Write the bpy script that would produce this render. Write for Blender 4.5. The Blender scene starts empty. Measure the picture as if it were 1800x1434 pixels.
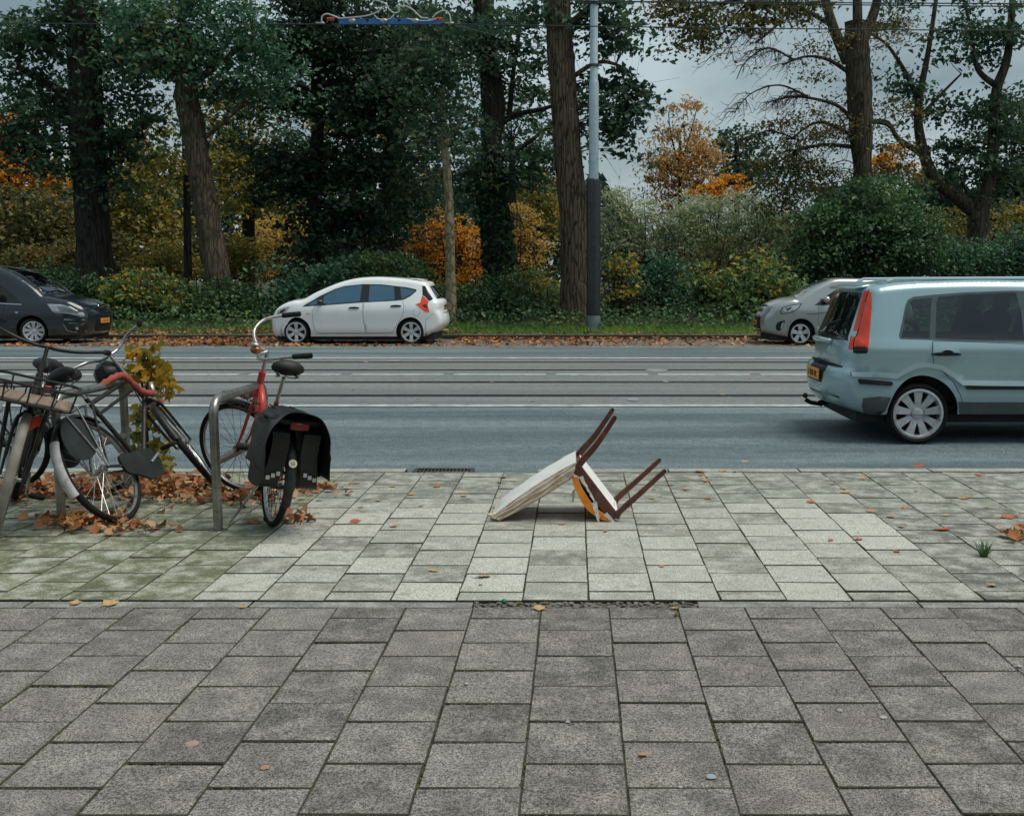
import bpy, bmesh, math, random
import numpy as np
from math import sin, cos, pi, radians, sqrt, atan2, hypot
from mathutils import Vector, Matrix
from mathutils.geometry import delaunay_2d_cdt

# ------------------------------------------------------------------ camera, sky, sun, exposure
SC = bpy.context.scene
COL = SC.collection
F_PX, CX, CY = 1826.0, 1013.0, 717.0          # focal length and principal point in photo pixels
CAM_H = 1.435
PITCH = math.atan((717 - 494) / F_PX)

cam_d = bpy.data.cameras.new('camera')
cam = bpy.data.objects.new('camera', cam_d); COL.objects.link(cam)
cam.location = (0, 0, CAM_H)
cam.rotation_euler = (pi / 2 - PITCH, 0, 0)
cam_d.sensor_fit = 'HORIZONTAL'; cam_d.sensor_width = 36
cam_d.lens = F_PX / 1800 * 36
cam_d.shift_x = -(CX - 900) / 1800
cam_d.clip_start = 0.05; cam_d.clip_end = 3000
SC.camera = cam

SUN_EL, SUN_AZ = radians(64), radians(100)     # azimuth measured clockwise from +Y (view direction)
world = bpy.data.worlds.new('World'); SC.world = world
world.use_nodes = True
wn, wl = world.node_tree.nodes, world.node_tree.links
wn.clear()
wo = wn.new('ShaderNodeOutputWorld'); bg = wn.new('ShaderNodeBackground')
sky = wn.new('ShaderNodeTexSky'); sky.sky_type = 'NISHITA'; sky.sun_disc = False
sky.sun_elevation = SUN_EL; sky.sun_rotation = SUN_AZ; sky.air_density = 1.4; sky.dust_density = 3.0
tc = wn.new('ShaderNodeTexCoord')
mp = wn.new('ShaderNodeMapping'); mp.inputs['Scale'].default_value = (1.0, 1.0, 2.2)
n1 = wn.new('ShaderNodeTexNoise'); n1.inputs['Scale'].default_value = 3.4; n1.inputs['Detail'].default_value = 7; n1.inputs['Roughness'].default_value = .55
cr = wn.new('ShaderNodeValToRGB')
cr.color_ramp.elements[0].position = .36; cr.color_ramp.elements[0].color = (1.10, 1.50, 1.68, 1)
cr.color_ramp.elements[1].position = .64; cr.color_ramp.elements[1].color = (2.65, 3.2, 3.4, 1)
mx = wn.new('ShaderNodeMix'); mx.data_type = 'RGBA'; mx.inputs['Factor'].default_value = .92
wl.new(tc.outputs['Generated'], mp.inputs['Vector']); wl.new(mp.outputs['Vector'], n1.inputs['Vector'])
wl.new(n1.outputs['Fac'], cr.inputs['Fac'])
wl.new(sky.outputs['Color'], mx.inputs['A']); wl.new(cr.outputs['Color'], mx.inputs['B'])
wl.new(mx.outputs['Result'], bg.inputs['Color']); bg.inputs['Strength'].default_value = 0.1
wl.new(bg.outputs['Background'], wo.inputs['Surface'])

sd = bpy.data.lights.new('sun', 'SUN'); sd.energy = 1.5; sd.angle = radians(40); sd.color = (1.0, .945, .85)
sun = bpy.data.objects.new('sun', sd); COL.objects.link(sun)
sdir = Vector((sin(SUN_AZ) * cos(SUN_EL), cos(SUN_AZ) * cos(SUN_EL), sin(SUN_EL)))
sun.rotation_euler = (-sdir).to_track_quat('-Z', 'Y').to_euler(); sun.location = (20, -3, 30)

SC.view_settings.view_transform = 'Standard'; SC.view_settings.look = 'None'
SC.view_settings.gamma = 1; SC.view_settings.exposure = 0.86
SC.view_settings.use_curve_mapping = False
SC.render.engine = 'CYCLES'
SC.cycles.max_bounces = 6; SC.cycles.transparent_max_bounces = 16
SC.cycles.use_denoising = True

rng = np.random.default_rng(7); random.seed(7)

# ------------------------------------------------------------------ photo pixel -> world
_S, _C = sin(PITCH), cos(PITCH)
def atz(x, y, z=0.0):
    t = (CY - y) / F_PX
    Y = (CAM_H - z) * (_C + t * _S) / (_S - t * _C)
    zc = Y * _C + (CAM_H - z) * _S
    return Vector(((x - CX) / F_PX * zc, Y, z))
def aty(x, y, Y):
    t = (CY - y) / F_PX
    h = Y * (t * _C - _S) / (_C + t * _S)
    zc = Y * _C - h * _S
    return Vector(((x - CX) / F_PX * zc, Y, CAM_H + h))
def pxm(Y): return F_PX / (Y * _C)             # photo pixels per metre at depth Y (eye height)

# ------------------------------------------------------------------ object helpers
def tag(o, label=None, cat=None, group=None, kind=None):
    if label: o['label'] = label
    if cat: o['category'] = cat
    if group: o['group'] = group
    if kind: o['kind'] = kind
    return o
def empty(name, loc=(0, 0, 0), rz=0, parent=None):
    o = bpy.data.objects.new(name, None); COL.objects.link(o)
    o.location = loc; o.rotation_euler = (0, 0, rz); o.empty_display_size = .1
    if parent: o.parent = parent
    return o
def mesh_obj(name, me, mat, parent=None):
    o = bpy.data.objects.new(name, me); COL.objects.link(o)
    if mat and not me.materials: me.materials.append(mat)
    if parent: o.parent = parent
    return o
def smooth_me(me, ang=40):
    me.polygons.foreach_set('use_smooth', [True] * len(me.polygons))
    try: me.set_sharp_from_angle(angle=radians(ang))
    except Exception: pass

class MB:
    """collects shapes into one mesh"""
    def __init__(s): s.v = []; s.f = []
    def add(s, vs, fs):
        b = len(s.v); s.v += [tuple(p) for p in vs]; s.f += [tuple(i + b for i in f) for f in fs]; return s
    def box(s, c, d, rot=None, bev=0.0):
        x, y, z = d[0] / 2, d[1] / 2, d[2] / 2
        if bev > 0:
            b = min(bev, x * .9, y * .9, z * .9); vs = []; idx = {}
            for sx in (-1, 1):
                for sy in (-1, 1):
                    for sz in (-1, 1):
                        for ax in range(3):
                            p = [sx * (x - b), sy * (y - b), sz * (z - b)]
                            p[ax] = (sx * x, sy * y, sz * z)[ax]
                            idx[(sx, sy, sz, ax)] = len(vs); vs.append(Vector(p))
            fs = []
            for ax in range(3):
                for sg in (-1, 1):
                    o = [a for a in range(3) if a != ax]; q = []
                    for (a, c2) in ((-1, -1), (1, -1), (1, 1), (-1, 1)):
                        k = [0, 0, 0]; k[ax] = sg; k[o[0]] = a; k[o[1]] = c2
                        q.append(idx[(k[0], k[1], k[2], ax)])
                    fs.append(q)
            for ax in range(3):
                o = [a for a in range(3) if a != ax]
                for a in (-1, 1):
                    for c2 in (-1, 1):
                        k1 = [0, 0, 0]; k1[o[0]] = a; k1[o[1]] = c2
                        ka = list(k1); ka[ax] = -1; kb = list(k1); kb[ax] = 1
                        fs.append([idx[(*ka, o[0])], idx[(*kb, o[0])], idx[(*kb, o[1])], idx[(*ka, o[1])]])
            for sx in (-1, 1):
                for sy in (-1, 1):
                    for sz in (-1, 1): fs.append([idx[(sx, sy, sz, a)] for a in range(3)])
        else:
            vs = [Vector((a * x, b2 * y, c2 * z)) for a in (-1, 1) for b2 in (-1, 1) for c2 in (-1, 1)]
            fs = [(0, 1, 3, 2), (4, 6, 7, 5), (0, 4, 5, 1), (2, 3, 7, 6), (0, 2, 6, 4), (1, 5, 7, 3)]
        c = Vector(c)
        if rot is not None: vs = [rot @ p for p in vs]
        return s.add([p + c for p in vs], fs)
    def tube(s, pts, r, n=8, cap=True, closed=False, flat=1.0):
        P = [Vector(p) for p in pts]; m = len(P)
        R = r if isinstance(r, (list, tuple)) else [r] * m
        vs = []; fs = []; N = None
        for i in range(m):
            if closed: T = (P[(i + 1) % m] - P[i - 1])
            else: T = P[min(i + 1, m - 1)] - P[max(i - 1, 0)]
            if T.length < 1e-9: T = Vector((0, 0, 1))
            T.normalize()
            if N is None:
                a = Vector((0, 0, 1)) if abs(T.z) < .9 else Vector((1, 0, 0))
                N = (a - T * a.dot(T)).normalized()
            else:
                N = N - T * N.dot(T)
                N = N.normalized() if N.length > 1e-6 else T.orthogonal().normalized()
            B = T.cross(N)
            for k in range(n):
                a = 2 * pi * k / n
                vs.append(P[i] + (N * cos(a) * flat + B * sin(a)) * R[i])
        for i in range(m if closed else m - 1):
            j = (i + 1) % m
            for k in range(n):
                fs.append((i * n + k, i * n + (k + 1) % n, j * n + (k + 1) % n, j * n + k))
        if cap and not closed:
            fs.append(tuple(range(n))[::-1]); fs.append(tuple((m - 1) * n + k for k in range(n)))
        return s.add(vs, fs)
    def lathe(s, prof, c=(0, 0, 0), axis='y', n=32, closed=False):
        """prof: (radius, height along axis)"""
        vs = []; fs = []; m = len(prof); c = Vector(c)
        for (r, h) in prof:
            for k in range(n):
                a = 2 * pi * k / n
                p = {'y': (r * cos(a), h, r * sin(a)), 'z': (r * cos(a), r * sin(a), h), 'x': (h, r * cos(a), r * sin(a))}[axis]
                vs.append(Vector(p) + c)
        for i in range(m if closed else m - 1):
            j = (i + 1) % m
            for k in range(n): fs.append((i * n + k, i * n + (k + 1) % n, j * n + (k + 1) % n, j * n + k))
        return s.add(vs, fs)
    def prism(s, poly, a0, a1, axis='y'):
        """2-D polygon extruded along an axis (y: poly is x,z)"""
        n = len(poly); vs = []
        for a in (a0, a1):
            for (p, q) in poly: vs.append({'y': (p, a, q), 'z': (p, q, a), 'x': (a, p, q)}[axis])
        fs = [tuple(range(n)), tuple(range(n, 2 * n))[::-1]] + [(i, n + i, n + (i + 1) % n, (i + 1) % n) for i in range(n)]
        return s.add(vs, fs)
    def ball(s, c, r, n=12, m=8, sc=(1, 1, 1), rot=None):
        vs = []; c = Vector(c)
        for i in range(m + 1):
            t = pi * i / m
            for k in range(n):
                a = 2 * pi * k / n
                p = Vector((sin(t) * cos(a) * sc[0], sin(t) * sin(a) * sc[1], cos(t) * sc[2])) * r
                if rot is not None: p = rot @ p
                vs.append(p + c)
        fs = [(i * n + k, (i + 1) * n + k, (i + 1) * n + (k + 1) % n, i * n + (k + 1) % n) for i in range(m) for k in range(n)]
        return s.add(vs, fs)
    def xf(s, fn):
        s.v = [tuple(fn(Vector(p))) for p in s.v]; return s
    def mesh(s, name):
        me = bpy.data.meshes.new(name); me.from_pydata(s.v, [], s.f); me.validate()
        bm = bmesh.new(); bm.from_mesh(me)
        bmesh.ops.remove_doubles(bm, verts=bm.verts, dist=1e-6)
        bmesh.ops.recalc_face_normals(bm, faces=bm.faces); bm.to_mesh(me); bm.free()
        return me
    def build(s, name, mat, parent=None, smooth=True, ang=40):
        me = s.mesh(name)
        if smooth: smooth_me(me, ang)
        return mesh_obj(name, me, mat, parent)

def crom(pts, n=8, closed=False):
    """Catmull-Rom through points"""
    P = [Vector(p) for p in pts]; m = len(P); out = []
    for i in range(m if closed else m - 1):
        if closed: a, b, c, d = P[i - 1], P[i], P[(i + 1) % m], P[(i + 2) % m]
        else: a, b, c, d = P[max(i - 1, 0)], P[i], P[i + 1], P[min(i + 2, m - 1)]
        for k in range(n):
            t = k / n
            out.append(.5 * ((2 * b) + (c - a) * t + (2 * a - 5 * b + 4 * c - d) * t * t + (3 * b - a - 3 * c + d) * t ** 3))
    if not closed: out.append(P[-1])
    return out
def arc(c, r, a0, a1, n=16, plane='xz'):
    out = []
    for i in range(n + 1):
        a = a0 + (a1 - a0) * i / n
        p = {'xz': (r * cos(a), 0, r * sin(a)), 'xy': (r * cos(a), r * sin(a), 0), 'yz': (0, r * cos(a), r * sin(a))}[plane]
        out.append(Vector(c) + Vector(p))
    return out

# ------------------------------------------------------------------ materials
def new_mat(name):
    m = bpy.data.materials.new(name); m.use_nodes = True
    nt = m.node_tree; nt.nodes.clear()
    out = nt.nodes.new('ShaderNodeOutputMaterial'); b = nt.nodes.new('ShaderNodeBsdfPrincipled')
    nt.links.new(b.outputs['BSDF'], out.inputs['Surface'])
    return m, nt, b, out
def ND(nt, t, **kw):
    n = nt.nodes.new('ShaderNode' + t)
    for k, v in kw.items():
        if k.startswith('i_'): n.inputs[k[2:].replace('_', ' ')].default_value = v
        else: setattr(n, k, v)
    return n
def c4(c): return (c[0], c[1], c[2], 1)
def MIX(nt, fac, a, b, mode='MIX'):
    n = nt.nodes.new('ShaderNodeMix'); n.data_type = 'RGBA'; n.blend_type = mode
    for sk, v in (('Factor', fac), ('A', a), ('B', b)):
        if hasattr(v, 'is_output'): nt.links.new(v, n.inputs[sk])
        else: n.inputs[sk].default_value = v if not isinstance(v, tuple) else c4(v)
    return n.outputs['Result']
def MATH(nt, op, a, b=0.5):
    n = nt.nodes.new('ShaderNodeMath'); n.operation = op
    for i, v in enumerate((a, b)):
        if hasattr(v, 'is_output'): nt.links.new(v, n.inputs[i])
        else: n.inputs[i].default_value = v
    return n.outputs[0]
def RAMP(nt, fac, p0, p1, c0=(0, 0, 0), c1=(1, 1, 1)):
    n = nt.nodes.new('ShaderNodeValToRGB')
    n.color_ramp.elements[0].position = p0; n.color_ramp.elements[0].color = c4(c0)
    n.color_ramp.elements[1].position = p1; n.color_ramp.elements[1].color = c4(c1)
    nt.links.new(fac, n.inputs['Fac']); return n.outputs['Color']
def NOISE(nt, vec, scale, detail=3, rough=.55, stretch=None):
    if stretch:
        mpn = ND(nt, 'Mapping'); mpn.inputs['Scale'].default_value = stretch
        nt.links.new(vec, mpn.inputs['Vector']); vec = mpn.outputs['Vector']
    n = nt.nodes.new('ShaderNodeTexNoise'); n.inputs['Scale'].default_value = scale
    n.inputs['Detail'].default_value = detail; n.inputs['Roughness'].default_value = rough
    nt.links.new(vec, n.inputs['Vector']); return n.outputs['Fac']
def BUMP(nt, b, h, strength, dist=.01):
    n = nt.nodes.new('ShaderNodeBump'); n.inputs['Strength'].default_value = strength; n.inputs['Distance'].default_value = dist
    nt.links.new(h, n.inputs['Height']); nt.links.new(n.outputs['Normal'], b.inputs['Normal'])
def vec_obj(nt): return nt.nodes.new('ShaderNodeTexCoord').outputs['Object']
def vec_pos(nt): return nt.nodes.new('ShaderNodeNewGeometry').outputs['Position']
_MC = {}
def PM(name, c1, c2=None, scale=6, rough=.6, metal=0., bump=0., bscale=60, coat=0., spec=.5, dirt=None, p=(.35, .65), stretch=None):
    """general painted / worn surface: two tones by noise, optional dirt, bump"""
    if name in _MC: return _MC[name]
    m, nt, b, out = new_mat(name); v = vec_obj(nt)
    c2 = c2 or tuple(x * .82 for x in c1)
    col = RAMP(nt, NOISE(nt, v, scale, 5, .6, stretch), p[0], p[1], c1, c2)
    if dirt:
        d = RAMP(nt, NOISE(nt, v, scale * 2.7, 6, .65), .52, .7)
        col = MIX(nt, d, col, dirt)
    nt.links.new(col, b.inputs['Base Color'])
    b.inputs['Roughness'].default_value = rough; b.inputs['Metallic'].default_value = metal
    b.inputs['Specular IOR Level'].default_value = spec; b.inputs['Coat Weight'].default_value = coat
    if coat: b.inputs['Coat Roughness'].default_value = .06
    if bump: BUMP(nt, b, NOISE(nt, v, bscale, 4, .6, stretch), bump, .004)
    _MC[name] = m; return m
def GLASS(name, tint=(.55, .62, .62), refl=.18, gc=(.9, .95, 1)):
    if name in _MC: return _MC[name]
    m = bpy.data.materials.new(name); m.use_nodes = True; nt = m.node_tree; nt.nodes.clear()
    out = nt.nodes.new('ShaderNodeOutputMaterial')
    tr = nt.nodes.new('ShaderNodeBsdfTransparent'); tr.inputs['Color'].default_value = c4(tint)
    gl = nt.nodes.new('ShaderNodeBsdfGlossy'); gl.inputs['Roughness'].default_value = .02; gl.inputs['Color'].default_value = c4(gc)
    fr = nt.nodes.new('ShaderNodeFresnel'); fr.inputs['IOR'].default_value = 1.5
    fac = MATH(nt, 'ADD', fr.outputs['Fac'], refl)
    ms = nt.nodes.new('ShaderNodeMixShader')
    nt.links.new(fac, ms.inputs['Fac']); nt.links.new(tr.outputs[0], ms.inputs[1]); nt.links.new(gl.outputs[0], ms.inputs[2])
    nt.links.new(ms.outputs[0], out.inputs['Surface'])
    _MC[name] = m; return m

def paving_mat(name, spk=.35, stain=(.45, .5, .45), moss=(.07, .085, .035), moss_amt=.5):
    """concrete slab: object colour x stains x aggregate speckle (world coordinates, so no two slabs match)"""
    m, nt, b, out = new_mat(name); v = vec_pos(nt)
    oi = nt.nodes.new('ShaderNodeObjectInfo'); col = oi.outputs['Color']
    ofs = ND(nt, 'VectorMath'); ofs.operation = 'ADD'; sc3 = ND(nt, 'CombineXYZ'); r9 = MATH(nt, 'MULTIPLY', oi.outputs['Random'], 60.)
    for q in (0, 1, 2): nt.links.new(r9, sc3.inputs[q])
    nt.links.new(v, ofs.inputs[0]); nt.links.new(sc3.outputs[0], ofs.inputs[1]); v = ofs.outputs[0]
    big = NOISE(nt, v, 7.5, 6, .66)
    col = MIX(nt, RAMP(nt, big, .42, .64), col, MIX(nt, .75, col, stain), 'MIX')
    mid = NOISE(nt, v, 17, 5, .65)
    col = MIX(nt, RAMP(nt, mid, .58, .76, (0, 0, 0), (.25, .25, .25)), col, MIX(nt, .75, col, (.03, .033, .03)))
    mo = MATH(nt, 'MULTIPLY', RAMP(nt, NOISE(nt, v, 8.5, 6, .7), .52, .68), moss_amt)
    col = MIX(nt, MATH(nt, 'MULTIPLY', mo, oi.outputs['Alpha']), col, moss)
    fine = MATH(nt, 'ADD', MATH(nt, 'MULTIPLY', NOISE(nt, v, 260, 2, .7), .5), MATH(nt, 'MULTIPLY', NOISE(nt, v, 105, 3, .8), .5))
    col = MIX(nt, spk, col, MIX(nt, 1.0, col, RAMP(nt, fine, .42, .59, (.10, .10, .10), (2.2, 2.2, 2.2)), 'MULTIPLY'))
    nt.links.new(col, b.inputs['Base Color']); b.inputs['Roughness'].default_value = .86
    b.inputs['Specular IOR Level'].default_value = .3
    hh = MATH(nt, 'ADD', fine, MATH(nt, 'MULTIPLY', mid, 2.0))
    BUMP(nt, b, hh, .5, .004)
    return m

def bark_mat(name, c1, c2, scale=9, depth=.6, moss=None, stretch=(1.5, 1.5, .19)):
    m, nt, b, out = new_mat(name); v = vec_obj(nt)
    n = NOISE(nt, v, scale, 6, .65, stretch)
    vo = ND(nt, 'TexVoronoi'); vo.feature = 'DISTANCE_TO_EDGE'; vo.inputs['Scale'].default_value = scale * .8
    mpn = ND(nt, 'Mapping'); mpn.inputs['Scale'].default_value = stretch; nt.links.new(v, mpn.inputs['Vector'])
    nt.links.new(mpn.outputs['Vector'], vo.inputs['Vector'])
    h = MATH(nt, 'ADD', MATH(nt, 'MULTIPLY', n, 1.25), MATH(nt, 'MULTIPLY', RAMP(nt, vo.outputs['Distance'], 0, .2), .45))
    col = RAMP(nt, h, .55, 1.15, c1, c2)
    if moss: col = MIX(nt, RAMP(nt, NOISE(nt, v, 2.2, 5, .6), .5, .66), col, moss)
    nt.links.new(col, b.inputs['Base Color']); b.inputs['Roughness'].default_value = .95
    b.inputs['Specular IOR Level'].default_value = .15
    BUMP(nt, b, h, depth, .05)
    return m

def leaf_mat(name, stops, rough=.6, trans=.35, spot=None):
    """colour picked per leaf (random per island) from the stops"""
    m = bpy.data.materials.new(name); m.use_nodes = True; nt = m.node_tree; nt.nodes.clear()
    out = nt.nodes.new('ShaderNodeOutputMaterial'); b = nt.nodes.new('ShaderNodeBsdfPrincipled')
    g = nt.nodes.new('ShaderNodeNewGeometry'); rp = nt.nodes.new('ShaderNodeValToRGB')
    el = rp.color_ramp.elements
    while len(el) < len(stops): el.new(.5)
    for e, (p, c) in zip(el, stops): e.position = p; e.color = c4(c)
    # neighbouring leaves lean the same way, so a crown has whole sprays of one tone
    nz = NOISE(nt, g.outputs['Position'], .55, 3, .5)
    f = MATH(nt, 'ADD', MATH(nt, 'MULTIPLY', g.outputs['Random Per Island'], .62), MATH(nt, 'MULTIPLY', MATH(nt, 'SUBTRACT', nz, .34), 1.25))
    nt.links.new(f, rp.inputs['Fac'])
    col = rp.outputs['Color']
    nt.links.new(col, b.inputs['Base Color']); b.inputs['Roughness'].default_value = rough
    b.inputs['Specular IOR Level'].default_value = .35
    tr = nt.nodes.new('ShaderNodeBsdfTranslucent'); nt.links.new(col, tr.inputs['Color'])
    ms = nt.nodes.new('ShaderNodeMixShader'); ms.inputs['Fac'].default_value = trans
    nt.links.new(b.outputs[0], ms.inputs[1]); nt.links.new(tr.outputs[0], ms.inputs[2])
    nt.links.new(ms.outputs[0], out.inputs['Surface'])
    return m

# ------------------------------------------------------------------ leaf clouds (numpy)
def leaf_mesh(name, P, size, up=.6, aspect=.62, fold=.22, droop=0., lobed=False, jit=.5):
    """one folded leaf (2 triangles, or a lobed 6-triangle maple leaf) at every point of P"""
    P = np.asarray(P, float); n = len(P)
    sz = size * (1 + jit * (rng.random(n) * 2 - 1))
    nr = rng.normal(size=(n, 3)); nr[:, 2] = np.abs(nr[:, 2]) * .6 + up; nr /= np.linalg.norm(nr, axis=1)[:, None]
    d = rng.normal(size=(n, 3)); d[:, 2] -= droop
    d -= nr * (d * nr).sum(1)[:, None]; d /= np.linalg.norm(d, axis=1)[:, None] + 1e-9
    s = np.cross(nr, d)
    L = sz[:, None]; Wd = (sz * aspect * .5)[:, None]; Fd = (sz * fold)[:, None]
    if lobed:
        shape = [(-.5, 0), (-.28, .42), (.02, .62), (.06, .26), (.5, .0), (.06, -.26), (.02, -.62), (-.28, -.42), (-.05, 0)]
        V = np.stack([P + d * L * a + s * (sz * aspect)[:, None] * b2 + nr * Fd * (abs(b2) * 1.2 - (.35 if a > .3 else 0)) for a, b2 in shape], 1)
        T = np.array([(8, 0, 1), (8, 1, 2), (8, 2, 3), (8, 3, 4), (8, 4, 5), (8, 5, 6), (8, 6, 7), (8, 7, 0)])
    else:
        V = np.stack([P - d * L * .5, P + s * Wd + nr * Fd, P + d * L * .5, P - s * Wd + nr * Fd], 1)
        T = np.array([(0, 1, 2), (0, 2, 3)])
    k = V.shape[1]; V = V.reshape(-1, 3)
    Fc = (T[None] + (np.arange(n) * k)[:, None, None]).reshape(-1, 3)
    me = bpy.data.meshes.new(name); me.vertices.add(len(V)); me.vertices.foreach_set('co', V.astype(np.float32).ravel())
    me.loops.add(len(Fc) * 3); me.loops.foreach_set('vertex_index', Fc.astype(np.int32).ravel())
    me.polygons.add(len(Fc)); me.polygons.foreach_set('loop_start', np.arange(0, len(Fc) * 3, 3, dtype=np.int32))
    me.update(calc_edges=True); return me

# ================================================================== GROUND, ROAD, PAVEMENT
ROAD_Z0, ROAD_Z1 = -.095, -.02
Y_MID0, Y_MID1 = atz(900, 1066).y, atz(900, 1056).y     # concrete edging between footpath and verge paving
Y_KERB = atz(900, 826).y
Y_PARK = atz(900, 610, -.02).y
Y_KERB2 = atz(900, 592, .03).y
def road_z(Y): return ROAD_Z0 + (ROAD_Z1 - ROAD_Z0) * min(1, max(0, (Y - Y_KERB) / 6.0))

def soil_mat():
    m, nt, b, out = new_mat('soil'); v = vec_pos(nt)
    n = NOISE(nt, v, 30, 6, .7); n2 = NOISE(nt, v, 2.5, 4, .6)
    col = RAMP(nt, n, .35, .7, (.014, .014, .010), (.05, .047, .034))
    col = MIX(nt, RAMP(nt, n2, .45, .65), col, (.03, .036, .014))
    nt.links.new(col, b.inputs['Base Color']); b.inputs['Roughness'].default_value = .95
    BUMP(nt, b, n, .9, .02); return m
SOIL = soil_mat()
def wood_floor_mat():
    m, nt, b, out = new_mat('woodland_soil'); v = vec_pos(nt)
    n = NOISE(nt, v, 9, 6, .7)
    col = RAMP(nt, n, .35, .7, (.018, .026, .012), (.06, .05, .025))
    nt.links.new(col, b.inputs['Base Color']); b.inputs['Roughness'].default_value = 1
    BUMP(nt, b, n, .8, .05); return m

# one sheet to the horizon: level under the street, rising a little behind the far kerb
def ground_z(X, Y):
    if Y < Y_KERB2 + .2: return -.14
    t = min(1, (Y - Y_KERB2 - .2) / 1.0)
    z = -.14 + .22 * t
    if Y > Y_KERB2 + 1.2: z += min(.42, (Y - Y_KERB2 - 1.2) * .10)
    if Y > 36: z += .10 * sin(X * .35 + Y * .2)
    return z
xs = [-1500, -400, -120, -60] + [-40 + 2 * i for i in range(41)] + [60, 120, 400, 1500]
ys = [-1200, -200, -40, 0, 8, 16, 22, Y_KERB2 + .19, Y_KERB2 + .5, Y_KERB2 + .85, Y_KERB2 + 1.2] + [27.6 + 1.5 * i for i in range(24)] + [70, 100, 200, 600, 1500]
mb = MB()
for Y in ys:
    for X in xs: mb.v.append((X, Y, ground_z(X, Y)))
nx = len(xs)
for j in range(len(ys) - 1):
    for i in range(nx - 1): mb.f.append((j * nx + i, j * nx + i + 1, (j + 1) * nx + i + 1, (j + 1) * nx + i))
tag(mb.build('ground', wood_floor_mat()), kind='structure')

# asphalt
def asphalt_mat(name, c1, c2, band=None):
    m, nt, b, out = new_mat(name); v = vec_pos(nt)
    n = NOISE(nt, v, .9, 5, .6, (.16, 1.6, 1)); fine = MATH(nt, 'ADD', MATH(nt, 'MULTIPLY', NOISE(nt, v, 170, 3, .7), .45), MATH(nt, 'MULTIPLY', NOISE(nt, v, 48, 3, .8), .55)); mid = NOISE(nt, v, 9, 5, .65)
    col = RAMP(nt, n, .38, .61, c1, c2)
    col = MIX(nt, RAMP(nt, mid, .4, .75, (0, 0, 0), (.5, .5, .5)), col, tuple(x * .62 for x in c1))
    col = MIX(nt, .7, col, MIX(nt, 1.0, col, RAMP(nt, fine, .38, .62, (.15, .15, .15), (2.1, 2.1, 2.1)), 'MULTIPLY'))
    nt.links.new(col, b.inputs['Base Color']); b.inputs['Roughness'].default_value = .72
    b.inputs['Specular IOR Level'].default_value = .35
    BUMP(nt, b, MATH(nt, 'ADD', fine, mid), .7, .006); return m
ASPH = asphalt_mat('asphalt', (.072, .106, .118), (.156, .200, .211))
ASPH2 = asphalt_mat('track_asphalt', (.135, .155, .155), (.19, .205, .2))
def road_strip(name, Y0, Y1, mat, parent=None, dz=0., X0=-60, X1=60, ny=10):
    m = MB(); nxx = 12
    for j in range(ny + 1):
        Y = Y0 + (Y1 - Y0) * j / ny
        for i in range(nxx + 1): m.v.append((X0 + (X1 - X0) * i / nxx, Y, road_z(Y) + dz))
    for j in range(ny):
        for i in range(nxx): m.f.append((j * (nxx + 1) + i, j * (nxx + 1) + i + 1, (j + 1) * (nxx + 1) + i + 1, (j + 1) * (nxx + 1) + i))
    return m.build(name, mat, parent)
road = tag(road_strip('road', Y_KERB + .1, Y_PARK, ASPH), kind='structure')
def ry(y, n=4):
    Y = 14.
    for _ in range(n): Y = atz(900, y, road_z(Y)).y
    return Y
LINE = PM('line_paint', (.50, .53, .52), (.30, .33, .32), 3.0, .7, dirt=(.17, .195, .195), bump=.2)
road_strip('track_bed', ry(712), ry(632), ASPH2, road, .004)
for nm, y0, y1, seg in (('lane_line', 715.6, 711.8, 0), ('lane_line', 660.0, 657.4, 1), ('lane_line', 631.0, 628.9, 0)):
    Ya, Yb = ry(y0), ry(y1)
    if not seg: road_strip(nm, Ya, Yb, LINE, road, .008, ny=1)
    else:
        X = -50.0
        while X < 50:
            road_strip(nm, Ya, Yb, LINE, road, .008, X + .08, X + 1.52, ny=1); X += 1.6
# worn white arrow scraps and patches of paint on the track bed
for (x, y, w, h) in ((1112, 703, 22, 7), (1170, 672, 11, 5), (1155, 653, 45, 5), (690, 636, 30, 3)):
    c = atz(x, y, -.03); c.z = road_z(c.y) + .0095
    m = MB(); k = 9; ww = w / pxm(c.y) / 2; hh = (ry(y - h / 2) - ry(y + h / 2)) / 2
    m.add([(c.x + ww * cos(a * 2 * pi / k) * (.7 + .5 * rng.random()), c.y + hh * sin(a * 2 * pi / k) * (.6 + .6 * rng.random()), c.z) for a in range(k)], [tuple(range(k))])
    m.build('paint_patch', PM('faded_paint', (.27, .30, .30), (.18, .21, .21), 6, .8), road)

# tram rails: a grooved steel rail let into the asphalt, with the dark sealed joint beside it
STEEL = PM('rail_steel', (.10, .11, .115), (.045, .05, .05), 5, .35, .85, dirt=(.06, .05, .04))
TAR = PM('joint_tar', (.018, .02, .02), (.03, .032, .03), 9, .8)
for i, y in enumerate((695.5, 672.0, 650.6, 637.0)):
    Yr = ry(y); r = empty('tram_rail', (0, Yr, road_z(Yr)))
    tag(r, ('nearest tram rail, just beyond the solid white line', 'second tram rail from the pavement, before the dashed white line',
            'third tram rail from the pavement, just past the dashed white line', 'farthest tram rail, close to the far white line')[i], 'rail', 'tram rails across the street')
    MB().box((0, -.055, .003), (120, .05, .012)).build('running_head', STEEL, r, False)
    MB().box((0, -.010, -.004), (120, .036, .018)).build('groove', TAR, r, False)
    MB().box((0, .02, .0035), (120, .02, .012)).build('guard_lip', STEEL, r, False)
    MB().box((0, .062, .0015), (120, .06, .012)).build('sealed_joint', TAR, r, False)
    MB().box((0, -.11, .0015), (120, .05, .012)).build('sealed_joint', TAR, r, False)

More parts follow.
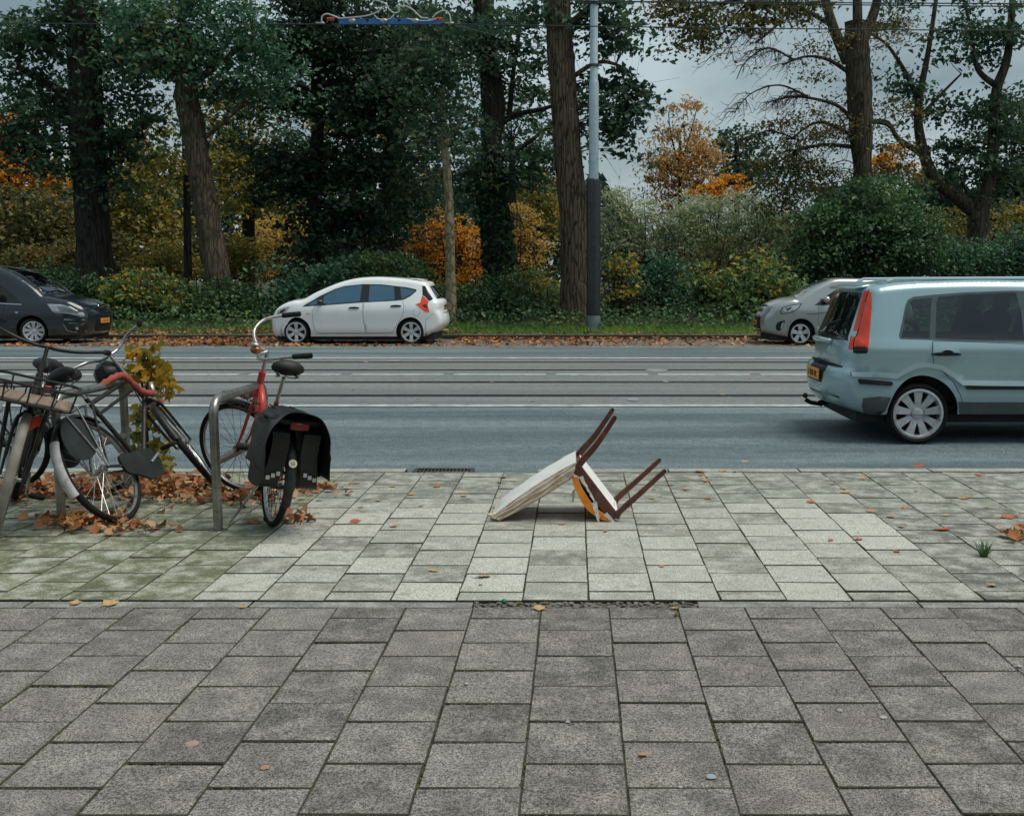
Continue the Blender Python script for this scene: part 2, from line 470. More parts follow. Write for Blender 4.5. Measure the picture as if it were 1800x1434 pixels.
# ------------------------------------------------------------------ slabs
BED = SOIL
def slab_mesh(name, w, d, h=.05, bev=.005, seed=0):
    r = random.Random(seed); x, y = w / 2, d / 2; m = MB(); e = .0022
    j = lambda: (r.random() - .5) * .005
    o = [(-x + j(), -y + j()), (x + j(), -y + j()), (x + j(), y + j()), (-x + j(), y + j())]
    vs = [(a, b, -h) for a, b in o] + [(a, b, -bev) for a, b in o]
    vs += [(a * (1 - bev / x), b * (1 - bev / y), (r.random() - .5) * e) for a, b in o]
    fs = [(8, 9, 10, 11)] + [(i, (i + 1) % 4, 4 + (i + 1) % 4, 4 + i) for i in range(4)] + [(4 + i, 4 + (i + 1) % 4, 8 + (i + 1) % 4, 8 + i) for i in range(4)]
    m.add(vs, fs); me = m.mesh(name); return me
JOINT = PM('joint_dirt', (.022, .023, .017), (.065, .062, .038), 24, .95)
def two_mats(me, mat):      # flanks and arrises are packed with joint dirt, the walked face is clean concrete
    me.materials.append(mat); me.materials.append(JOINT)
    for p in me.polygons: p.material_index = 0 if p.normal.z > .97 else 1
FRONT_M = paving_mat('footpath_slab', .85, (.25, .235, .21), moss_amt=.10)
VERGE_M = paving_mat('verge_slab', .5, (.45, .45, .395), moss_amt=.75)
def piece(name, me, mat, parent, X, Y, z, color, tilt=.003):
    o = mesh_obj(name, me, mat, parent)
    o.location = (X, Y, z + (random.random() - .5) * .004)
    o.rotation_euler = ((random.random() - .5) * tilt * 2, (random.random() - .5) * tilt * 2, (random.random() - .5) * .008)
    o.color = color; return o
def paved(name, X0, pitch, col_edges, Ya, Yb, Yref, mat, colour, vis_fn, extent, gap=.009, bev=.0035):
    """columns of 30 cm slabs running away from the camera, every other column shifted by half a slab"""
    base = MB(); base.add([(-extent, Ya, -.022), (extent, Ya, -.022), (extent, Yb, -.022), (-extent, Yb, -.022)], [(0, 1, 2, 3)])
    root = tag(base.build(name, BED), kind='structure')
    full = [slab_mesh('paving_slab', pitch - gap * .25, pitch - gap, bev=bev, seed=i) for i in range(6)]
    for f in full: two_mats(f, mat)
    cuts = {}; hidden = MB()
    k0, k1 = int((-extent - X0) / pitch) - 1, int((extent - X0) / pitch) + 1
    for k in range(k0, k1 + 1):
        Xc = X0 + (k + .5) * pitch; off = .5 * pitch * (k % 2)
        j = int((Ya - Yref) / pitch) - 2
        while True:
            y0 = Yref + off + j * pitch; y1 = y0 + pitch; j += 1
            if y0 >= Yb: break
            a, b = max(y0, Ya + .004), min(y1, Yb - .004)
            if b - a < .03: continue
            Yc = (a + b) / 2
            if vis_fn(Xc, Yc):
                if b - a > pitch - .01: me = full[random.randrange(6)]
                else:
                    key = round(b - a, 2)
                    if key not in cuts:
                        cuts[key] = slab_mesh('paving_slab', pitch - gap * .25, b - a - gap, bev=bev, seed=50 + len(cuts)); two_mats(cuts[key], mat)
                    me = cuts[key]
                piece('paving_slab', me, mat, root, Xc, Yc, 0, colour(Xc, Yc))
            else:
                hidden.box((Xc, Yc, -.025), (pitch - .008, b - a - .006, .05))
    if hidden.v:
        h = hidden.build('more_slabs', mat, root, False); h.color = colour(extent * .9, (Ya + Yb) / 2); h['kind'] = 'stuff'
    return root
def in_view(X, Y, mg=.22):
    zc = Y * _C + CAM_H * _S
    x = CX + F_PX * X / zc
    return -mg * F_PX / zc < x < 1800 + mg * F_PX / zc and Y > 2.45
def front_col(X, Y):
    k = .72 + .5 * random.random(); t = random.random()
    return (.136 * k, .126 * k + .004 * t, .114 * k + .006 * t, .2)
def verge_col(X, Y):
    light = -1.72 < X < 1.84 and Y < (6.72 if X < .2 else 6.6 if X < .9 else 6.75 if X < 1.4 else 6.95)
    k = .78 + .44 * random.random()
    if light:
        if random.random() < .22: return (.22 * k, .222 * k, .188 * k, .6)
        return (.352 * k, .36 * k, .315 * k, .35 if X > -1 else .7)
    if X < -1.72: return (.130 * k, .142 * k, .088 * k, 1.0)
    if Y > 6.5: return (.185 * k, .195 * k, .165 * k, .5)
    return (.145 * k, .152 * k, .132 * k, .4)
footpath = paved('footpath', -.155, .3, None, 1.2, Y_MID0 - .006, atz(1000, 1342).y, FRONT_M, front_col, in_view, 4.5)
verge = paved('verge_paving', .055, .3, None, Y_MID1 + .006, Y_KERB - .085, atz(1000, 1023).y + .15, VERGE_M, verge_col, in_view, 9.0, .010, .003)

# grit and moss crumbs lodged in the joints
def joint_crumbs(parent, X0, pitch, Ya, Yb, Yref, n, ext, mat):
    V = []; Fc = []
    for _ in range(n):
        k = int(rng.integers(int(-ext / pitch), int(ext / pitch)))
        if rng.random() < .62: X = X0 + k * pitch + rng.normal() * .004; Y = rng.uniform(Ya, Yb)
        else:
            X = X0 + (k + rng.random()) * pitch; Y = Yref + .5 * pitch * (k % 2) + round((rng.uniform(Ya, Yb) - Yref) / pitch) * pitch + rng.normal() * .004
            if not Ya < Y < Yb: continue
        if not in_view(X, Y, .05): continue
        s = rng.uniform(.0022, .0065); b = len(V); a = rng.uniform(0, 6.28)
        for q in range(5): V.append((X + s * cos(a + q * 1.257) * rng.uniform(.7, 1.4), Y + s * sin(a + q * 1.257) * rng.uniform(.7, 1.6), -.006))
        V.append((X, Y, rng.uniform(-.002, .0035))); Fc += [(b + q, b + (q + 1) % 5, b + 5) for q in range(5)]
    me = bpy.data.meshes.new('joint_crumbs'); me.from_pydata(V, [], Fc); o = mesh_obj('joint_crumbs', me, mat, parent); o['kind'] = 'stuff'
CRM = leaf_mat('joint_moss', [(0, (.03, .028, .02)), (.4, (.06, .06, .03)), (.7, (.09, .10, .035)), (1, (.17, .155, .12))], trans=.0)
joint_crumbs(footpath, -.155, .3, 2.4, Y_MID0 - .01, atz(1000, 1342).y, 14000, 3.3, CRM)
joint_crumbs(verge, .055, .3, Y_MID1 + .01, Y_KERB - .09, atz(1000, 1023).y + .15, 22000, 6.0, CRM)

# concrete edging strip between the two pavings, broken out in the middle
EDGE_M = paving_mat('edging_concrete', .5, (.33, .34, .31), moss_amt=.3)
def strip_stones(parent, name, Ya, Yb, ln, X0, X1, mat, color, top=0., h=.12, gapf=None, bev=.003):
    X = X0; i = 0; me = {}
    while X < X1:
        if not (gapf and gapf(X + ln / 2)):
            key = i % 3
            if key not in me:
                me[key] = slab_mesh(name, ln - .008, Yb - Ya, h, bev, 90 + i); two_mats(me[key], mat)
            k = .85 + .3 * random.random()
            o = piece(name, me[key], mat, parent, X + ln / 2, (Ya + Yb) / 2, top, (color[0] * k, color[1] * k, color[2] * k, .4), .002)
        X += ln; i += 1
strip_stones(footpath, 'edging_strip', Y_MID0, Y_MID1, 1.0, -4.46, 5, EDGE_M, (.175, .178, .165), -.004, .1, lambda X: -.46 < X < .54)
# grit and mortar crumbs filling the broken stretch
m = MB()
for _ in range(420):
    X = rng.uniform(-.46, .54); Y = rng.uniform(Y_MID0, Y_MID1); s = rng.uniform(.004, .014)
    m.ball((X, Y, -.012 + s * .3), s, 5, 3, (1, 1, .6))
g = m.build('mortar_crumbs', PM('crumb', (.20, .19, .16), (.07, .066, .05), 40, .95), footpath); g['kind'] = 'stuff'
m = MB(); m.add([(-.46, Y_MID0 - .002, -.014), (.54, Y_MID0 - .002, -.014), (.54, Y_MID1 + .002, -.014), (-.46, Y_MID1 + .002, -.014)], [(0, 1, 2, 3)])
m.build('sand_bed', PM('sand_bed', (.15, .14, .115), (.07, .066, .052), 30, .95, bump=1., bscale=90), footpath)

# near kerb: long stones whose top lies level with the paving, face dropping to the road
KERB_M = paving_mat('kerb_concrete', .5, (.40, .42, .38), moss_amt=.55)
strip_stones(verge, 'kerb_stone', Y_KERB - .08, Y_KERB + .06, 1.0, -9.3, 9.4, KERB_M, (.24, .25, .215), .002, .2, lambda X: abs(X + 1.04) < .42)
# moss and dirt in the gutter
m = MB(); m.add([(-60, Y_KERB + .06, ROAD_Z0 + .006), (60, Y_KERB + .06, ROAD_Z0 + .006), (60, Y_KERB + .2, ROAD_Z0 + .0045), (-60, Y_KERB + .2, ROAD_Z0 + .0045)], [(0, 1, 2, 3)])
m.build('gutter', PM('gutter_dirt', (.055, .06, .05), (.12, .13, .115), 7, .9, bump=.5, stretch=(.2, 1, 1)), road)

# street drain in the kerb line
dc = atz(783, 822); iron = PM('cast_iron', (.05, .052, .052), (.09, .085, .075), 14, .6, .6, bump=.4)
dr = tag(empty('street_drain', (dc.x, Y_KERB - .01, 0)), 'dark cast iron drain grating set flush in the kerb', 'drain')
fm = MB()
for sx in (-1, 1): fm.box((sx * .215, 0, -.02), (.03, .15, .05), bev=.004)
for sy in (-1, 1): fm.box((0, sy * .07, -.02), (.40, .02, .05), bev=.004)
fm.build('grate_frame', iron, dr)
MB().box((0, 0, -.07), (.40, .12, .01)).build('drain_pit', TAR, dr)
for i in range(14): MB().box((-.182 + i * .028, 0, -.014), (.012, .12, .03), bev=.003).build('grate_bar', iron, dr)

# dropped chewing gum and little stickers trodden into the slabs
for (x, y, w, c) in ((338, 1308, 24, (.36, .25, .22)), (466, 1350, 18, (.38, .22, .12)), (1476, 1250, 11, (.34, .34, .32)), (1553, 1262, 13, (.40, .40, .38)), (1250, 1366, 20, (.30, .36, .38)),
                     (998, 1270, 9, (.36, .36, .34)), (845, 1028, 8, (.36, .35, .33)), (1530, 1195, 8, (.3, .3, .28)), (820, 1203, 9, (.36, .36, .35)), (1196, 1385, 8, (.4, .4, .38)), (1792, 1172, 10, (.36, .36, .34))):
    p = atz(x, y); r = w / 2 * p.length / F_PX; mm = MB()
    for k, (rr, zz) in enumerate(((r, .0012), (r * .82, .0032))): pass
    q = [(r * cos(a * pi / 7) * (.85 + .3 * rng.random()), r * sin(a * pi / 7) * (.85 + .3 * rng.random())) for a in range(14)]
    mm.add([(a, b, .0008) for a, b in q] + [(a * .8, b * .8, .003) for a, b in q], [tuple(range(14, 28))] + [(i, (i + 1) % 14, 14 + (i + 1) % 14, 14 + i) for i in range(14)])
    o = mm.build('gum_spot', PM('gum_%d' % x, c, None, 60, .8), footpath); o.location = (p.x, p.y, .003)

# ------------------------------------------------------------------ parking strip of clinker bricks, far kerb
park = MB(); park.add([(-60, Y_PARK - .1, ROAD_Z1 - .05), (60, Y_PARK - .1, ROAD_Z1 - .05), (60, Y_KERB2 + .15, ROAD_Z1 - .05), (-60, Y_KERB2 + .15, ROAD_Z1 - .05)], [(0, 1, 2, 3)])
park = tag(park.build('parking_strip', SOIL), kind='structure')
def brick_mat():
    m, nt, b, out = new_mat('clinker'); g = nt.nodes.new('ShaderNodeNewGeometry')
    rp = nt.nodes.new('ShaderNodeValToRGB'); el = rp.color_ramp.elements
    el.new(.5); el[0].color = (.13, .105, .085, 1); el[1].color = (.23, .19, .155, 1); el[2].color = (.30, .265, .225, 1); el[2].position = 1; el[1].position = .5
    nt.links.new(g.outputs['Random Per Island'], rp.inputs['Fac'])
    n = NOISE(nt, g.outputs['Position'], 40, 4, .6)
    nt.links.new(MIX(nt, .5, rp.outputs['Color'], MIX(nt, 1., rp.outputs['Color'], RAMP(nt, n, .3, .7, (.4, .4, .4), (1.5, 1.5, 1.5)), 'MULTIPLY')), b.inputs['Base Color'])
    b.inputs['Roughness'].default_value = .85; return m
V = []; Fc = []
bw, bd, bh = .215, .108, .06
nrow = int((Y_KERB2 - .12 - Y_PARK) / bd)
for j in range(nrow):
    for i in range(-70, 70):
        X = i * bw + (bw / 2 if j % 2 else 0); Y = Y_PARK + .02 + (j + .5) * bd
        x, y = bw / 2 - .007, bd / 2 - .007; z = ROAD_Z1 + rng.uniform(-.006, .006); b0 = len(V)
        V += [(X - x, Y - y, z - .03), (X + x, Y - y, z - .03), (X + x, Y + y, z - .03), (X - x, Y + y, z - .03)]
        V += [(X - x + .008, Y - y + .008, z), (X + x - .008, Y - y + .008, z + rng.uniform(-.004, .004)), (X + x - .008, Y + y - .008, z), (X - x + .008, Y + y - .008, z + rng.uniform(-.004, .004))]
        Fc += [(b0 + 4, b0 + 5, b0 + 6, b0 + 7)] + [(b0 + q, b0 + (q + 1) % 4, b0 + 4 + (q + 1) % 4, b0 + 4 + q) for q in range(4)]
me = bpy.data.meshes.new('brick_setts'); me.from_pydata(V, [], Fc)
o = mesh_obj('brick_setts', me, brick_mat(), park); o['kind'] = 'stuff'
strip_stones(park, 'edge_sett', Y_PARK - .12, Y_PARK + .01, .5, -14, 14, KERB_M, (.22, .21, .185), ROAD_Z1 + .002, .1)
strip_stones(park, 'kerb_stone', Y_KERB2, Y_KERB2 + .16, 1.0, -16, 16, KERB_M, (.16, .15, .125), .085, .25, bev=.02)

# ================================================================== VEGETATION
LM = {
 'dark':   leaf_mat('leaf_dark_green', [(0, (.018, .045, .030)), (.4, (.038, .090, .055)), (.75, (.07, .145, .078)), (1, (.15, .20, .07))], trans=.42),
 'deep':   leaf_mat('leaf_deep_green', [(0, (.013, .032, .022)), (.5, (.027, .062, .040)), (.85, (.055, .105, .052)), (1, (.18, .15, .04))], trans=.42),  # deepest green leaf tones
 'maple':  leaf_mat('leaf_maple_green', [(0, (.028, .074, .05)), (.5, (.062, .155, .092)), (.85, (.11, .23, .12)), (1, (.24, .24, .06))]),
 'ygreen': leaf_mat('leaf_yellow_green', [(0, (.07, .09, .025)), (.45, (.19, .20, .045)), (.75, (.38, .30, .06)), (1, (.62, .34, .05))]),
 'orange': leaf_mat('leaf_orange', [(0, (.34, .15, .025)), (.35, (.66, .28, .034)), (.7, (.80, .39, .05)), (1, (.80, .50, .09))], trans=.5),
 'yellow': leaf_mat('leaf_yellow', [(0, (.26, .21, .06)), (.5, (.55, .36, .09)), (1, (.70, .48, .13))], trans=.5),
 'rust':   leaf_mat('leaf_rust', [(0, (.22, .145, .06)), (.5, (.50, .30, .10)), (1, (.72, .43, .12))], trans=.45),
 'willow': leaf_mat('leaf_grey_green', [(0, (.20, .26, .17)), (.5, (.40, .47, .29)), (1, (.60, .60, .34))], trans=.45),
 'brown':  leaf_mat('leaf_brown_green', [(0, (.038, .055, .024)), (.45, (.105, .115, .04)), (.85, (.22, .17, .045)), (1, (.42, .21, .04))]),
 'ivy':    leaf_mat('leaf_ivy', [(0, (.022, .062, .03)), (.5, (.065, .145, .058)), (.9, (.16, .26, .09)), (1, (.34, .36, .13))], rough=.4),
 'bushy':  leaf_mat('leaf_bush_green', [(0, (.024, .068, .034)), (.5, (.06, .14, .062)), (1, (.15, .26, .09))], rough=.45),
 'mixed':  leaf_mat('leaf_green_yellow_mix', [(0, (.04, .10, .045)), (.5, (.10, .20, .07)), (.74, (.22, .29, .08)), (.86, (.60, .38, .06)), (1, (.72, .36, .045))]),
 'grass':  leaf_mat('grass_blade', [(0, (.09, .22, .03)), (.5, (.18, .36, .055)), (1, (.32, .47, .09))], trans=.3),
 'litter': leaf_mat('leaf_litter', [(0, (.06, .03, .018)), (.35, (.20, .075, .03)), (.6, (.36, .14, .05)), (.8, (.46, .26, .12)), (1, (.52, .38, .22))], rough=.75, trans=.1),
 'sapling': leaf_mat('leaf_sapling', [(0, (.06, .11, .022)), (.35, (.22, .21, .03)), (.65, (.52, .31, .04)), (1, (.68, .28, .03))], trans=.45),
}
BK = {
 'dark': bark_mat('bark_dark', (.012, .012, .010), (.045, .042, .036), 7, .8),
 'brown': bark_mat('bark_brown', (.028, .021, .015), (.15, .115, .085), 9, 1.0),
 'lean': bark_mat('bark_leaning', (.028, .023, .017), (.13, .105, .075), 8, 1.0, moss=(.055, .06, .03)),
 'plane': bark_mat('bark_pale_patchy', (.10, .085, .05), (.30, .26, .17), 7, .5, moss=(.12, .12, .07), stretch=(1, 1, .6)),
 'grey': bark_mat('bark_grey', (.022, .020, .016), (.10, .085, .062), 8, .9),
 'twig': bark_mat('bark_twig', (.018, .015, .012), (.06, .05, .038), 20, .4),
}
def gz(X, Y): return ground_z(X, Y)
def blob_points(blobs, Y, dens=1.0, cl=.42, leaf=.13, per=42, layers=4.2):
    """leaf positions in sprays inside ellipsoids given by photo position; returns leaves and spray centres"""
    Pt = []; Cc = []
    for bl in blobs:
        x, y, rx, ry = bl[:4]; dY = bl[4] if len(bl) > 4 else 0; k = bl[5] if len(bl) > 5 else 1
        c = aty(x, y, Y + dY); s = pxm(Y + dY)
        R = np.array((rx / s, max(.5 * (rx + ry) / s, .35), ry / s))
        area = pi * R[0] * R[2]
        n = max(20, int(dens * k * layers * area / (leaf * leaf * .30)))
        nc = max(4, int(n / per))
        u = rng.normal(size=(nc, 3)); u /= np.linalg.norm(u, axis=1)[:, None]
        u *= (rng.random(nc) ** .42)[:, None]
        C = np.array(c) + u * R
        w = rng.random(nc) ** .8 + .15; cnt = np.maximum(3, (n * w / w.sum()).astype(int))
        sg = np.minimum(cl, R * .5)
        for cc, q in zip(C, cnt):
            f = .55 + .9 * rng.random()
            g_ = rng.normal(size=(q, 3)) * np.array((sg[0] * 1.5, sg[1] * .8, sg[2] * .30)) * f; th = rng.uniform(0, pi)
            g_[:, 2] -= np.abs(g_[:, 0]) * .28
            ca_, sa_ = cos(th), sin(th); Pt.append(cc + np.stack([g_[:, 0] * ca_ - g_[:, 1] * sa_, g_[:, 0] * sa_ + g_[:, 1] * ca_, g_[:, 2]], 1))
        Cc.append(C)
    return np.vstack(Pt), np.vstack(Cc)
def trunk_path(px, Y):
    return [(aty(p[0], p[1], Y + (p[3] if len(p) > 3 else 0)), p[2] / pxm(Y) / 2) for p in px]
def plant(name, label, cat, group, Y, trunk=None, limbs=(), blobs=(), leaf='dark', bark='dark', size=.19, dens=1., cl=.38, twigs=40, droop=0.,
          up=.6, aspect=.62, extra=None, base=None, sides=14, parts=('trunk', 'crown'), per=42, layers=4.2, rough=.06, lobed=False, bare=None):
    """a tree or shrub: trunk, limbs and twigs as tubes, crown as leaf sprays"""
    if trunk:
        tp = trunk_path(trunk, Y); b = tp[-1][0].copy()
        b.z = gz(b.x, b.y); tp.append((Vector((b.x + (tp[-1][0].x - tp[-2][0].x) * .1, b.y, b.z - .15)), tp[-1][1] * 1.7))
    else:
        tp = None; x0 = sum(q[0] for q in blobs) / len(blobs) if base is None else base
        b = aty(x0, 500, Y); b.z = gz(b.x, b.y)
    root = tag(empty(name, (b.x, b.y, b.z)), label, cat, group)
    L = Vector((b.x, b.y, b.z)); nodes = []
    if tp:
        pts = crom([p for p, r in tp], 8); rr = np.interp(np.linspace(0, 1, len(pts)), np.linspace(0, 1, len(tp)), [r for p, r in tp])
        m = MB(); m.tube([p - L for p in pts], list(rr), sides)
        m.v = [tuple(Vector(v) + Vector(rng.normal(size=3)) * rough * rr.mean()) for v in m.v]
        m.build('trunk', BK[bark], root, True, 80); nodes += pts
    if limbs:
        for lb in limbs:
            m = MB(); q = trunk_path(lb, Y); pts = crom([p for p, r in q], 7)
            r2 = np.interp(np.linspace(0, 1, len(pts)), np.linspace(0, 1, len(q)), [r for p, r in q])
            m.tube([p - L for p in pts], list(r2), 9); nodes += pts; m.build('limb', BK[bark], root, True, 80)
    if bare:
        m = MB()
        for _ in range(bare[0]):
            a = nodes[rng.integers(len(nodes) // 3, len(nodes))]
            if not (bare[1] < CX + F_PX * a.x / a.y < bare[2]): continue
            for q in range(3):
                l = rng.uniform(.35, 1.1); dx = rng.uniform(-1., .45) * l; dy = rng.normal() * .3
                p1 = a + Vector((dx * .5, dy * .5, -.02 * l)); p2 = a + Vector((dx * .9, dy, -.38 * l)); p3 = a + Vector((dx * 1.25, dy * 1.2, -.35 * l + rng.uniform(-.25, .45) * l))
                m.tube([v - L for v in crom([a, p1, p2, p3], 3)], list(np.linspace(.013, .004, 10)), 4, cap=False)
                for b2 in (p1, p2):
                    e = b2 + Vector((-rng.uniform(.1, .5), rng.normal() * .2, -rng.uniform(.0, .45))) * l; m.tube([v - L for v in crom([b2, b2.lerp(e, .5) + Vector((0, 0, .05)), e], 3)], list(np.linspace(.009, .003, 7)), 3, cap=False)
        if m.v: m.build('bare_twigs', BK['twig'], root, False)['kind'] = 'stuff'
    if blobs:
        P, Cn = blob_points(blobs, Y, dens, cl, size, per, layers)
        if twigs:
            if not nodes: nodes = [Vector((b.x + dx * .25, b.y, b.z + .1)) for dx in (-1, 0, 1)]
            NP = np.array([tuple(p) for p in nodes]); m = MB()
            sel = rng.permutation(len(Cn))[:twigs]
            for ci in sel:
                c = Cn[ci]; d = np.linalg.norm(NP - c, axis=1) + np.maximum(0, (NP[:, 2] - c[2])) * .8
                a = Vector(NP[int(np.argmin(d))]); e = Vector(c); ln = (e - a).length
                if ln < .15: continue
                mid = a.lerp(e, .5) + Vector(rng.normal(size=3)) * ln * .10 + Vector((0, 0, ln * .08))
                r0 = min(.045, .012 + ln * .008)
                m.tube([p - L for p in crom([a, mid, e], 4)], list(np.linspace(r0, .006, 9)), 4, cap=False)
                for _ in range(2):
                    e2 = e + Vector(rng.normal(size=3)) * .45; m.tube([mid.lerp(e, .5) - L, e2 - L], [.008, .003], 3, cap=False)
            if m.v: m.build('twigs', BK['twig'], root, False)['kind'] = 'stuff'
        if extra is not None: P = np.vstack([P, extra])
        mesh_obj('crown' if cat == 'tree' else 'foliage', leaf_mesh('leaves', P - np.array(L), size, up, aspect, droop=droop, lobed=lobed), LM[leaf], root)
    return root

G_T = 'trees of the park edge'; G_S = 'shrubs along the far verge'; G_B = 'far trees behind the park edge'
# --- big trees
plant('tree', 'thick dark straight trunk at the left with dense green crown', 'tree', G_T, 34, [(140, -90, 52), (146, 60, 54), (152, 220, 54), (160, 350, 56), (168, 470, 62)],
      limbs=[[(150, 200, 20), (90, 150, 13), (30, 120, 6)], [(155, 130, 22), (230, 80, 14), (300, 20, 8)], [(165, 270, 12), (205, 245, 8), (250, 240, 4)]],
      blobs=[(60, 230, 90, 70), (30, 120, 60, 60, 0, .6), (90, 60, 80, 60, 0, .8), (20, 40, 50, 40, 0, .5), (215, 200, 70, 80, 0, .9), (240, 90, 80, 70), (170, 30, 90, 60, 0, .8), (120, 300, 60, 40, 0, .5), (195, 310, 60, 50, 0, .6)], leaf='dark', dens=.8, twigs=70)
plant('tree', 'leaning brown trunk left of the white car, crown hanging low', 'tree', G_T, 31.5, [(322, 60, 36), (328, 170, 38), (346, 270, 40), (366, 390, 42), (384, 500, 46)],
      limbs=[[(330, 160, 14), (280, 110, 9), (250, 60, 5)], [(335, 150, 15), (400, 100, 10), (450, 60, 6)], [(362, 240, 8), (395, 215, 5), (420, 190, 3)]],
      blobs=[(330, 75, 110, 50), (300, 110, 70, 35), (390, 145, 70, 28), (250, 40, 60, 40), (430, 60, 70, 50), (330, 10, 120, 40), (480, 130, 60, 45, 0, .6)], leaf='maple', bark='lean', dens=.75, twigs=55, size=.15, rough=.09)
plant('tree', 'slim dark trunk close left of the leaning brown trunk', 'tree', G_T, 37, [(322, 200, 10), (328, 330, 12), (331, 490, 15)], blobs=[(300, 270, 60, 60, 0, .5), (400, 300, 55, 60, 0, .5)], leaf='ygreen', twigs=25, dens=.7, sides=8)
plant('tree', 'dark tree with low drooping boughs behind the white car bonnet', 'tree', G_T, 35, [(556, -60, 24), (560, 120, 24), (556, 300, 20), (552, 490, 24)],
      limbs=[[(558, 260, 12), (620, 300, 8), (700, 330, 4)], [(556, 300, 10), (500, 340, 7), (450, 350, 4)], [(560, 150, 13), (640, 130, 8), (700, 90, 5)]],
      blobs=[(600, 60, 110, 75), (500, 120, 70, 80), (640, 200, 90, 75), (560, 290, 90, 60), (690, 300, 70, 45), (480, 300, 60, 60, 0, .7), (640, 380, 80, 40), (560, 400, 60, 50), (700, 120, 70, 80), (560, 0, 120, 50)], leaf='deep', twigs=90, dens=.85)
plant('tree', 'dark multi stemmed tree between the white car and the ivy clad trunk', 'tree', G_T, 39, [(690, -40, 16), (684, 200, 16), (676, 480, 20)], limbs=[[(686, 220, 10), (740, 100, 7), (760, -20, 5)]],
      blobs=[(620, 150, 80, 90, 2), (740, 230, 75, 80), (720, 50, 80, 60), (730, 350, 60, 35), (620, 440, 60, 35)], leaf='dark', twigs=40, dens=.75)
plant('tree', 'young tree with slender pale mottled trunk beside the white car tail', 'tree', G_T, 29.3, [(776, 150, 9), (780, 240, 13), (788, 330, 15), (791, 430, 17), (793, 560, 20)],
      limbs=[[(782, 250, 6), (750, 200, 4), (730, 150, 3)], [(784, 260, 6), (810, 210, 4), (830, 160, 3)]],
      blobs=[(770, 160, 60, 60, 0, .6), (735, 110, 60, 50, 0, .5), (815, 215, 40, 45, 0, .6), (745, 240, 50, 25, 0, .5), (810, 80, 60, 50, 0, .5), (690, 150, 50, 50, 0, .4), (760, 20, 70, 40, 0, .5)], leaf='dark', bark='plane', size=.16, twigs=45, dens=.7, sides=10, rough=.05)
# ivy covered trunk
ivy = []
for (x, y, w) in [(862 + .12 * (y - 320), y, 40 + .1 * (y - 320)) for y in range(318, 500, 4)]:
    c = np.array(aty(x, y, 33)); r = w / pxm(33) / 2
    a = rng.uniform(0, 2 * pi, 26); ivy.append(c + np.stack([np.cos(a) * (r + .04), np.sin(a) * (r + .04), rng.normal(size=26) * .08], 1))
plant('tree', 'dark trunk wrapped in ivy below, right of the orange shrub', 'tree', G_T, 33, [(846, -80, 36), (852, 60, 36), (866, 170, 40), (864, 260, 36), (870, 370, 40), (884, 500, 54)],
      limbs=[[(862, 240, 12), (900, 205, 9), (960, 190, 7), (1000, 175, 5)], [(866, 290, 9), (930, 250, 7), (990, 200, 5)], [(895, 210, 10), (902, 130, 8), (915, 40, 6)]],
      blobs=[(800, 40, 70, 55), (900, 60, 70, 55, 0, .75), (850, 110, 60, 50, 0, .6), (880, 285, 55, 40), (930, 300, 50, 35), (840, 320, 40, 40, 0, .8), (960, 250, 40, 40, 0, .5), (940, 120, 40, 50, 0, .5)], leaf='dark', extra=np.vstack(ivy), twigs=60, dens=.8)
plant('tree', 'tall furrowed brown trunk standing right behind the lamp mast', 'tree', G_T, 30.2, [(976, -110, 44), (982, 40, 44), (990, 160, 46), (1000, 290, 48), (1010, 420, 50), (1016, 550, 62)],
      limbs=[[(984, 60, 16), (1040, 10, 11), (1090, -40, 7)], [(988, 150, 10), (1050, 110, 7), (1100, 120, 4)], [(980, 20, 14), (930, -30, 9)]],
      blobs=[(1075, 60, 45, 60), (1085, 160, 55, 45), (1110, 190, 35, 40), (1070, 240, 45, 40), (1050, 10, 60, 40), (940, 20, 40, 40, 0, .8), (1040, 180, 30, 40, 1)], leaf='dark', bark='brown', twigs=60, dens=.72, sides=20, rough=.05)
# right side
bl = [[(1490, 110, 20), (1462, 40, 17), (1440, -40, 14)], [(1518, 70, 20), (1540, 10, 16), (1550, -60, 12)], [(1508, 60, 18), (1506, -50, 14)],
      [(1496, 130, 9), (1455, 105, 6), (1415, 100, 4), (1375, 115, 2.5)], [(1500, 215, 8), (1470, 185, 6), (1400, 170, 4), (1350, 180, 2)], [(1502, 240, 7), (1440, 215, 5), (1390, 245, 3)],
      [(1470, 50, 9), (1400, 15, 7), (1360, 50, 5), (1330, 75, 3)], [(1440, -30, 10), (1340, -20, 8), (1260, 15, 4)], [(1520, 215, 7), (1560, 220, 6), (1590, 260, 5)], [(1510, 260, 8), (1450, 255, 6), (1400, 265, 3)]]
bl += [[(1395, 105, 4), (1350, 85, 3), (1310, 110, 2), (1295, 140, 1.5)], [(1420, 170, 4), (1370, 150, 3), (1320, 165, 2), (1290, 200, 1.5)], [(1400, 245, 3), (1350, 230, 2.5), (1310, 250, 1.5)], [(1380, 40, 4), (1330, 40, 3), (1290, 75, 2), (1275, 105, 1.5)]]
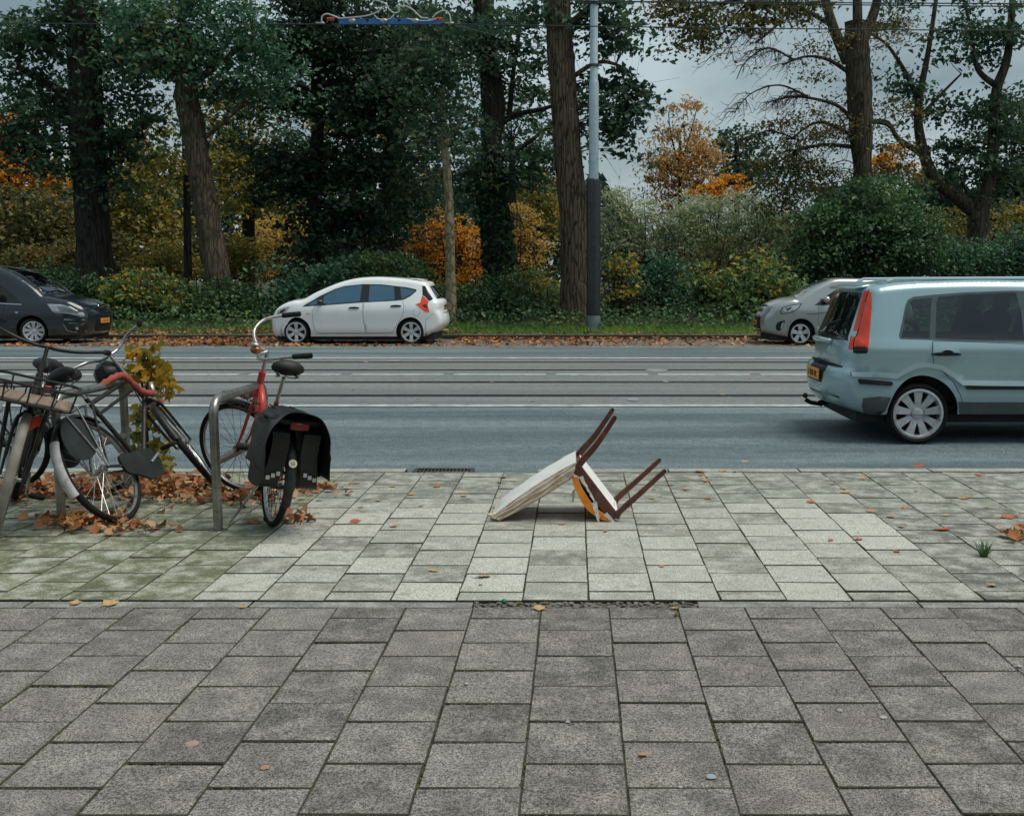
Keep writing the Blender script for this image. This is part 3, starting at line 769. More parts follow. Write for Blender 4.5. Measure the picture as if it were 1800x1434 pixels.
plant('tree', 'tall dark trunk forking at the top, rising behind the big round bush', 'tree', G_T, 35, [(1505, 40, 40), (1508, 110, 42), (1512, 190, 42), (1516, 300, 34), (1522, 420, 38)], limbs=bl,
      blobs=[(1400, 240, 55, 60, 0, .4), (1385, 320, 60, 60, 0, .55), (1440, 300, 60, 60, 0, .5), (1360, 260, 40, 50, 0, .3), (1450, 90, 50, 50, 0, .25), (1410, 390, 60, 40, 0, .6), (1470, 200, 40, 60, 0, .35), (1570, 60, 50, 50, 0, .3), (1565, 195, 40, 40, 0, .35), (1575, 250, 40, 30, 0, .3), (1560, 310, 50, 26, 0, .7), (1590, 290, 30, 30, 0, .5)], leaf='brown', bark='grey', droop=1.2, twigs=70, dens=.8, aspect=.5, size=.12, bare=(130, 1270, 1500))
plant('tree', 'dark leafy bough hanging into the sky at the top right', 'tree', G_T, 27.5, None, limbs=[[(1420, -60, 10), (1330, -10, 7), (1250, 10, 5), (1190, 20, 3)], [(1330, -10, 5), (1290, 30, 3), (1270, 60, 2)]],
      blobs=[(1215, 30, 60, 24), (1185, 8, 40, 16), (1235, 62, 32, 26), (1300, 40, 40, 22), (1340, 10, 60, 22), (1420, 10, 50, 30, 0, .6)], leaf='brown', twigs=30, dens=.8, cl=.25, size=.12, base=1700)
plant('tree', 'crooked tree at the right whose trunk splits low into two limbs', 'tree', G_T, 37, [(1722, 345, 34), (1720, 380, 34), (1719, 430, 40)],
      limbs=[[(1716, 375, 26), (1690, 352, 26), (1645, 315, 22), (1622, 262, 19), (1614, 190, 14), (1632, 90, 9), (1650, -30, 6)],
             [(1730, 360, 24), (1742, 300, 22), (1747, 240, 20), (1752, 160, 18), (1772, 95, 14), (1782, -30, 10)],
             [(1618, 268, 13), (1580, 245, 9), (1560, 215, 6), (1530, 212, 3)], [(1612, 170, 11), (1590, 125, 8), (1560, 80, 5), (1530, 60, 3)], [(1622, 200, 7), (1660, 160, 5), (1690, 130, 3)],
             [(1750, 150, 12), (1718, 120, 9), (1706, 50, 6), (1690, -20, 4)], [(1712, 370, 10), (1700, 335, 8), (1690, 320, 5)]],
      blobs=[(1680, 60, 70, 60, 0, .45), (1770, 60, 50, 70, 0, .7), (1770, 200, 50, 60, 0, .75), (1680, 270, 50, 50, 0, .8), (1590, 150, 60, 50, 0, .3), (1760, 310, 45, 50, 0, .9), (1640, 170, 50, 50, 0, .3), (1600, 20, 60, 40, 0, .35), (1720, 180, 40, 40, 0, .5)],
      leaf='dark', bark='grey', dens=.75, twigs=90, droop=.4)
# --- far trees seen through the gap
plant('tree', 'weeping tree with rust brown foliage in the gap behind the shrubs', 'tree', G_B, 58, [(1195, 250, 4), (1195, 330, 7), (1196, 480, 10)],
      limbs=[[(1196, 300, 3.5), (1180, 240, 2.5), (1175, 200, 1.2)], [(1196, 290, 3.5), (1215, 230, 2.5), (1225, 190, 1.2)], [(1196, 320, 3), (1160, 280, 2), (1148, 300, 1)], [(1198, 310, 3), (1235, 265, 2), (1252, 290, 1)]],
      blobs=[(1185, 195, 22, 22, 0, .3), (1222, 190, 24, 22, 0, .35), (1175, 235, 24, 30, 0, .5), (1215, 240, 28, 32, 0, .8), (1240, 265, 22, 36, 0, .8), (1160, 285, 22, 34, 0, .7), (1195, 285, 26, 36, 0, .9), (1225, 305, 28, 30, 0, .9), (1150, 325, 18, 28, 0, .6), (1185, 335, 24, 28, 0, .8), (1172, 385, 16, 36, 0, .6), (1160, 430, 10, 34, 0, .6)], leaf='rust', droop=2.6, aspect=.34, size=.24, twigs=60, cl=.5, dens=1.15)
plant('tree', 'round dark green tree far back, right of the rust brown one', 'tree', G_B, 66, [(1295, 250, 8), (1296, 480, 12)], blobs=[(1295, 245, 34, 36), (1310, 290, 40, 40), (1280, 300, 30, 30)], leaf='dark', size=.3, cl=.7, twigs=15, dens=.8)
plant('tree', 'small bright orange crown above the grey green shrubs', 'tree', G_B, 48, [(1265, 330, 6), (1268, 480, 9)], limbs=[[(1266, 340, 4), (1290, 310, 2)], [(1266, 350, 4), (1235, 325, 2)]], blobs=[(1255, 325, 26, 14), (1285, 314, 22, 10, 0, .8), (1228, 334, 18, 12, 0, .8), (1268, 345, 30, 14, 0, .7), (1300, 330, 12, 14, 0, .5)], leaf='orange', size=.17, cl=.3, twigs=30)
plant('tree', 'blazing orange tree at the far left edge', 'tree', G_B, 46, [(10, 250, 10), (14, 480, 14)], blobs=[(15, 270, 42, 42), (60, 300, 45, 30), (-20, 300, 40, 40), (30, 220, 40, 24, 0, .5), (95, 320, 24, 20)], leaf='orange', size=.2, twigs=30, cl=.5)
plant('tree', 'orange tree glimpsed high between the dark trunks', 'tree', G_B, 60, [(690, 240, 7), (700, 480, 12)], blobs=[(695, 232, 34, 16), (765, 310, 24, 12), (640, 385, 40, 14), (575, 215, 30, 18, 0, .4)], leaf='orange', size=.26, twigs=10, cl=.45, dens=.55)
plant('tree', 'small orange crown behind the round bush at the right', 'tree', G_B, 50, [(1550, 260, 6), (1552, 480, 9)], blobs=[(1545, 272, 26, 14, 0, .8), (1575, 262, 16, 10, 0, .6), (1555, 292, 30, 14, 0, .7), (1605, 305, 20, 16, 0, .4)], leaf='orange', size=.16, twigs=25, cl=.3)
for i, (lab, x, w, bb, lf, Y) in enumerate([
    ('yellow green tree behind the thick dark trunk at the left', 220, 10, [(215, 300, 75, 70), (270, 380, 60, 60), (180, 400, 60, 60)], 'ygreen', 44),
    ('yellow green tree behind the leaning brown trunk', 430, 9, [(420, 260, 60, 60), (450, 340, 60, 50), (390, 180, 50, 40)], 'ygreen', 47),
    ('pale yellow tree low behind the drooping dark boughs', 490, 9, [(490, 420, 55, 55), (450, 460, 50, 40)], 'yellow', 52),
    ('olive brown tree above the dark car at the left', 60, 10, [(60, 380, 90, 55), (40, 440, 80, 45), (130, 430, 60, 50)], 'brown', 41),
    ('yellow tinged tree between the ivy clad trunk and the furrowed one', 945, 8, [(940, 330, 45, 35), (960, 380, 40, 50)], 'ygreen', 50),
    ('dark green tree behind the crooked tree at the right', 1790, 12, [(1780, 330, 70, 60), (1700, 380, 60, 50), (1800, 230, 60, 80), (1640, 330, 50, 40)], 'deep', 48)]):
    plant('tree', lab, 'tree', G_B, Y, [(x, bb[0][1], w), (x + 2, 490, w * 1.3)], blobs=bb, leaf=lf, size=.2, cl=.55, twigs=25, dens=.9, sides=8)
for i, (lab, x, w, bb) in enumerate([
    ('dark crowned tree filling the gap behind the thick dark trunk', 100, 12, [(60, 190, 70, 50), (140, 140, 70, 50), (200, 230, 60, 50)]),
    ('dark crowned tree far behind the leaning brown trunk', 440, 11, [(400, 230, 60, 40), (470, 250, 60, 45), (440, 170, 60, 40), (520, 220, 50, 50)]),
    ('dark crowned tree far behind the drooping boughs', 620, 11, [(580, 270, 60, 40), (650, 260, 60, 50), (720, 280, 50, 50), (620, 190, 60, 40)]),
    ('dark crowned tree far behind the ivy clad trunk', 900, 11, [(830, 250, 50, 50), (900, 220, 45, 45), (950, 260, 40, 50), (820, 160, 50, 50), (930, 170, 40, 40)])]):
    plant('tree', lab, 'tree', G_B, 47, [(x, bb[0][1], w), (x + 2, 490, w * 1.3)], blobs=bb, leaf='dark', size=.22, cl=.5, twigs=20, dens=.42, sides=8)
# --- shrubs
def shrub(label, Y, blobs, leaf, **kw):
    kw.setdefault('twigs', 26); kw.setdefault('cl', .3)
    return plant('shrub', label, 'shrub', G_S, Y, None, (), blobs, leaf, **kw)
shrub('glowing orange shrub behind the slender pale trunk', 36, [(775, 400, 30, 18), (815, 410, 26, 22), (750, 425, 22, 20), (845, 440, 20, 24), (795, 440, 34, 26), (765, 462, 30, 24), (825, 475, 34, 28), (790, 490, 40, 24), (728, 398, 16, 8, 0, .5), (800, 380, 30, 9, 0, .5), (722, 440, 12, 12, 0, .35), (862, 462, 12, 20, 0, .4), (745, 480, 20, 16, 0, .5), (770, 372, 14, 8, 0, .4)], 'orange', dens=.5, size=.10, twigs=110)
shrub('yellow shrub between the ivy clad trunk and the furrowed trunk', 38, [(915, 375, 20, 22), (935, 400, 20, 24), (905, 420, 22, 26), (930, 440, 24, 30), (915, 475, 28, 30)], 'yellow', dens=.55, size=.1, twigs=50)
shrub('big round dark green bush right of centre above the silver cars', 33, [(1530, 350, 75, 45), (1470, 400, 75, 55), (1580, 400, 75, 55), (1530, 430, 120, 55), (1430, 450, 60, 40), (1620, 440, 50, 45)], 'bushy', dens=1.0, size=.14)
shrub('green shrub with yellow and orange leaves beside the silver hatchback', 30.6, [(1345, 480, 55, 45), (1310, 520, 55, 35), (1385, 500, 36, 40)], 'mixed', dens=.8, size=.16)
shrub('pale grey green shrub just right of the lamp mast', 41, [(1085, 350, 26, 26), (1115, 365, 28, 30), (1075, 395, 30, 36), (1125, 405, 34, 36), (1095, 440, 50, 40), (1135, 370, 16, 20, 0, .6)], 'willow', size=.15, aspect=.3, dens=.9)
shrub('tall grey green shrub in front of the weeping tree', 41, [(1205, 365, 28, 28), (1245, 355, 30, 26), (1285, 370, 30, 30), (1190, 400, 28, 34), (1235, 400, 40, 36), (1285, 410, 40, 34), (1215, 440, 44, 36), (1270, 445, 50, 34)], 'willow', size=.15, aspect=.3, dens=.9)
shrub('grey green shrub left of the big round bush', 40, [(1325, 360, 24, 30), (1360, 375, 30, 36), (1390, 400, 30, 36), (1320, 405, 34, 34), (1355, 430, 46, 34)], 'willow', size=.15, aspect=.35, dens=.8)
shrub('bare twiggy reddish shrub in front of the grey green shrubs', 37, [(1280, 450, 60, 50, 0, .35), (1240, 470, 50, 40, 0, .4)], 'brown', dens=.5, twigs=120, size=.1)
shrub('low dark green shrub right of the lamp mast foot', 31.5, [(1105, 535, 36, 26), (1150, 500, 36, 36), (1185, 525, 36, 34), (1165, 465, 26, 26)], 'maple', size=.13)
shrub('yellowing bramble right beside the lamp mast', 30.5, [(1085, 500, 30, 40), (1100, 470, 28, 30)], 'mixed', size=.12, dens=.6)
shrub('green shrub between the mast and the silver hatchback', 31.8, [(1250, 530, 40, 34), (1225, 490, 34, 34), (1270, 500, 26, 30)], 'mixed', size=.13, dens=.9)
shrub('broad leafy shrub at the right edge above the moving car', 34.5, [(1740, 460, 70, 42), (1680, 455, 50, 45), (1790, 440, 50, 50)], 'maple', size=.13, dens=.9)
shrub('shady bush at the right behind the crooked trunk', 40, [(1670, 400, 60, 40), (1780, 390, 50, 45)], 'ygreen', size=.14, dens=.8)
shrub('low dark hedge bush at the left behind the dark car', 30.6, [(150, 515, 45, 36), (105, 495, 36, 36), (185, 530, 30, 24)], 'bushy', size=.12)
shrub('low hedge bush with dark leaves left of the leaning trunk', 30.6, [(225, 510, 40, 36), (265, 495, 34, 34), (305, 520, 40, 34)], 'mixed', size=.13)
shrub('dark hedge bush at the foot of the leaning trunk', 30.8, [(355, 528, 36, 30), (400, 515, 36, 36), (445, 530, 36, 30)], 'ivy', size=.12)
shrub('dark bush behind the bonnet of the white car', 31.2, [(500, 500, 40, 50), (545, 520, 40, 36), (585, 490, 36, 46)], 'maple', size=.13)
shrub('dark bush behind the roof of the white car', 32, [(640, 480, 60, 50), (700, 485, 50, 50), (740, 510, 40, 50)], 'ivy', size=.12)
shrub('ivy covered bush right of the white car tail', 30.8, [(830, 530, 45, 40), (880, 520, 50, 45)], 'ivy', size=.11)
shrub('yellow green bush left of the furrowed trunk', 32, [(930, 500, 40, 50), (970, 520, 36, 40)], 'mixed', size=.12, dens=.8)
shrub('dark shrub deep behind the dark car', 38, [(80, 470, 80, 40), (180, 450, 70, 45), (20, 480, 50, 40)], 'brown', size=.14)
shrub('shrub with yellow leaves deep behind the leaning trunk', 38.5, [(290, 455, 60, 40), (420, 450, 50, 45)], 'ygreen', size=.14)
shrub('dark green shrub deep behind the white car', 39, [(560, 450, 70, 45), (650, 440, 60, 45)], 'deep', size=.14)

# --- far wood: one mass of foliage closing the view
def woodtop(x): return np.interp(x, [-400, 0, 120, 420, 600, 900, 1040, 1070, 1120, 1400, 1440, 1560, 1800, 2200], [300, 300, 330, 270, 290, 320, 300, 350, 400, 390, 330, 330, 300, 280])
n = 52000; xx = rng.uniform(-300, 2100, n); YY = rng.uniform(56, 82, n)
base_y = 497; tt = woodtop(xx) + 16 * np.sin(xx * .045) + 12 * np.sin(xx * .11 + 2); yy = base_y - (base_y - tt) * rng.random(n) ** .8
keep = NOISEV = np.sin(xx * .06 + YY) * np.sin(yy * .09 + xx * .02) > -.62
Pw = np.array([tuple(aty(a, b2, c)) for a, b2, c in zip(xx[keep], yy[keep], YY[keep])])
wd = mesh_obj('far_wood', leaf_mesh('leaves', Pw, .5, .5, .7), LM['deep']); tag(wd, 'dark mass of woodland closing the view behind the trees', 'woodland', kind='stuff')

# --- ivy ground cover and grass behind the far kerb
def scatter(n, x0, x1, Y0, Y1, zf):
    X = rng.uniform(x0, x1, n); Y = rng.uniform(Y0, Y1, n)
    return np.stack([X, Y, np.array([gz(a, b2) for a, b2 in zip(X, Y)]) + zf(n)], 1)
P = scatter(15000, -19, 15, Y_KERB2 + 1.6, 32, lambda n: rng.random(n) ** 1.5 * .42)
tag(mesh_obj('ivy_ground_cover', leaf_mesh('leaves', P, .11, 1.0, .8), LM['ivy']), 'dark ivy creeping over the ground under the shrubs', 'ground cover', kind='stuff')
n = 26000; X = rng.uniform(-17, 14, n); t = rng.random(n) ** 1.0; Y = Y_KERB2 + .55 + 1.9 * t
keep = (rng.random(n) < np.where((X > -3.4), .95, .35)) ; X, Y = X[keep], Y[keep]; n = len(X)
h = rng.uniform(.06, .17, n); a = rng.uniform(0, 2 * pi, n); lean = rng.normal(size=(n, 2)) * .05
Z = np.array([gz(p, q) for p, q in zip(X, Y)]) - .01
V = np.stack([np.stack([X - np.cos(a) * .009, Y - np.sin(a) * .009, Z], 1), np.stack([X + np.cos(a) * .009, Y + np.sin(a) * .009, Z], 1), np.stack([X + lean[:, 0], Y + lean[:, 1], Z + h], 1)], 1).reshape(-1, 3)
me = bpy.data.meshes.new('grass'); me.from_pydata(V.tolist(), [], np.arange(len(V)).reshape(-1, 3).tolist())
tag(mesh_obj('verge_grass', me, LM['grass']), 'bright green grass along the far kerb', 'grass', kind='stuff')

# --- fallen leaves lying in masses: parking strip, far kerb, round the bicycle stands
n = 9500; X = rng.uniform(-17, 13, n); w = np.interp(X, [-17, -3.2, -1.0, 3, 13], [1, 1, .55, .22, .45])
Y = Y_PARK + (Y_KERB2 - Y_PARK) * (1 - rng.random(n) ** np.where(X < -3, 1.1, 1.9) * .98) - .02
keep = (rng.random(n) < w) & ~(((X > -6.7) & (X < -2.95) | (X < -10.9) | (X > 4.55) & (X < 7.7)) & (Y > Y_PARK + .55) & (rng.random(n) < .93)); X, Y = X[keep], Y[keep]
P1 = np.stack([X, Y, np.full(len(X), ROAD_Z1 + .012) + rng.random(len(X)) * .03], 1)
n = 5200; X = rng.uniform(-17, 13, n); Y = Y_KERB2 + .14 + rng.random(n) ** 1.4 * np.where(X < -3, 1.5, .75)
P2 = np.stack([X, Y, np.array([max(.086 if q < Y_KERB2 + .16 else -1, gz(p, q)) for p, q in zip(X, Y)]) + .012 + rng.random(n) * .03], 1)
tag(mesh_obj('leaf_litter', leaf_mesh('leaves', np.vstack([P1, P2]), .095, 2.2, .8, lobed=False, fold=.18), LM['litter']), 'orange brown fallen leaves strewn along the far parking strip and kerb', 'fallen leaves', kind='stuff')
P = []
for (x, y, sx, sy, n) in ((110, 868, 95, 9, 260), (60, 858, 60, 6, 120), (150, 920, 45, 8, 170), (330, 858, 40, 8, 120), (290, 868, 40, 9, 120), (440, 872, 45, 9, 120), (395, 880, 60, 6, 50), (530, 862, 40, 5, 45), (240, 930, 40, 5, 30), (1795, 945, 16, 5, 26), (250, 845, 60, 6, 110), (510, 918, 24, 6, 22)):
    n = int(n * 1.0); xs_, ys_ = rng.normal(x, sx, n), rng.normal(y, sy, n)
    for a, b2 in zip(xs_, ys_):
        if b2 > 835: q = atz(a, b2); P.append((q.x, q.y, .012 + rng.random() * .025))
tag(mesh_obj('leaf_litter', leaf_mesh('leaves', P, .058, 1.3, .85, lobed=True, fold=.3), LM['litter']), 'drift of rust brown fallen leaves under the parked bicycles', 'fallen leaves', kind='stuff')

# --- single fallen leaves, each a thing of its own
LF = []
for i in range(7):
    rr = random.Random(i); m = MB(); k = rr.uniform(.7, 1.3); cu = rr.uniform(.15, .5)
    sh = [(-.5, 0), (-.30, .34), (-.05, .26), (.03, .52), (.16, .24), (.5, .0), (.16, -.24), (.03, -.52), (-.05, -.26), (-.30, -.34)]
    if i % 3 == 2: sh = [(-.5, 0), (-.25, .2), (.05, .27), (.3, .16), (.5, 0), (.3, -.16), (.05, -.27), (-.25, -.2)]
    vs = [(a, b2 * k, cu * (a * a * .8 + b2 * b2 * .9) + rr.uniform(-.04, .04)) for a, b2 in sh]
    nn = len(vs); vs.append((0, 0, .01)); fs = [(nn, q, (q + 1) % nn) for q in range(nn)]
    vs += [(-.5, .0, vs[0][2]), (-.85, .06, .02), (-.85, .02, .02)]; fs.append((nn + 1, nn + 2, nn + 3))
    m.add(vs, fs); LF.append(m.mesh('leaf_%d' % i))
LFM = []
for i, (c, d) in enumerate((((.40, .17, .06), (.26, .09, .03)), ((.46, .27, .13), (.34, .17, .07)), ((.50, .34, .17), (.40, .24, .1)), ((.42, .115, .03), (.28, .07, .02)))):
    LFM.append(PM('dry_leaf_%d' % i, c, d, 3, .75))
def drop(x, y, px_w, label, group, k=None, z=0.0):
    p = atz(x, y, z); w = px_w / F_PX * sqrt(p.x ** 2 + p.y ** 2)
    me = LF[random.randrange(7)].copy(); me.materials.append(LFM[random.randrange(4) if k is None else k])
    o = bpy.data.objects.new('fallen_leaf', me); COL.objects.link(o)
    o.location = (p.x, p.y, (z if z >= 0 else road_z(p.y) + .004) + .006); o.scale = (w, w, w * .6)
    o.rotation_euler = (random.uniform(-.15, .15), random.uniform(-.15, .15), random.uniform(0, 6.28))
    if '%' in label:
        label = label % (('rust brown', 'tan', 'pale tan', 'orange red')[[i for i in range(4) if me.materials[0] is LFM[i]][0]], ORD[sum(q < x for q in DX)])
    tag(o, label, 'leaf', group); return o
ORD = 'first second third fourth fifth sixth seventh eighth ninth tenth eleventh twelfth thirteenth fourteenth fifteenth sixteenth seventeenth eighteenth nineteenth twentieth twenty-first twenty-second twenty-third twenty-fourth twenty-fifth'.split()
DX = []
for (x, y, w, k, lab) in ((848, 1014, 34, 2, 'curled tan leaf on the pale slabs right of the edging gap'), (193, 1061, 30, 2, 'right one of two yellow leaves lying on the edging strip at the left'),
    (133, 1060, 24, 2, 'left one of two yellow leaves lying on the edging strip at the left'), (1131, 1328, 22, 1, 'small orange leaf on the dark footpath slabs at the bottom'),
    (948, 1071, 26, 2, 'flat tan leaf on the broken stretch of edging'), (1186, 1070, 18, 1, 'crumpled tan leaf at the right end of the broken edging'), (446, 919, 30, 3, 'large orange leaf between the stand and the rear bicycle wheel'),
    (1655, 932, 34, 3, 'big orange leaf on the dark slabs at the right'), (1744, 1030, 26, 2, 'pale leaf on the slabs at the far right, near the edging'), (1612, 820, 26, 3, 'reddish leaf at the kerb behind the silver moving car'),
    (763, 1004, 20, 2, 'small pale leaf on the pale slabs left of the curled tan leaf'), (1163, 996, 14, 1, 'small orange leaf on the pale slabs in front of the chair legs'), (988, 922, 16, 1, 'small tan leaf right in front of the chair'),
    (427, 1068, 12, 1, 'tiny tan leaf on the edging strip below the bicycle'), (1508, 949, 18, 3, 'small orange leaf at the right end of the pale slabs')):
    drop(x, y, w, lab, None, k)
S1 = ((625, 918, 22), (692, 926, 18), (635, 892, 14), (625, 850, 16), (690, 856, 14), (768, 856, 14), (724, 870, 18), (815, 872, 14), (1065, 934, 14), (740, 890, 12), (560, 880, 14), (1460, 950, 14), (1576, 970, 16), (1480, 860, 12), (1425, 883, 18), (1150, 860, 12), (1310, 812, 16), (1005, 905, 10), (665, 880, 12))
DX = [q[0] for q in S1]
for (x, y, w) in S1:
    drop(x, y, w, 'small %s leaf scattered round the chair and kerb, %s of these from the left', 'dry leaves scattered round the chair')
S1 = ((885, 840, 18), (878, 848, 14), (1230, 830, 22), (1240, 846, 22), (1232, 836, 18), (1206, 862, 16), (1180, 853, 16), (1245, 877, 16), (1270, 828, 16), (1292, 830, 14), (1145, 877, 14), (1486, 866, 18), (1532, 900, 18), (1565, 909, 16), (1590, 893, 18), (1584, 927, 18), (1662, 907, 14), (1516, 842, 16), (1695, 876, 20), (1735, 892, 14), (1720, 836, 14), (1610, 864, 10), (1770, 910, 26), (1784, 908, 18), (1465, 852, 14))
DX = [q[0] for q in S1]
for (x, y, w) in S1:
    drop(x, y, w, '%s leaf on the kerbside slabs and those at the right, %s from the left', 'leaves scattered on the slabs at the right')
S1 = ((936, 706, 10), (1062, 704, 9), (643, 638, 7), (735, 702, 8), (840, 672, 9), (1300, 664, 8), (1218, 684, 9), (1270, 695, 9), (1318, 668, 8), (1048, 664, 8), (1370, 676, 7), (620, 688, 6), (985, 651, 7), (1395, 652, 7), (1262, 679, 7), (560, 668, 6), (1410, 700, 8), (865, 674, 8), (709, 675, 7))
DX = [q[0] for q in S1]
for (x, y, w) in S1:
    drop(x, y, w, '%s leaf lying on the tramway asphalt, %s from the left', 'leaves on the tramway', None, -.03)
# --- weeds in the joints
def tuft(x, y, n, h, spread, label, col='grass'):
    p = atz(x, y); P = []; F2 = []
    for i in range(n):
        a = rng.uniform(0, 2 * pi); r = rng.uniform(0, spread * .3); l = h * rng.uniform(.5, 1.1); o = rng.uniform(.2, 1) * spread
        x0, y0 = r * cos(a), r * sin(a); b0 = len(P); s = .004
        P += [(x0 - s * sin(a), y0 + s * cos(a), 0), (x0 + s * sin(a), y0 - s * cos(a), 0), (x0 + o * .6 * cos(a) + s * .7 * sin(a), y0 + o * .6 * sin(a), l * .7), (x0 + o * .6 * cos(a) - s * .7 * sin(a), y0 + o * .6 * sin(a), l * .7), (x0 + o * 1.1 * cos(a), y0 + o * 1.1 * sin(a), l)]
        F2 += [(b0, b0 + 1, b0 + 2, b0 + 3), (b0 + 3, b0 + 2, b0 + 4)]
    me = bpy.data.meshes.new('blades'); me.from_pydata(P, [], F2); o = mesh_obj('grass_tuft', me, LM[col]); o.location = (p.x, p.y, -.004); tag(o, label, 'weed', 'weeds in the paving joints'); return o
tuft(1729, 978, 46, .09, .06, 'spiky dark green grass tuft growing from a joint at the right', 'bushy')
tuft(1786, 950, 30, .06, .06, 'straggly grass tuft among leaves at the right edge', 'ygreen')
tuft(912, 1062, 18, .02, .02, 'tiny moss tuft at the left end of the broken edging', 'ygreen')
tuft(1188, 1082, 16, .02, .018, 'tiny moss tuft at the right end of the broken edging', 'ygreen')
tuft(120, 925, 40, .10, .12, 'dry straw grass at the foot of the left bicycle stand', 'yellow')
tuft(205, 915, 26, .08, .10, 'thin dry grass under the rear wheel of the black bicycle', 'yellow')
p = atz(886, 1061); m = MB(); m.ball((0, 0, .012), .013, 10, 7, (1, 1, .85)); o = m.build('bottle_cap', PM('green_cap', (.02, .14, .07), None, 20, .4)); o.location = (p.x, p.y, 0)
tag(o, 'small green bottle cap lying on the broken edging', 'bottle cap')

# --- young shoot with yellow leaves standing behind the bicycles
yt = empty('sapling', atz(262, 842)); tag(yt, 'young sapling with big yellow and green leaves behind the bicycles', 'sapling'); L = Vector(yt.location)
m = MB(); Ys = L.y
def sp(x, y, dy=0): return aty(x, y, Ys + dy) - L
m.tube([p for p in crom([sp(262, 842), sp(258, 760), sp(252, 690), sp(240, 620)], 5)], list(np.linspace(.016, .006, 16)), 7); m.build('stem', BK['twig'], yt)
m = MB()
for (a, b2) in (((254, 690), (285, 640)), ((256, 720), (215, 660)), ((250, 660), (270, 610)), ((258, 760), (282, 730)), ((258, 770), (240, 745)), ((259, 790), (280, 800)), ((250, 660), (205, 655)), ((257, 740), (236, 725))):
    m.tube([sp(*a), sp((a[0] + b2[0]) / 2, (a[1] + b2[1]) / 2 - 5, .03), sp(*b2)], [.006, .004, .002], 5)
m.build('twigs', BK['twig'], yt)['kind'] = 'stuff'
def spray(sp_list, n, sd):
    out = []
    for (x, y) in sp_list:
        c = np.array(sp(x, y)); out.append(c + rng.normal(size=(n, 3)) * np.array((sd, sd * 1.2, sd)))
    return np.vstack(out)
mesh_obj('foliage', leaf_mesh('leaves', spray([(240, 622), (262, 630), (275, 648), (250, 652), (285, 668), (220, 655), (262, 668), (290, 688)], 20, .045), .07, .3, .95, droop=1.2, lobed=True), LM['sapling'], yt)
mesh_obj('foliage', leaf_mesh('leaves', spray([(245, 730), (265, 745), (250, 760), (280, 790), (240, 780), (286, 812)], 22, .05), .066, .3, .95, droop=.9, lobed=True), LM['ygreen'], yt)

# ================================================================== CARS
def car_paint(name, c, flake=.15, rough=.32, dirt=.0):
    m, nt, b, out = new_mat(name); v = vec_obj(nt)
    n = NOISE(nt, v, 3.0, 6, .6)
    col = MIX(nt, RAMP(nt, n, .35, .75, (0, 0, 0), (.35, .35, .35)), c, tuple(x * .78 for x in c))
    if dirt:     # road film thrown up along the sills
        z = nt.nodes.new('ShaderNodeSeparateXYZ'); nt.links.new(v, z.inputs[0])
        g = RAMP(nt, MATH(nt, 'ADD', z.outputs['Z'], MATH(nt, 'MULTIPLY', n, .25)), .25, .75, (1, 1, 1), (0, 0, 0))
        col = MIX(nt, MATH(nt, 'MULTIPLY', g, dirt), col, (.10, .095, .08))
    nt.links.new(col, b.inputs['Base Color']); b.inputs['Metallic'].default_value = flake
    b.inputs['Roughness'].default_value = rough; b.inputs['Coat Weight'].default_value = .7; b.inputs['Coat Roughness'].default_value = .05
    BUMP(nt, b, NOISE(nt, v, 260, 2, .5), .02, .002); return m
RUB = PM('rubber', (.009, .009, .010), (.016, .016, .016), 14, .8, spec=.2)
BLK = PM('black_plastic', (.011, .012, .013), (.016, .017, .018), 10, .5, spec=.3)
BLKG = PM('gloss_black', (.012, .013, .014), (.016, .017, .018), 10, .15, spec=.6)
INT = PM('car_interior', (.022, .022, .024), (.035, .035, .036), 8, .8)
SEAM = PM('seam_shadow', (.012, .012, .013), (.016, .016, .017), 8, .8)
ALLOY = PM('alloy', (.62, .65, .67), (.54, .57, .59), 8, .4, .5, dirt=(.34, .33, .31))
CHROME = PM('chrome', (.72, .74, .75), (.6, .62, .63), 9, .18, 1.)
LENS = PM('lamp_lens', (.48, .52, .54), (.36, .40, .42), 16, .12, .4, spec=.7)
RED = PM('red_lens', (.86, .085, .035), (.74, .06, .028), 9, .25, spec=.5)
DRED = PM('dark_red_lens', (.13, .012, .01), None, 9, .3, spec=.6)
PLATE = PM('plate_yellow', (.78, .36, .05), (.70, .30, .04), 20, .45)
CLAD = PM('grey_cladding', (.075, .085, .085), (.10, .105, .1), 5, .7)
GL_S = GLASS('side_glass', (.36, .43, .44), .035)
GL_B = GLASS('sky_tinted_side_glass', (.26, .40, .46), .26, (.42, .72, .95))  # blue of the reflected sky is put into the gloss colour
GL_W = GLASS('screen_glass', (.38, .43, .44), .08)

def in_poly(P, poly):
    x, y = P[:, 0], P[:, 1]; r = np.zeros(len(P), bool); n = len(poly); j = n - 1
    for i in range(n):
        xi, yi = poly[i]; xj, yj = poly[j]
        c = ((yi > y) != (yj > y)) & (x < (xj - xi) * (y - yi) / (yj - yi + 1e-12) + xi); r ^= c; j = i
    return r
def inset(poly, d):
    n = len(poly); a = sum(poly[i][0] * poly[(i + 1) % n][1] - poly[(i + 1) % n][0] * poly[i][1] for i in range(n)); sg = 1 if a > 0 else -1; out = []
    for i in range(n):
        p0, p1, p2 = [Vector(poly[k]) for k in (i - 1, i, (i + 1) % n)]
        e1 = (p1 - p0).normalized(); e2 = (p2 - p1).normalized()
        nn = Vector((-(e1.y + e2.y), e1.x + e2.x)); L = nn.length
        if L < 1e-6: out.append(tuple(p1)); continue
        nn /= L; k = max(.5, abs(nn.dot(Vector((-e1.y, e1.x))))); out.append(tuple(p1 + nn * sg * d / k))
    return out
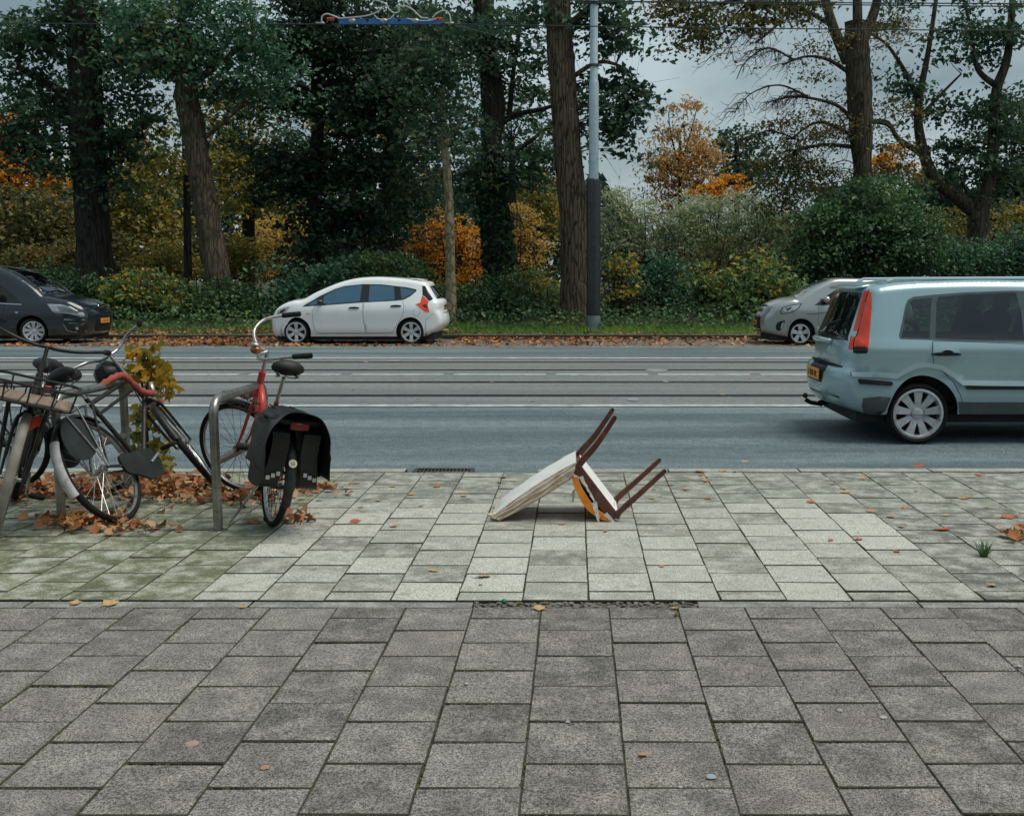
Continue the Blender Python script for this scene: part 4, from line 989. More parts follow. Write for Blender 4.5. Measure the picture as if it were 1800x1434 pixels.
def rpoly(poly, n=5, sm=True): return [tuple(p) for p in crom([(*p, 0) for p in poly], n, True)] if False else poly
def band(path, w):
    """closed polygon of width w round a polyline"""
    P = [Vector(p) for p in path]; a, b = [], []
    for i, p in enumerate(P):
        t = (P[min(i + 1, len(P) - 1)] - P[max(i - 1, 0)]).normalized(); n = Vector((-t.y, t.x))
        a.append(tuple(p + n * w / 2)); b.append(tuple(p - n * w / 2))
    return a + b[::-1]
def smooth2(pts, n=5): return [(p.x, p.y) for p in crom([(a, b, 0) for a, b in pts], n)]
def smoothc(pts, n=4): return [(p.x, p.y) for p in crom([(a, b, 0) for a, b in pts], n, True)]
def circ(c, r, n=24): return [(c[0] + r * cos(2 * pi * i / n), c[1] + r * sin(2 * pi * i / n)) for i in range(n)]

def cdt_split(outline, feats, step, extra=None, dfn=None, rad=0):
    """triangulate the outline with every feature border as an edge; returns 2-D vertices and the triangles of each feature"""
    vs = []; es = []
    def addp(poly):
        b = len(vs); vs.extend(Vector(p) for p in poly); es.extend((b + i, b + (i + 1) % len(poly)) for i in range(len(poly)))
    addp(outline)
    for f in feats: addp(f[1])
    O = np.array(outline); lo, hi = O.min(0), O.max(0)
    gx = np.arange(lo[0] + step / 2, hi[0], step); gy = np.arange(lo[1] + step / 2, hi[1], step)
    G = np.array([(a + (step / 2 if j % 2 else 0), b) for j, b in enumerate(gy) for a in gx]); G = G[in_poly(G, outline)]
    if extra is not None:
        G = np.vstack([G[dfn(G[:, 0], G[:, 1]) > rad * 1.15], extra[in_poly(extra, outline)]])
    vs.extend(Vector(p) for p in G)
    v, e, f, *_ = delaunay_2d_cdt(vs, es, [], 0, 1e-5)
    V = np.array([(p.x, p.y) for p in v]); T = np.array([t for t in f if len(t) == 3])
    C = V[T].mean(1); lab = np.full(len(T), -1); lab[in_poly(C, outline)] = 0
    for i, ft in enumerate(feats):
        m = in_poly(C, ft[1]) & (lab >= 0); lab[m] = i + 1
    return V, T, lab
def emit(V3, T, off_n=None, skirt=0.):
    used = np.unique(T); mp_ = -np.ones(len(V3), int); mp_[used] = np.arange(len(used))
    return V3[used], mp_[T]

def car(name, label, spec, loc, rz):
    """spec: silhouette `top` (front bumper foot -> roof -> rear bumper foot), wheels, features in side view and on the top skin"""
    root = tag(empty(name, loc, rz), label, 'car', 'cars in the street')
    L = spec['L']; W = spec['W']; rad = spec.get('rad', .09); paint = spec['paint']
    top = smooth2(spec['top'], 6); ctl = spec['top']
    TP = np.array(top); sill = spec['sill']
    zs = np.arange(0, 2.2, .01); prof = np.interp(zs, [p[0] for p in spec['prof']], [p[1] for p in spec['prof']])
    kn = spec.get('ker', 9); prof = np.convolve(np.pad(prof, kn // 2, 'edge'), np.ones(kn) / kn, 'valid')
    pe = spec.get('plan', (.55, .09, 2.2))
    def wbase(s, z):
        t = np.clip((np.abs(s - L / 2) - (L / 2 - pe[0])) / pe[0], 0, 1)
        return W * np.interp(z, zs, prof) * (1 - pe[1] * t ** pe[2])
    def dist(s, z):
        A, B = TP[:-1], TP[1:]; d = B - A; P = np.stack([s, z], 1)
        t = np.clip(((P[:, None] - A[None]) * d[None]).sum(2) / ((d * d).sum(1)[None] + 1e-12), 0, 1)
        q = A[None] + d[None] * t[..., None]; return np.sqrt(((P[:, None] - q) ** 2).sum(2)).min(1)
    def wside(s, z):
        d = np.minimum(dist(s, z), rad); return wbase(s, z) - rad + np.sqrt(np.maximum(0, rad ** 2 - (rad - d) ** 2))
    bul = spec.get('bulge', (.16, .16)); crown = spec.get('crown', .05)
    def deform(s, y, z):
        q = np.abs(y) / W; tf = np.clip((.9 - s) / .9, 0, 1); tr = np.clip((s - (L - .8)) / .8, 0, 1)
        s2 = s + bul[0] * tf ** 1.2 * q ** 2.4 - bul[1] * tr ** 1.2 * q ** 2.4
        z2 = z - crown * q ** 2 * np.clip((z - .75) / .3, 0, 1)
        return np.stack([s2 - L / 2, y, z2], 1)
    # --- side skins
    out = list(top); (f_s, r_s), wr, ar = spec['axles'], spec['wr'], spec['arch']
    bot = []
    for c in (r_s, f_s):
        a1 = math.asin(np.clip((sill - wr) / ar, -1, 1)); bot += [(c + ar * cos(a), wr + ar * sin(a)) for a in np.linspace(a1, pi - a1, 22)]
    outline = out + bot
    feats = spec['side']
    sl = np.r_[0, np.cumsum(np.sqrt((np.diff(TP, axis=0) ** 2).sum(1)))]; uu = np.arange(.02, sl[-1], .045); ex = []
    gt = np.gradient(TP, sl, axis=0); gt /= np.linalg.norm(gt, axis=1)[:, None]
    for q, dd in enumerate((.06, .22, .48, .78, 1.08)):
        u_ = uu + (.022 if q % 2 else 0); ex.append(np.stack([np.interp(u_, sl, TP[:, 0]) + np.interp(u_, sl, gt[:, 1]) * dd * rad, np.interp(u_, sl, TP[:, 1]) - np.interp(u_, sl, gt[:, 0]) * dd * rad], 1))
    ex = np.vstack(ex)
    V, T, lab = cdt_split(outline, [(f['n'], f['p']) for f in feats], spec.get('step', .07), ex, dist, rad)
    s, z = V[:, 0], V[:, 1]; wy = wside(s, z)
    for sgn in (-1, 1):
        if sgn == 1: sd_feats = feats
        for i in range(len(feats) + 1):
            ft = feats[i - 1] if i else dict(n='body_side', m=paint, o=0)
            if ft.get('only', sgn) != sgn: ft = dict(n='body_side_patch', m=paint, o=0)
            tt = T[lab == i]
            if not len(tt) or ft['m'] is None: continue
            y = (wy + ft.get('o', 0)) * sgn
            V3 = deform(s, y, z); Vv, Tt = emit(V3, tt)
            m = MB(); m.v = [tuple(p) for p in Vv]; m.f = [tuple(t) for t in (Tt if sgn > 0 else Tt[:, ::-1])]
            if ft.get('o', 0) > 0:     # give raised trim a thickness
                cnt = {}
                for t in m.f:
                    for a, b in ((t[0], t[1]), (t[1], t[2]), (t[2], t[0])): cnt[tuple(sorted((a, b)))] = cnt.get(tuple(sorted((a, b))), 0) + 1
                for (a, b), k in cnt.items():
                    if k == 1:
                        q = len(m.v); m.v += [(m.v[a][0], m.v[a][1] - sgn * (ft['o'] + .004), m.v[a][2]), (m.v[b][0], m.v[b][1] - sgn * (ft['o'] + .004), m.v[b][2])]; m.f.append((a, b, q + 1, q))
            me = bpy.data.meshes.new(ft['n']); me.from_pydata(m.v, [], m.f)
            smooth_me(me, 50); o = mesh_obj(ft['n'], me, ft['m'], root)
    # --- top skin (bumper, bonnet, screen, roof, tail)
    seg = np.r_[0, np.cumsum(np.sqrt((np.diff(TP, axis=0) ** 2).sum(1)))]
    def U(i):   # arc length at control point i
        return float(np.interp(i * 6, np.arange(len(TP)), seg))
    tf = [dict(f, p=[(U(a), b * W) for a, b in f['p']]) for f in spec['skin']]
    box = [(u, -W) for u in seg] + [(u, W) for u in seg[::-1]]
    V, T, lab = cdt_split(box, [(f['n'], f['p']) for f in tf], spec.get('step', .07) * 1.3)
    u, v = V[:, 0], V[:, 1] / W
    s = np.interp(u, seg, TP[:, 0]); z = np.interp(u, seg, TP[:, 1])
    y = v * (wbase(s, z) - rad)
    tn = np.gradient(TP, seg, axis=0); ns = -np.interp(u, seg, tn[:, 1]); nz = np.interp(u, seg, tn[:, 0]); nl = np.sqrt(ns ** 2 + nz ** 2) + 1e-9
    for i in range(len(tf) + 1):
        ft = tf[i - 1] if i else dict(n='body_shell', m=paint, o=0)
        tt = T[lab == i]
        if not len(tt) or ft['m'] is None: continue
        o_ = ft.get('o', 0); V3 = deform(s + ns / nl * o_, y, z + nz / nl * o_)
        Vv, Tt = emit(V3, tt); me = bpy.data.meshes.new(ft['n']); me.from_pydata(Vv.tolist(), [], Tt.tolist())
        smooth_me(me, 50); mesh_obj(ft['n'], me, ft['m'], root)
    # --- underside, wheel housings, cabin
    MB().box((0, 0, sill - .015), (L - .5, W * 1.62, .15)).build('underbody', SEAM, root, False)  # box hung low to block light and deepen the shade under the car
    c0, c1 = spec['cabin']; belt = spec['belt']
    cab = MB(); cab.box(((c0 + c1) / 2 - L / 2, 0, (sill + .1 + belt - .28) / 2), (c1 - c0, W * 1.55, belt - .28 - sill - .1)); cab.build('cabin_floor', INT, root, False)
    MB().box((c0 + .12 - L / 2, 0, belt - .14), (.5, W * 1.5, .2), bev=.06).build('dashboard', INT, root)
    for fs in spec['seats']:
        for sy in (-1, 1):
            m = MB(); m.box((fs - L / 2, sy * .36, belt - .33), (.46, .48, .16), bev=.05)
            m.box((fs + .26 - L / 2, sy * .36, belt - .04), (.14, .46, .58), Matrix.Rotation(.25, 3, 'Y'), .05)
            m.box((fs + .35 - L / 2, sy * .36, belt + .32), (.09, .26, .17), Matrix.Rotation(.2, 3, 'Y'), .035)
            m.build('seat', INT, root)
    sw = MB(); sw.tube([Vector((c0 + .52 + .10 * sin(a) - L / 2, -.36 * spec.get('drv', 1) + .18 * cos(a), belt - .02 + .17 * sin(a))) for a in np.linspace(0, 2 * pi, 24, endpoint=False)], .014, 6, closed=True); sw.build('steering_wheel', BLK, root)
    for c in (f_s, r_s):
        for sy in (-1, 1):
            m = MB(); m.lathe([(ar + .012, sy * (W * .93)), (ar + .012, sy * (W - .42)), (.05, sy * (W - .42))], (c - L / 2, 0, wr), 'y', 28)
            m.v = [(p[0], p[1], max(p[2], sill - .01)) for p in m.v]; m.build('wheel_housing', SEAM, root)
            w = empty('wheel', (c - L / 2, sy * (wbase(np.array([c]), np.array([wr + .05]))[0] - spec.get('wheel_in', .10)), wr), 0, root)
            turn = spec.get('steer', 0) if c == f_s else 0
            w.rotation_euler = (0, 0, turn)
            wheel_parts(w, wr, spec['rim'], sy, spec['rim_style'])
    return root

def wheel_parts(w, r, rim, sy, style):
    tw = .095
    m = MB(); m.lathe([(rim, -tw * .9), (rim + .02, -tw), ((r + rim) / 2, -tw * 1.06), (r - .02, -tw * .92), (r - .004, -tw * .7), (r, -tw * .3), (r, tw * .3), (r - .004, tw * .7), (r - .02, tw * .92), ((r + rim) / 2, tw * 1.06), (rim + .02, tw), (rim, tw * .9)], (0, 0, 0), 'y', 40, True)
    m.build('tyre', RUB, w, True, 50)
    f = sy * tw * .62
    m = MB(); m.lathe([(rim + .004, f - sy * .12), (rim + .008, f + sy * .03), (rim - .012, f + sy * .035), (rim - .022, f + sy * .02), (rim - .03, f - sy * .06)], (0, 0, 0), 'y', 40)
    n, wi, wo, dish, two = style
    for k in range(n):
        a = 2 * pi * k / n + pi / 2
        R = Matrix.Rotation(-a, 3, 'Y')
        def spoke(off_i, off_o, hw_i, hw_o):
            pts = [(.035, -hw_i + off_i, f - sy * dish * .3), (.035, hw_i + off_i, f - sy * dish * .3), (rim - .014, hw_o + off_o, f + sy * .012), (rim - .014, -hw_o + off_o, f + sy * .012)]
            mid = [(rim * .55, -(hw_i + hw_o) / 2 * .85 + (off_i + off_o) / 2, f + sy * .012), (rim * .55, (hw_i + hw_o) / 2 * .85 + (off_i + off_o) / 2, f + sy * .012)]
            P = [pts[0], pts[1], mid[0], mid[1], pts[3], pts[2]]
            vs = [R @ Vector((p[0], 0, p[1])) + Vector((0, p[2], 0)) for p in P] + [R @ Vector((p[0], 0, p[1])) + Vector((0, p[2] - sy * .03, 0)) for p in P]
            m.add(vs, [(0, 1, 3, 2), (2, 3, 5, 4), (0, 2, 8, 6), (2, 4, 10, 8), (1, 7, 9, 3), (3, 9, 11, 5)])
        if two: spoke(-wi * .5, -wo, wi * .5, wo * .42); spoke(wi * .5, wo, wi * .5, wo * .42)
        else: spoke(0, 0, wi, wo)
    m.lathe([(.0, f + sy * .012), (.03, f + sy * .012), (.052, f + sy * .004), (.058, f - sy * .03)], (0, 0, 0), 'y', 20)
    m.build('rim', ALLOY, w, True, 30)
    m = MB(); m.lathe([(rim - .005, f - sy * .05), (.02, f - sy * .055), (0, f - sy * .055)], (0, 0, 0), 'y', 28); m.build('brake_plate', SEAM, w, False)

def F(n, p, m, o=0, **k): return dict(n=n, p=p, m=m, o=o, **k)
def mirror_part(root, x, y, z, sy, mat, s=1.0):
    m = MB(); m.ball((x, y + sy * .11, z), .1 * s, 14, 10, (.75, 1.0, .72)); m.build('door_mirror', mat, root)
    MB().tube([(x, y - sy * .02, z - .05), (x, y + sy * .08, z - .04)], .025, 8).build('mirror_arm', BLK, root)
def plate(root, x, y, z, tilt, face, w=.42, h=.105):
    m = MB(); R = Matrix.Rotation(tilt, 3, 'Y'); m.box((x, y, z), (.012, w, h), R, .003); o = m.build('number_plate', PLATE, root)
    g = MB(); k = 0
    for cx in (-.155, -.105, -.03, .02, .07, .145):     # worn dark characters, too blurred to read
        for dx, hh in ((-.012, .055), (.012, .055)): g.box(Vector((x, y + cx + dx, z)) + R @ Vector((face * .0075, 0, 0)), (.003, .007, hh), R)
        g.box(Vector((x, y + cx, z)) + R @ Vector((face * .0075, 0, .012 * (-1) ** k)), (.003, .03, .007), R); k += 1
    g.build('plate_characters', PM('plate_ink', (.16, .06, .015), None, 20, .5), o)

# ---------------------------------------------------------------- white hatchback (faces left)
K = 352.0
def wz(pts): return [((a - 155) / K, (660 - b) / K) for a, b in pts]
WHITE = car_paint('white_paint', (.84, .88, .89), .0, .28, .2)
wtop = wz([(185, 598), (163, 560), (156, 500), (158, 455), (178, 415), (200, 378), (240, 346), (305, 314), (380, 294), (455, 286), (560, 230), (680, 178), (770, 146), (880, 121), (1000, 111), (1110, 112), (1250, 121), (1370, 136), (1462, 152), (1476, 172), (1515, 225), (1556, 285), (1583, 305), (1588, 345), (1584, 380), (1600, 415), (1610, 452), (1607, 500), (1565, 545), (1490, 585)])
dlo = wz([(462, 343), (600, 255), (720, 200), (800, 177), (950, 162), (1100, 165), (1210, 177), (1300, 187), (1385, 204), (1388, 216), (1335, 256), (1285, 282), (1200, 291), (950, 305), (640, 331), (470, 346)])
fd = wz([(560, 342), (640, 333), (800, 318), (951, 307), (946, 400), (955, 480), (968, 566), (800, 568), (592, 567), (556, 545), (542, 470), (541, 400)])
rd = wz([(957, 306), (1100, 298), (1270, 287), (1284, 345), (1276, 420), (1240, 480), (1212, 520), (1192, 556), (1170, 565), (974, 566), (960, 480), (952, 400)])
wside_f = [F('window_surround', dlo, BLKG, .002),
    F('quarter_glass', wz([(512, 326), (545, 300), (582, 283), (578, 322), (525, 332)]), GL_B, .004),
    F('front_door_glass', wz([(628, 316), (632, 262), (660, 240), (720, 208), (800, 184), (938, 170), (926, 298), (800, 310), (668, 322)]), GL_B, .004),
    F('rear_door_glass', wz([(1002, 172), (1100, 174), (1198, 183), (1208, 284), (1100, 292), (996, 298)]), GL_B, .004),
    F('rear_quarter_glass', wz([(1250, 190), (1380, 212), (1330, 248), (1278, 274), (1262, 270)]), GL_B, .004),
    F('door_seam', fd, SEAM, -.004), F('front_door', inset(fd, .007), WHITE), F('door_seam', rd, SEAM, -.004), F('rear_door', inset(rd, .007), WHITE),
    F('door_handle', smoothc(wz([(842, 352), (880, 347), (918, 352), (918, 362), (880, 364), (842, 362)]), 3), BLK, .022), F('door_handle', smoothc(wz([(1180, 334), (1220, 329), (1258, 333), (1258, 343), (1220, 346), (1180, 345)]), 3), BLK, .022),
    F('tail_lamp', wz([(1388, 322), (1432, 306), (1442, 254), (1462, 262), (1505, 300), (1500, 332), (1518, 396), (1482, 392), (1440, 362)]), RED, .012),
    F('tailgate_glass_edge', wz([(1436, 176), (1462, 178), (1540, 282), (1508, 296), (1466, 258), (1445, 250)]), BLKG, .003),
    F('tail_lamp_inner', wz([(1448, 330), (1490, 320), (1502, 372), (1470, 352)]), DRED, .014),
    F('head_lamp', wz([(196, 424), (206, 384), (232, 366), (280, 350), (336, 347), (300, 386), (244, 414)]), LENS, .006),
    F('head_lamp_core', smoothc(wz([(222, 402), (240, 382), (285, 366), (280, 384), (246, 404)]), 3), BLKG, .008),
    F('fuel_flap_seam', circ(wz([(1395, 396)])[0], .098), SEAM, -.002), F('fuel_flap', circ(wz([(1395, 396)])[0], .092), WHITE, 0),
    F('side_blinker', smoothc(wz([(494, 406), (520, 404), (520, 412), (496, 414)]), 2), PM('amber', (.7, .5, .3), None, 9, .3), .006),
    F('sill_seam', band(wz([(560, 572), (800, 573), (1190, 570)]), .008), SEAM, -.002),
    F('bumper_seam', band(wz([(1560, 410), (1530, 420), (1480, 470), (1470, 560)]), .006), SEAM, -.002)]
wskin = [F('windscreen', [(9.25, -.84), (9.25, .84), (12.3, .80), (12.3, -.80)], GL_W, .003), F('front_grille', [(3.0, -.45), (3.0, .45), (4.1, .42), (4.1, -.42)], BLKG, -.01), F('lower_grille', [(.8, -.6), (.8, .6), (1.9, .6), (1.9, -.6)], BLK, -.01),
    F('rear_window', [(19.25, -.84), (19.25, .84), (21.0, .90), (21.0, -.90)], GL_W, .003), F('plate_recess', [(23.0, -.42), (23.0, .42), (24.1, .42), (24.1, -.42)], BLK, -.008), F('tailgate_seam', [(24.9, -.8), (24.9, .8), (24.97, .8), (24.97, -.8)], SEAM, -.003)]
spec_w = dict(L=4.13, W=.85, paint=WHITE, top=wtop, sill=.185, axles=((403 - 155) / K, (1337 - 155) / K), wr=.286, arch=.345, rim=.222, rim_style=(6, .034, .05, .06, False),
    prof=[(0, .88), (.2, .93), (.32, .975), (.5, .975), (.72, 1.0), (.8, 1.0), (.95, .965), (1.05, .925), (1.45, .75), (1.6, .7)], plan=(.75, .13, 2.0), side=wside_f, skin=wskin, cabin=(.85, 3.35), belt=1.0, seats=(1.65, 2.55), rad=.085, bulge=(.22, .16), wheel_in=.10)
wc = aty(478, 605, 23.6); wx = (478 - CX) / F_PX * (23.6 * _C + CAM_H * _S)
Yw = atz(640, 605.5, ROAD_Z1).y
wcar = car('parked_car', 'white hatchback parked across the street, facing left, beside the slender tree', spec_w, (0, 0, 0), 0)
sc_w = Yw * _C + CAM_H * _S
wcar.location = ((474.4 - CX) / F_PX * (sc_w + .3) + 4.13 / 2, Yw + .80, ROAD_Z1)
mirror_part(wcar, (612 - 155) / K - 4.13 / 2, -.80, (660 - 316) / K, -1, BLKG, .85); mirror_part(wcar, (612 - 155) / K - 4.13 / 2, .80, (660 - 316) / K, 1, BLKG, .85)
plate(wcar, 4.13 / 2 - .085, 0, .80, .1, 1)
MB().box((4.13 / 2 - .70, 0, 1.50), (.3, 1.0, .02), Matrix.Rotation(.1, 3, 'Y'), .008).build('roof_spoiler', WHITE, wcar)
MB().tube([(4.13 / 2 - .16, -.3, 1.02), (4.13 / 2 - .20, .1, 1.10)], .008, 6).build('rear_wiper', BLK, wcar)

# ---------------------------------------------------------------- silver-blue compact MPV passing at the right (faces right); s runs from its tail
K2 = 705.0
def fz(pts): return [(.80 + (a - 1090) / K2, (1212 - b) / K2) for a, b in pts]
SILV = car_paint('blue_silver_paint', (.34, .50, .545), .30, .28, .35)
SILVL = car_paint('blue_silver_trim', (.46, .60, .64), .2, .35)
ftop_rear = [(.30, .27), (.09, .33), (.02, .43), (.0, .56), (.008, .67), (.075, .715), (.085, .86), (.115, .99), (.155, 1.05), (.24, 1.26), (.305, 1.42), (.36, 1.475), (.55, 1.505), (.9, 1.525), (1.5, 1.535), (2.1, 1.52), (2.45, 1.47), (2.9, 1.22), (3.15, 1.06), (3.5, .99), (3.8, .90), (3.95, .78), (4.01, .62), (4.0, .45), (3.93, .30), (3.8, .24)]
LF_ = 4.02
fdlo = fz([(916, 497), (912, 470), (945, 385), (978, 285), (1000, 250), (1040, 232), (1190, 218), (1400, 203), (1700, 193)]) + [(2.05, 1.435), (2.35, 1.385), (2.62, 1.24), (2.84, 1.08), (2.86, .985), (2.4, .965), (1.9, .972)] + fz([(1500, 516), (1200, 506), (1000, 500)])
fgl2 = fz([(1200, 262), (1216, 232), (1400, 217), (1600, 208), (1722, 206), (1745, 330), (1752, 505), (1500, 503), (1200, 494), (1180, 486)])
frd = fz([(1158, 512), (1300, 512), (1500, 520), (1780, 532), (1786, 700), (1786, 905), (1786, 980), (1400, 985), (1372, 960), (1345, 880), (1300, 800), (1230, 730), (1170, 690), (1150, 600)])
ffd = [(1.80, .965), (2.4, .955), (2.86, .975), (2.93, .8), (2.94, .5), (2.9, .33), (1.805, .32)]
arcR = [(.80 + .50 * cos(a), .285 + .46 * sin(a)) for a in np.linspace(pi * .86, pi * .10, 16)]
moldR = fz([(560, 752), (700, 752), (890, 762), (955, 728), (1030, 697), (1120, 686), (1220, 704), (1300, 752), (1362, 803), (1500, 806)]) + [(2.5, .565), (2.83, .565)]
fside = [F('window_surround', fdlo, PM('pillar_blue', (.075, .11, .125), (.06, .09, .1), 6, .4), .002),
    F('rear_quarter_glass', fz([(930, 484), (958, 400), (988, 300), (1010, 262), (1040, 250), (1172, 240), (1160, 300), (1140, 490), (1000, 488)]), GL_S, .004),
    F('rear_door_glass', fgl2, GL_S, .004), F('front_door_glass', [(1.84, 1.415), (2.05, 1.41), (2.33, 1.36), (2.55, 1.24), (2.74, 1.08), (2.74, 1.0), (1.83, 1.0)], GL_S, .004),
    F('door_seam', frd, SEAM, -.004), F('rear_door', inset(frd, .006), SILV), F('door_seam', ffd, SEAM, -.004), F('front_door', inset(ffd, .006), SILV),
    F('side_moulding', band(moldR, .045), SILVL, .014),
    F('rub_strip', fz([(600, 785), (620, 780), (855, 796), (860, 812), (840, 822), (610, 812)]), BLK, .012), F('rub_strip', fz([(1375, 826), (1390, 820), (1780, 826), (1780, 848), (1390, 846)]), BLK, .012), F('rub_strip', [(1.81, .535), (2.8, .535), (2.82, .515), (1.81, .508)], BLK, .012),
    F('lower_cladding', fz([(1338, 928), (1500, 930), (1790, 930), (1790, 1020), (1360, 1020)]) , CLAD, .004), F('lower_cladding', [(1.80, .40), (2.86, .40), (2.86, .26), (1.80, .26)], CLAD, .004),
    F('lower_cladding', fz([(640, 905), (760, 892), (850, 900), (822, 985), (780, 1030), (700, 1015), (640, 960)]), CLAD, .004),
    F('door_handle', smoothc(fz([(1150, 602), (1200, 594), (1320, 598), (1320, 614), (1200, 618), (1152, 612)]), 3), BLK, .03), F('handle_pull', smoothc(fz([(1222, 590), (1236, 576), (1268, 578), (1282, 592), (1250, 596)]), 3), BLK, .026), F('handle_dish', smoothc(fz([(1205, 622), (1290, 620), (1296, 632), (1250, 642), (1208, 636)]), 3), SILVL, .003),
    F('door_handle', [(1.9, .865), (2.1, .865), (2.1, .84), (1.9, .84)], BLK, .03),
    F('tail_lamp', [(.262, 1.43), (.318, 1.43), (.29, 1.30), (.225, 1.04), (.19, .92), (.06, .92), (.10, 1.02), (.16, 1.16)], RED, .006), F('tail_lamp_foot', [(.04, .92), (.19, .92), (.175, .865), (.05, .86)], BLK, .006),
    F('head_lamp', [(3.5, .93), (3.8, .86), (3.93, .75), (3.9, .66), (3.7, .72), (3.5, .82)], LENS, .004), F('fuel_flap_seam', circ((.60, .86), .0), SEAM)]
fside = [f for f in fside if len({tuple(np.round(p, 4)) for p in f['p']}) > 2]
fskin = [F('rear_window', [(7.05, -.84), (7.05, .84), (9.9, .80), (9.9, -.80)], GL_W, .004), F('window_border', [(6.8, -.86), (6.8, .86), (7.05, .85), (7.05, -.85)], BLKG, .003),
    F('tail_lamp', [(6.2, .90), (10.0, .86), (10.3, 1.0), (6.2, 1.0)], RED, .006), F('tail_lamp', [(6.2, -.90), (10.0, -.86), (10.3, -1.0), (6.2, -1.0)], RED, .006), F('tail_lamp_lens', [(7.5, -.885), (8.1, -.885), (8.1, -1.0), (7.5, -1.0)], LENS, .008),
    F('plate_recess', [(2.75, -.42), (2.75, .42), (4.9, .42), (4.9, -.42)], BLK, -.012), F('tailgate_seam', [(4.75, -.85), (4.75, .85), (4.95, .85), (4.95, -.85)], SEAM, -.004), F('bumper_groove', [(1.85, -.9), (1.85, .9), (2.02, .9), (2.02, -.9)], SEAM, -.006), F('bumper_lip', [(.25, -.8), (.25, .8), (.95, .85), (.95, -.85)], CLAD, .004),
    F('high_brake_lamp', [(10.2, -.14), (10.2, .14), (10.6, .14), (10.6, -.14)], RED, .008), F('windscreen', [(16.15, -.82), (16.15, .82), (18.0, .86), (18.0, -.86)], GL_W, .003), F('front_grille', [(20.8, -.5), (20.8, .5), (21.9, .5), (21.9, -.5)], BLK, -.008)]
spec_f = dict(L=LF_, W=.86, paint=SILV, top=ftop_rear, sill=.285, axles=(.80, .80 + 2.49), wr=.288, arch=.36, rim=.226, rim_style=(9, .028, .042, .05, False),
    prof=[(0, .90), (.28, .94), (.42, .985), (.56, .985), (.62, .965), (.8, .985), (.885, 1.0), (.91, .995), (1.0, .955), (1.45, .80), (1.6, .76)], ker=5, plan=(.5, .07, 2.0), side=fside, skin=fskin, cabin=(.75, 3.2), belt=.99, seats=(1.35, 2.0), rad=.075, bulge=(.17, .22), wheel_in=.105, step=.06, crown=.04)
Yf = atz(1611, 781, ROAD_Z0 + .02).y
zc_f = Yf * _C + (CAM_H + .08) * _S
fcar = car('moving_car', 'blue silver compact family car with tall red tail lamps driving out at the right', spec_f, (0, 0, 0), 0)
fcar.location = ((1611 - CX) / F_PX * zc_f - .80 + LF_ / 2, Yf + .79, road_z(Yf) + .0)
plate(fcar, -.004 - LF_ / 2, .0, .605, .0, -1, .50, .11)
MB().box((.08 - LF_ / 2, 0, .935), (.06, .62, .045), None, .015).build('tailgate_grip', SILVL, fcar)
m = MB(); m.tube([(.10 - LF_ / 2, 0, .28), (-.02 - LF_ / 2, 0, .30), (-.07 - LF_ / 2, 0, .33)], .022, 8); m.ball((-.075 - LF_ / 2, 0, .37), .027, 10, 8); m.build('tow_bar', BLK, fcar)
for sy in (-1, 1): MB().tube([(.55 - LF_ / 2, sy * .52, 1.50), (.62 - LF_ / 2, sy * .52, 1.528), (2.0 - LF_ / 2, sy * .54, 1.535), (2.08 - LF_ / 2, sy * .54, 1.51)], .016, 8).build('roof_rail', SILVL, fcar)
MB().box((.33 - LF_ / 2, 0, 1.452), (.16, .98, .028), Matrix.Rotation(-.18, 3, 'Y'), .012).build('roof_spoiler', SILV, fcar)
MB().tube([(.10 - LF_ / 2, .0, 1.08), (.18 - LF_ / 2, -.34, 1.14)], .009, 6).build('rear_wiper', BLK, fcar)
MB().lathe([(.0, .0), (.025, .0), (.025, .3)], (.16 - LF_ / 2, .42, .25), 'x', 12).build('exhaust_pipe', BLK, fcar)

# ---------------------------------------------------------------- silver hatchback parked at the right (faces left)
K3 = 788.0
def pz(pts): return [((a - 60) / K3, (1312 - b) / K3) for a, b in pts]
SILG = car_paint('grey_silver_paint', (.40, .43, .43), .5, .28, .2)
ptop = pz([(150, 1110), (80, 1050), (62, 960), (66, 850), (85, 790), (130, 735), (170, 670), (220, 605), (330, 540), (480, 490), (640, 457), (730, 455), (900, 342), (1080, 242), (1290, 146), (1440, 110)]) + [(2.1, 1.53), (2.5, 1.515), (2.95, 1.46), (3.25, 1.38), (3.36, 1.30), (3.48, 1.0), (3.56, .85), (3.6, .6), (3.58, .4), (3.5, .27)]
pdlo = pz([(1016, 576), (1120, 490), (1250, 395), (1400, 305), (1536, 240)]) + [(2.0, 1.42), (2.35, 1.42), (2.75, 1.38), (3.0, 1.30), (3.0, 1.18), (2.7, 1.06), (2.2, 1.0)] + pz([(1480, 545), (1200, 570)])
pfd = [(1.305, .92), (1.7, .97), (2.25, 1.0), (2.3, .6), (2.25, .28), (1.42, .28), (1.32, .45), (1.30, .7)]
prd = [(2.26, 1.0), (2.7, 1.05), (2.92, 1.1), (2.9, .8), (2.65, .5), (2.55, .28), (2.26, .28), (2.31, .6)]
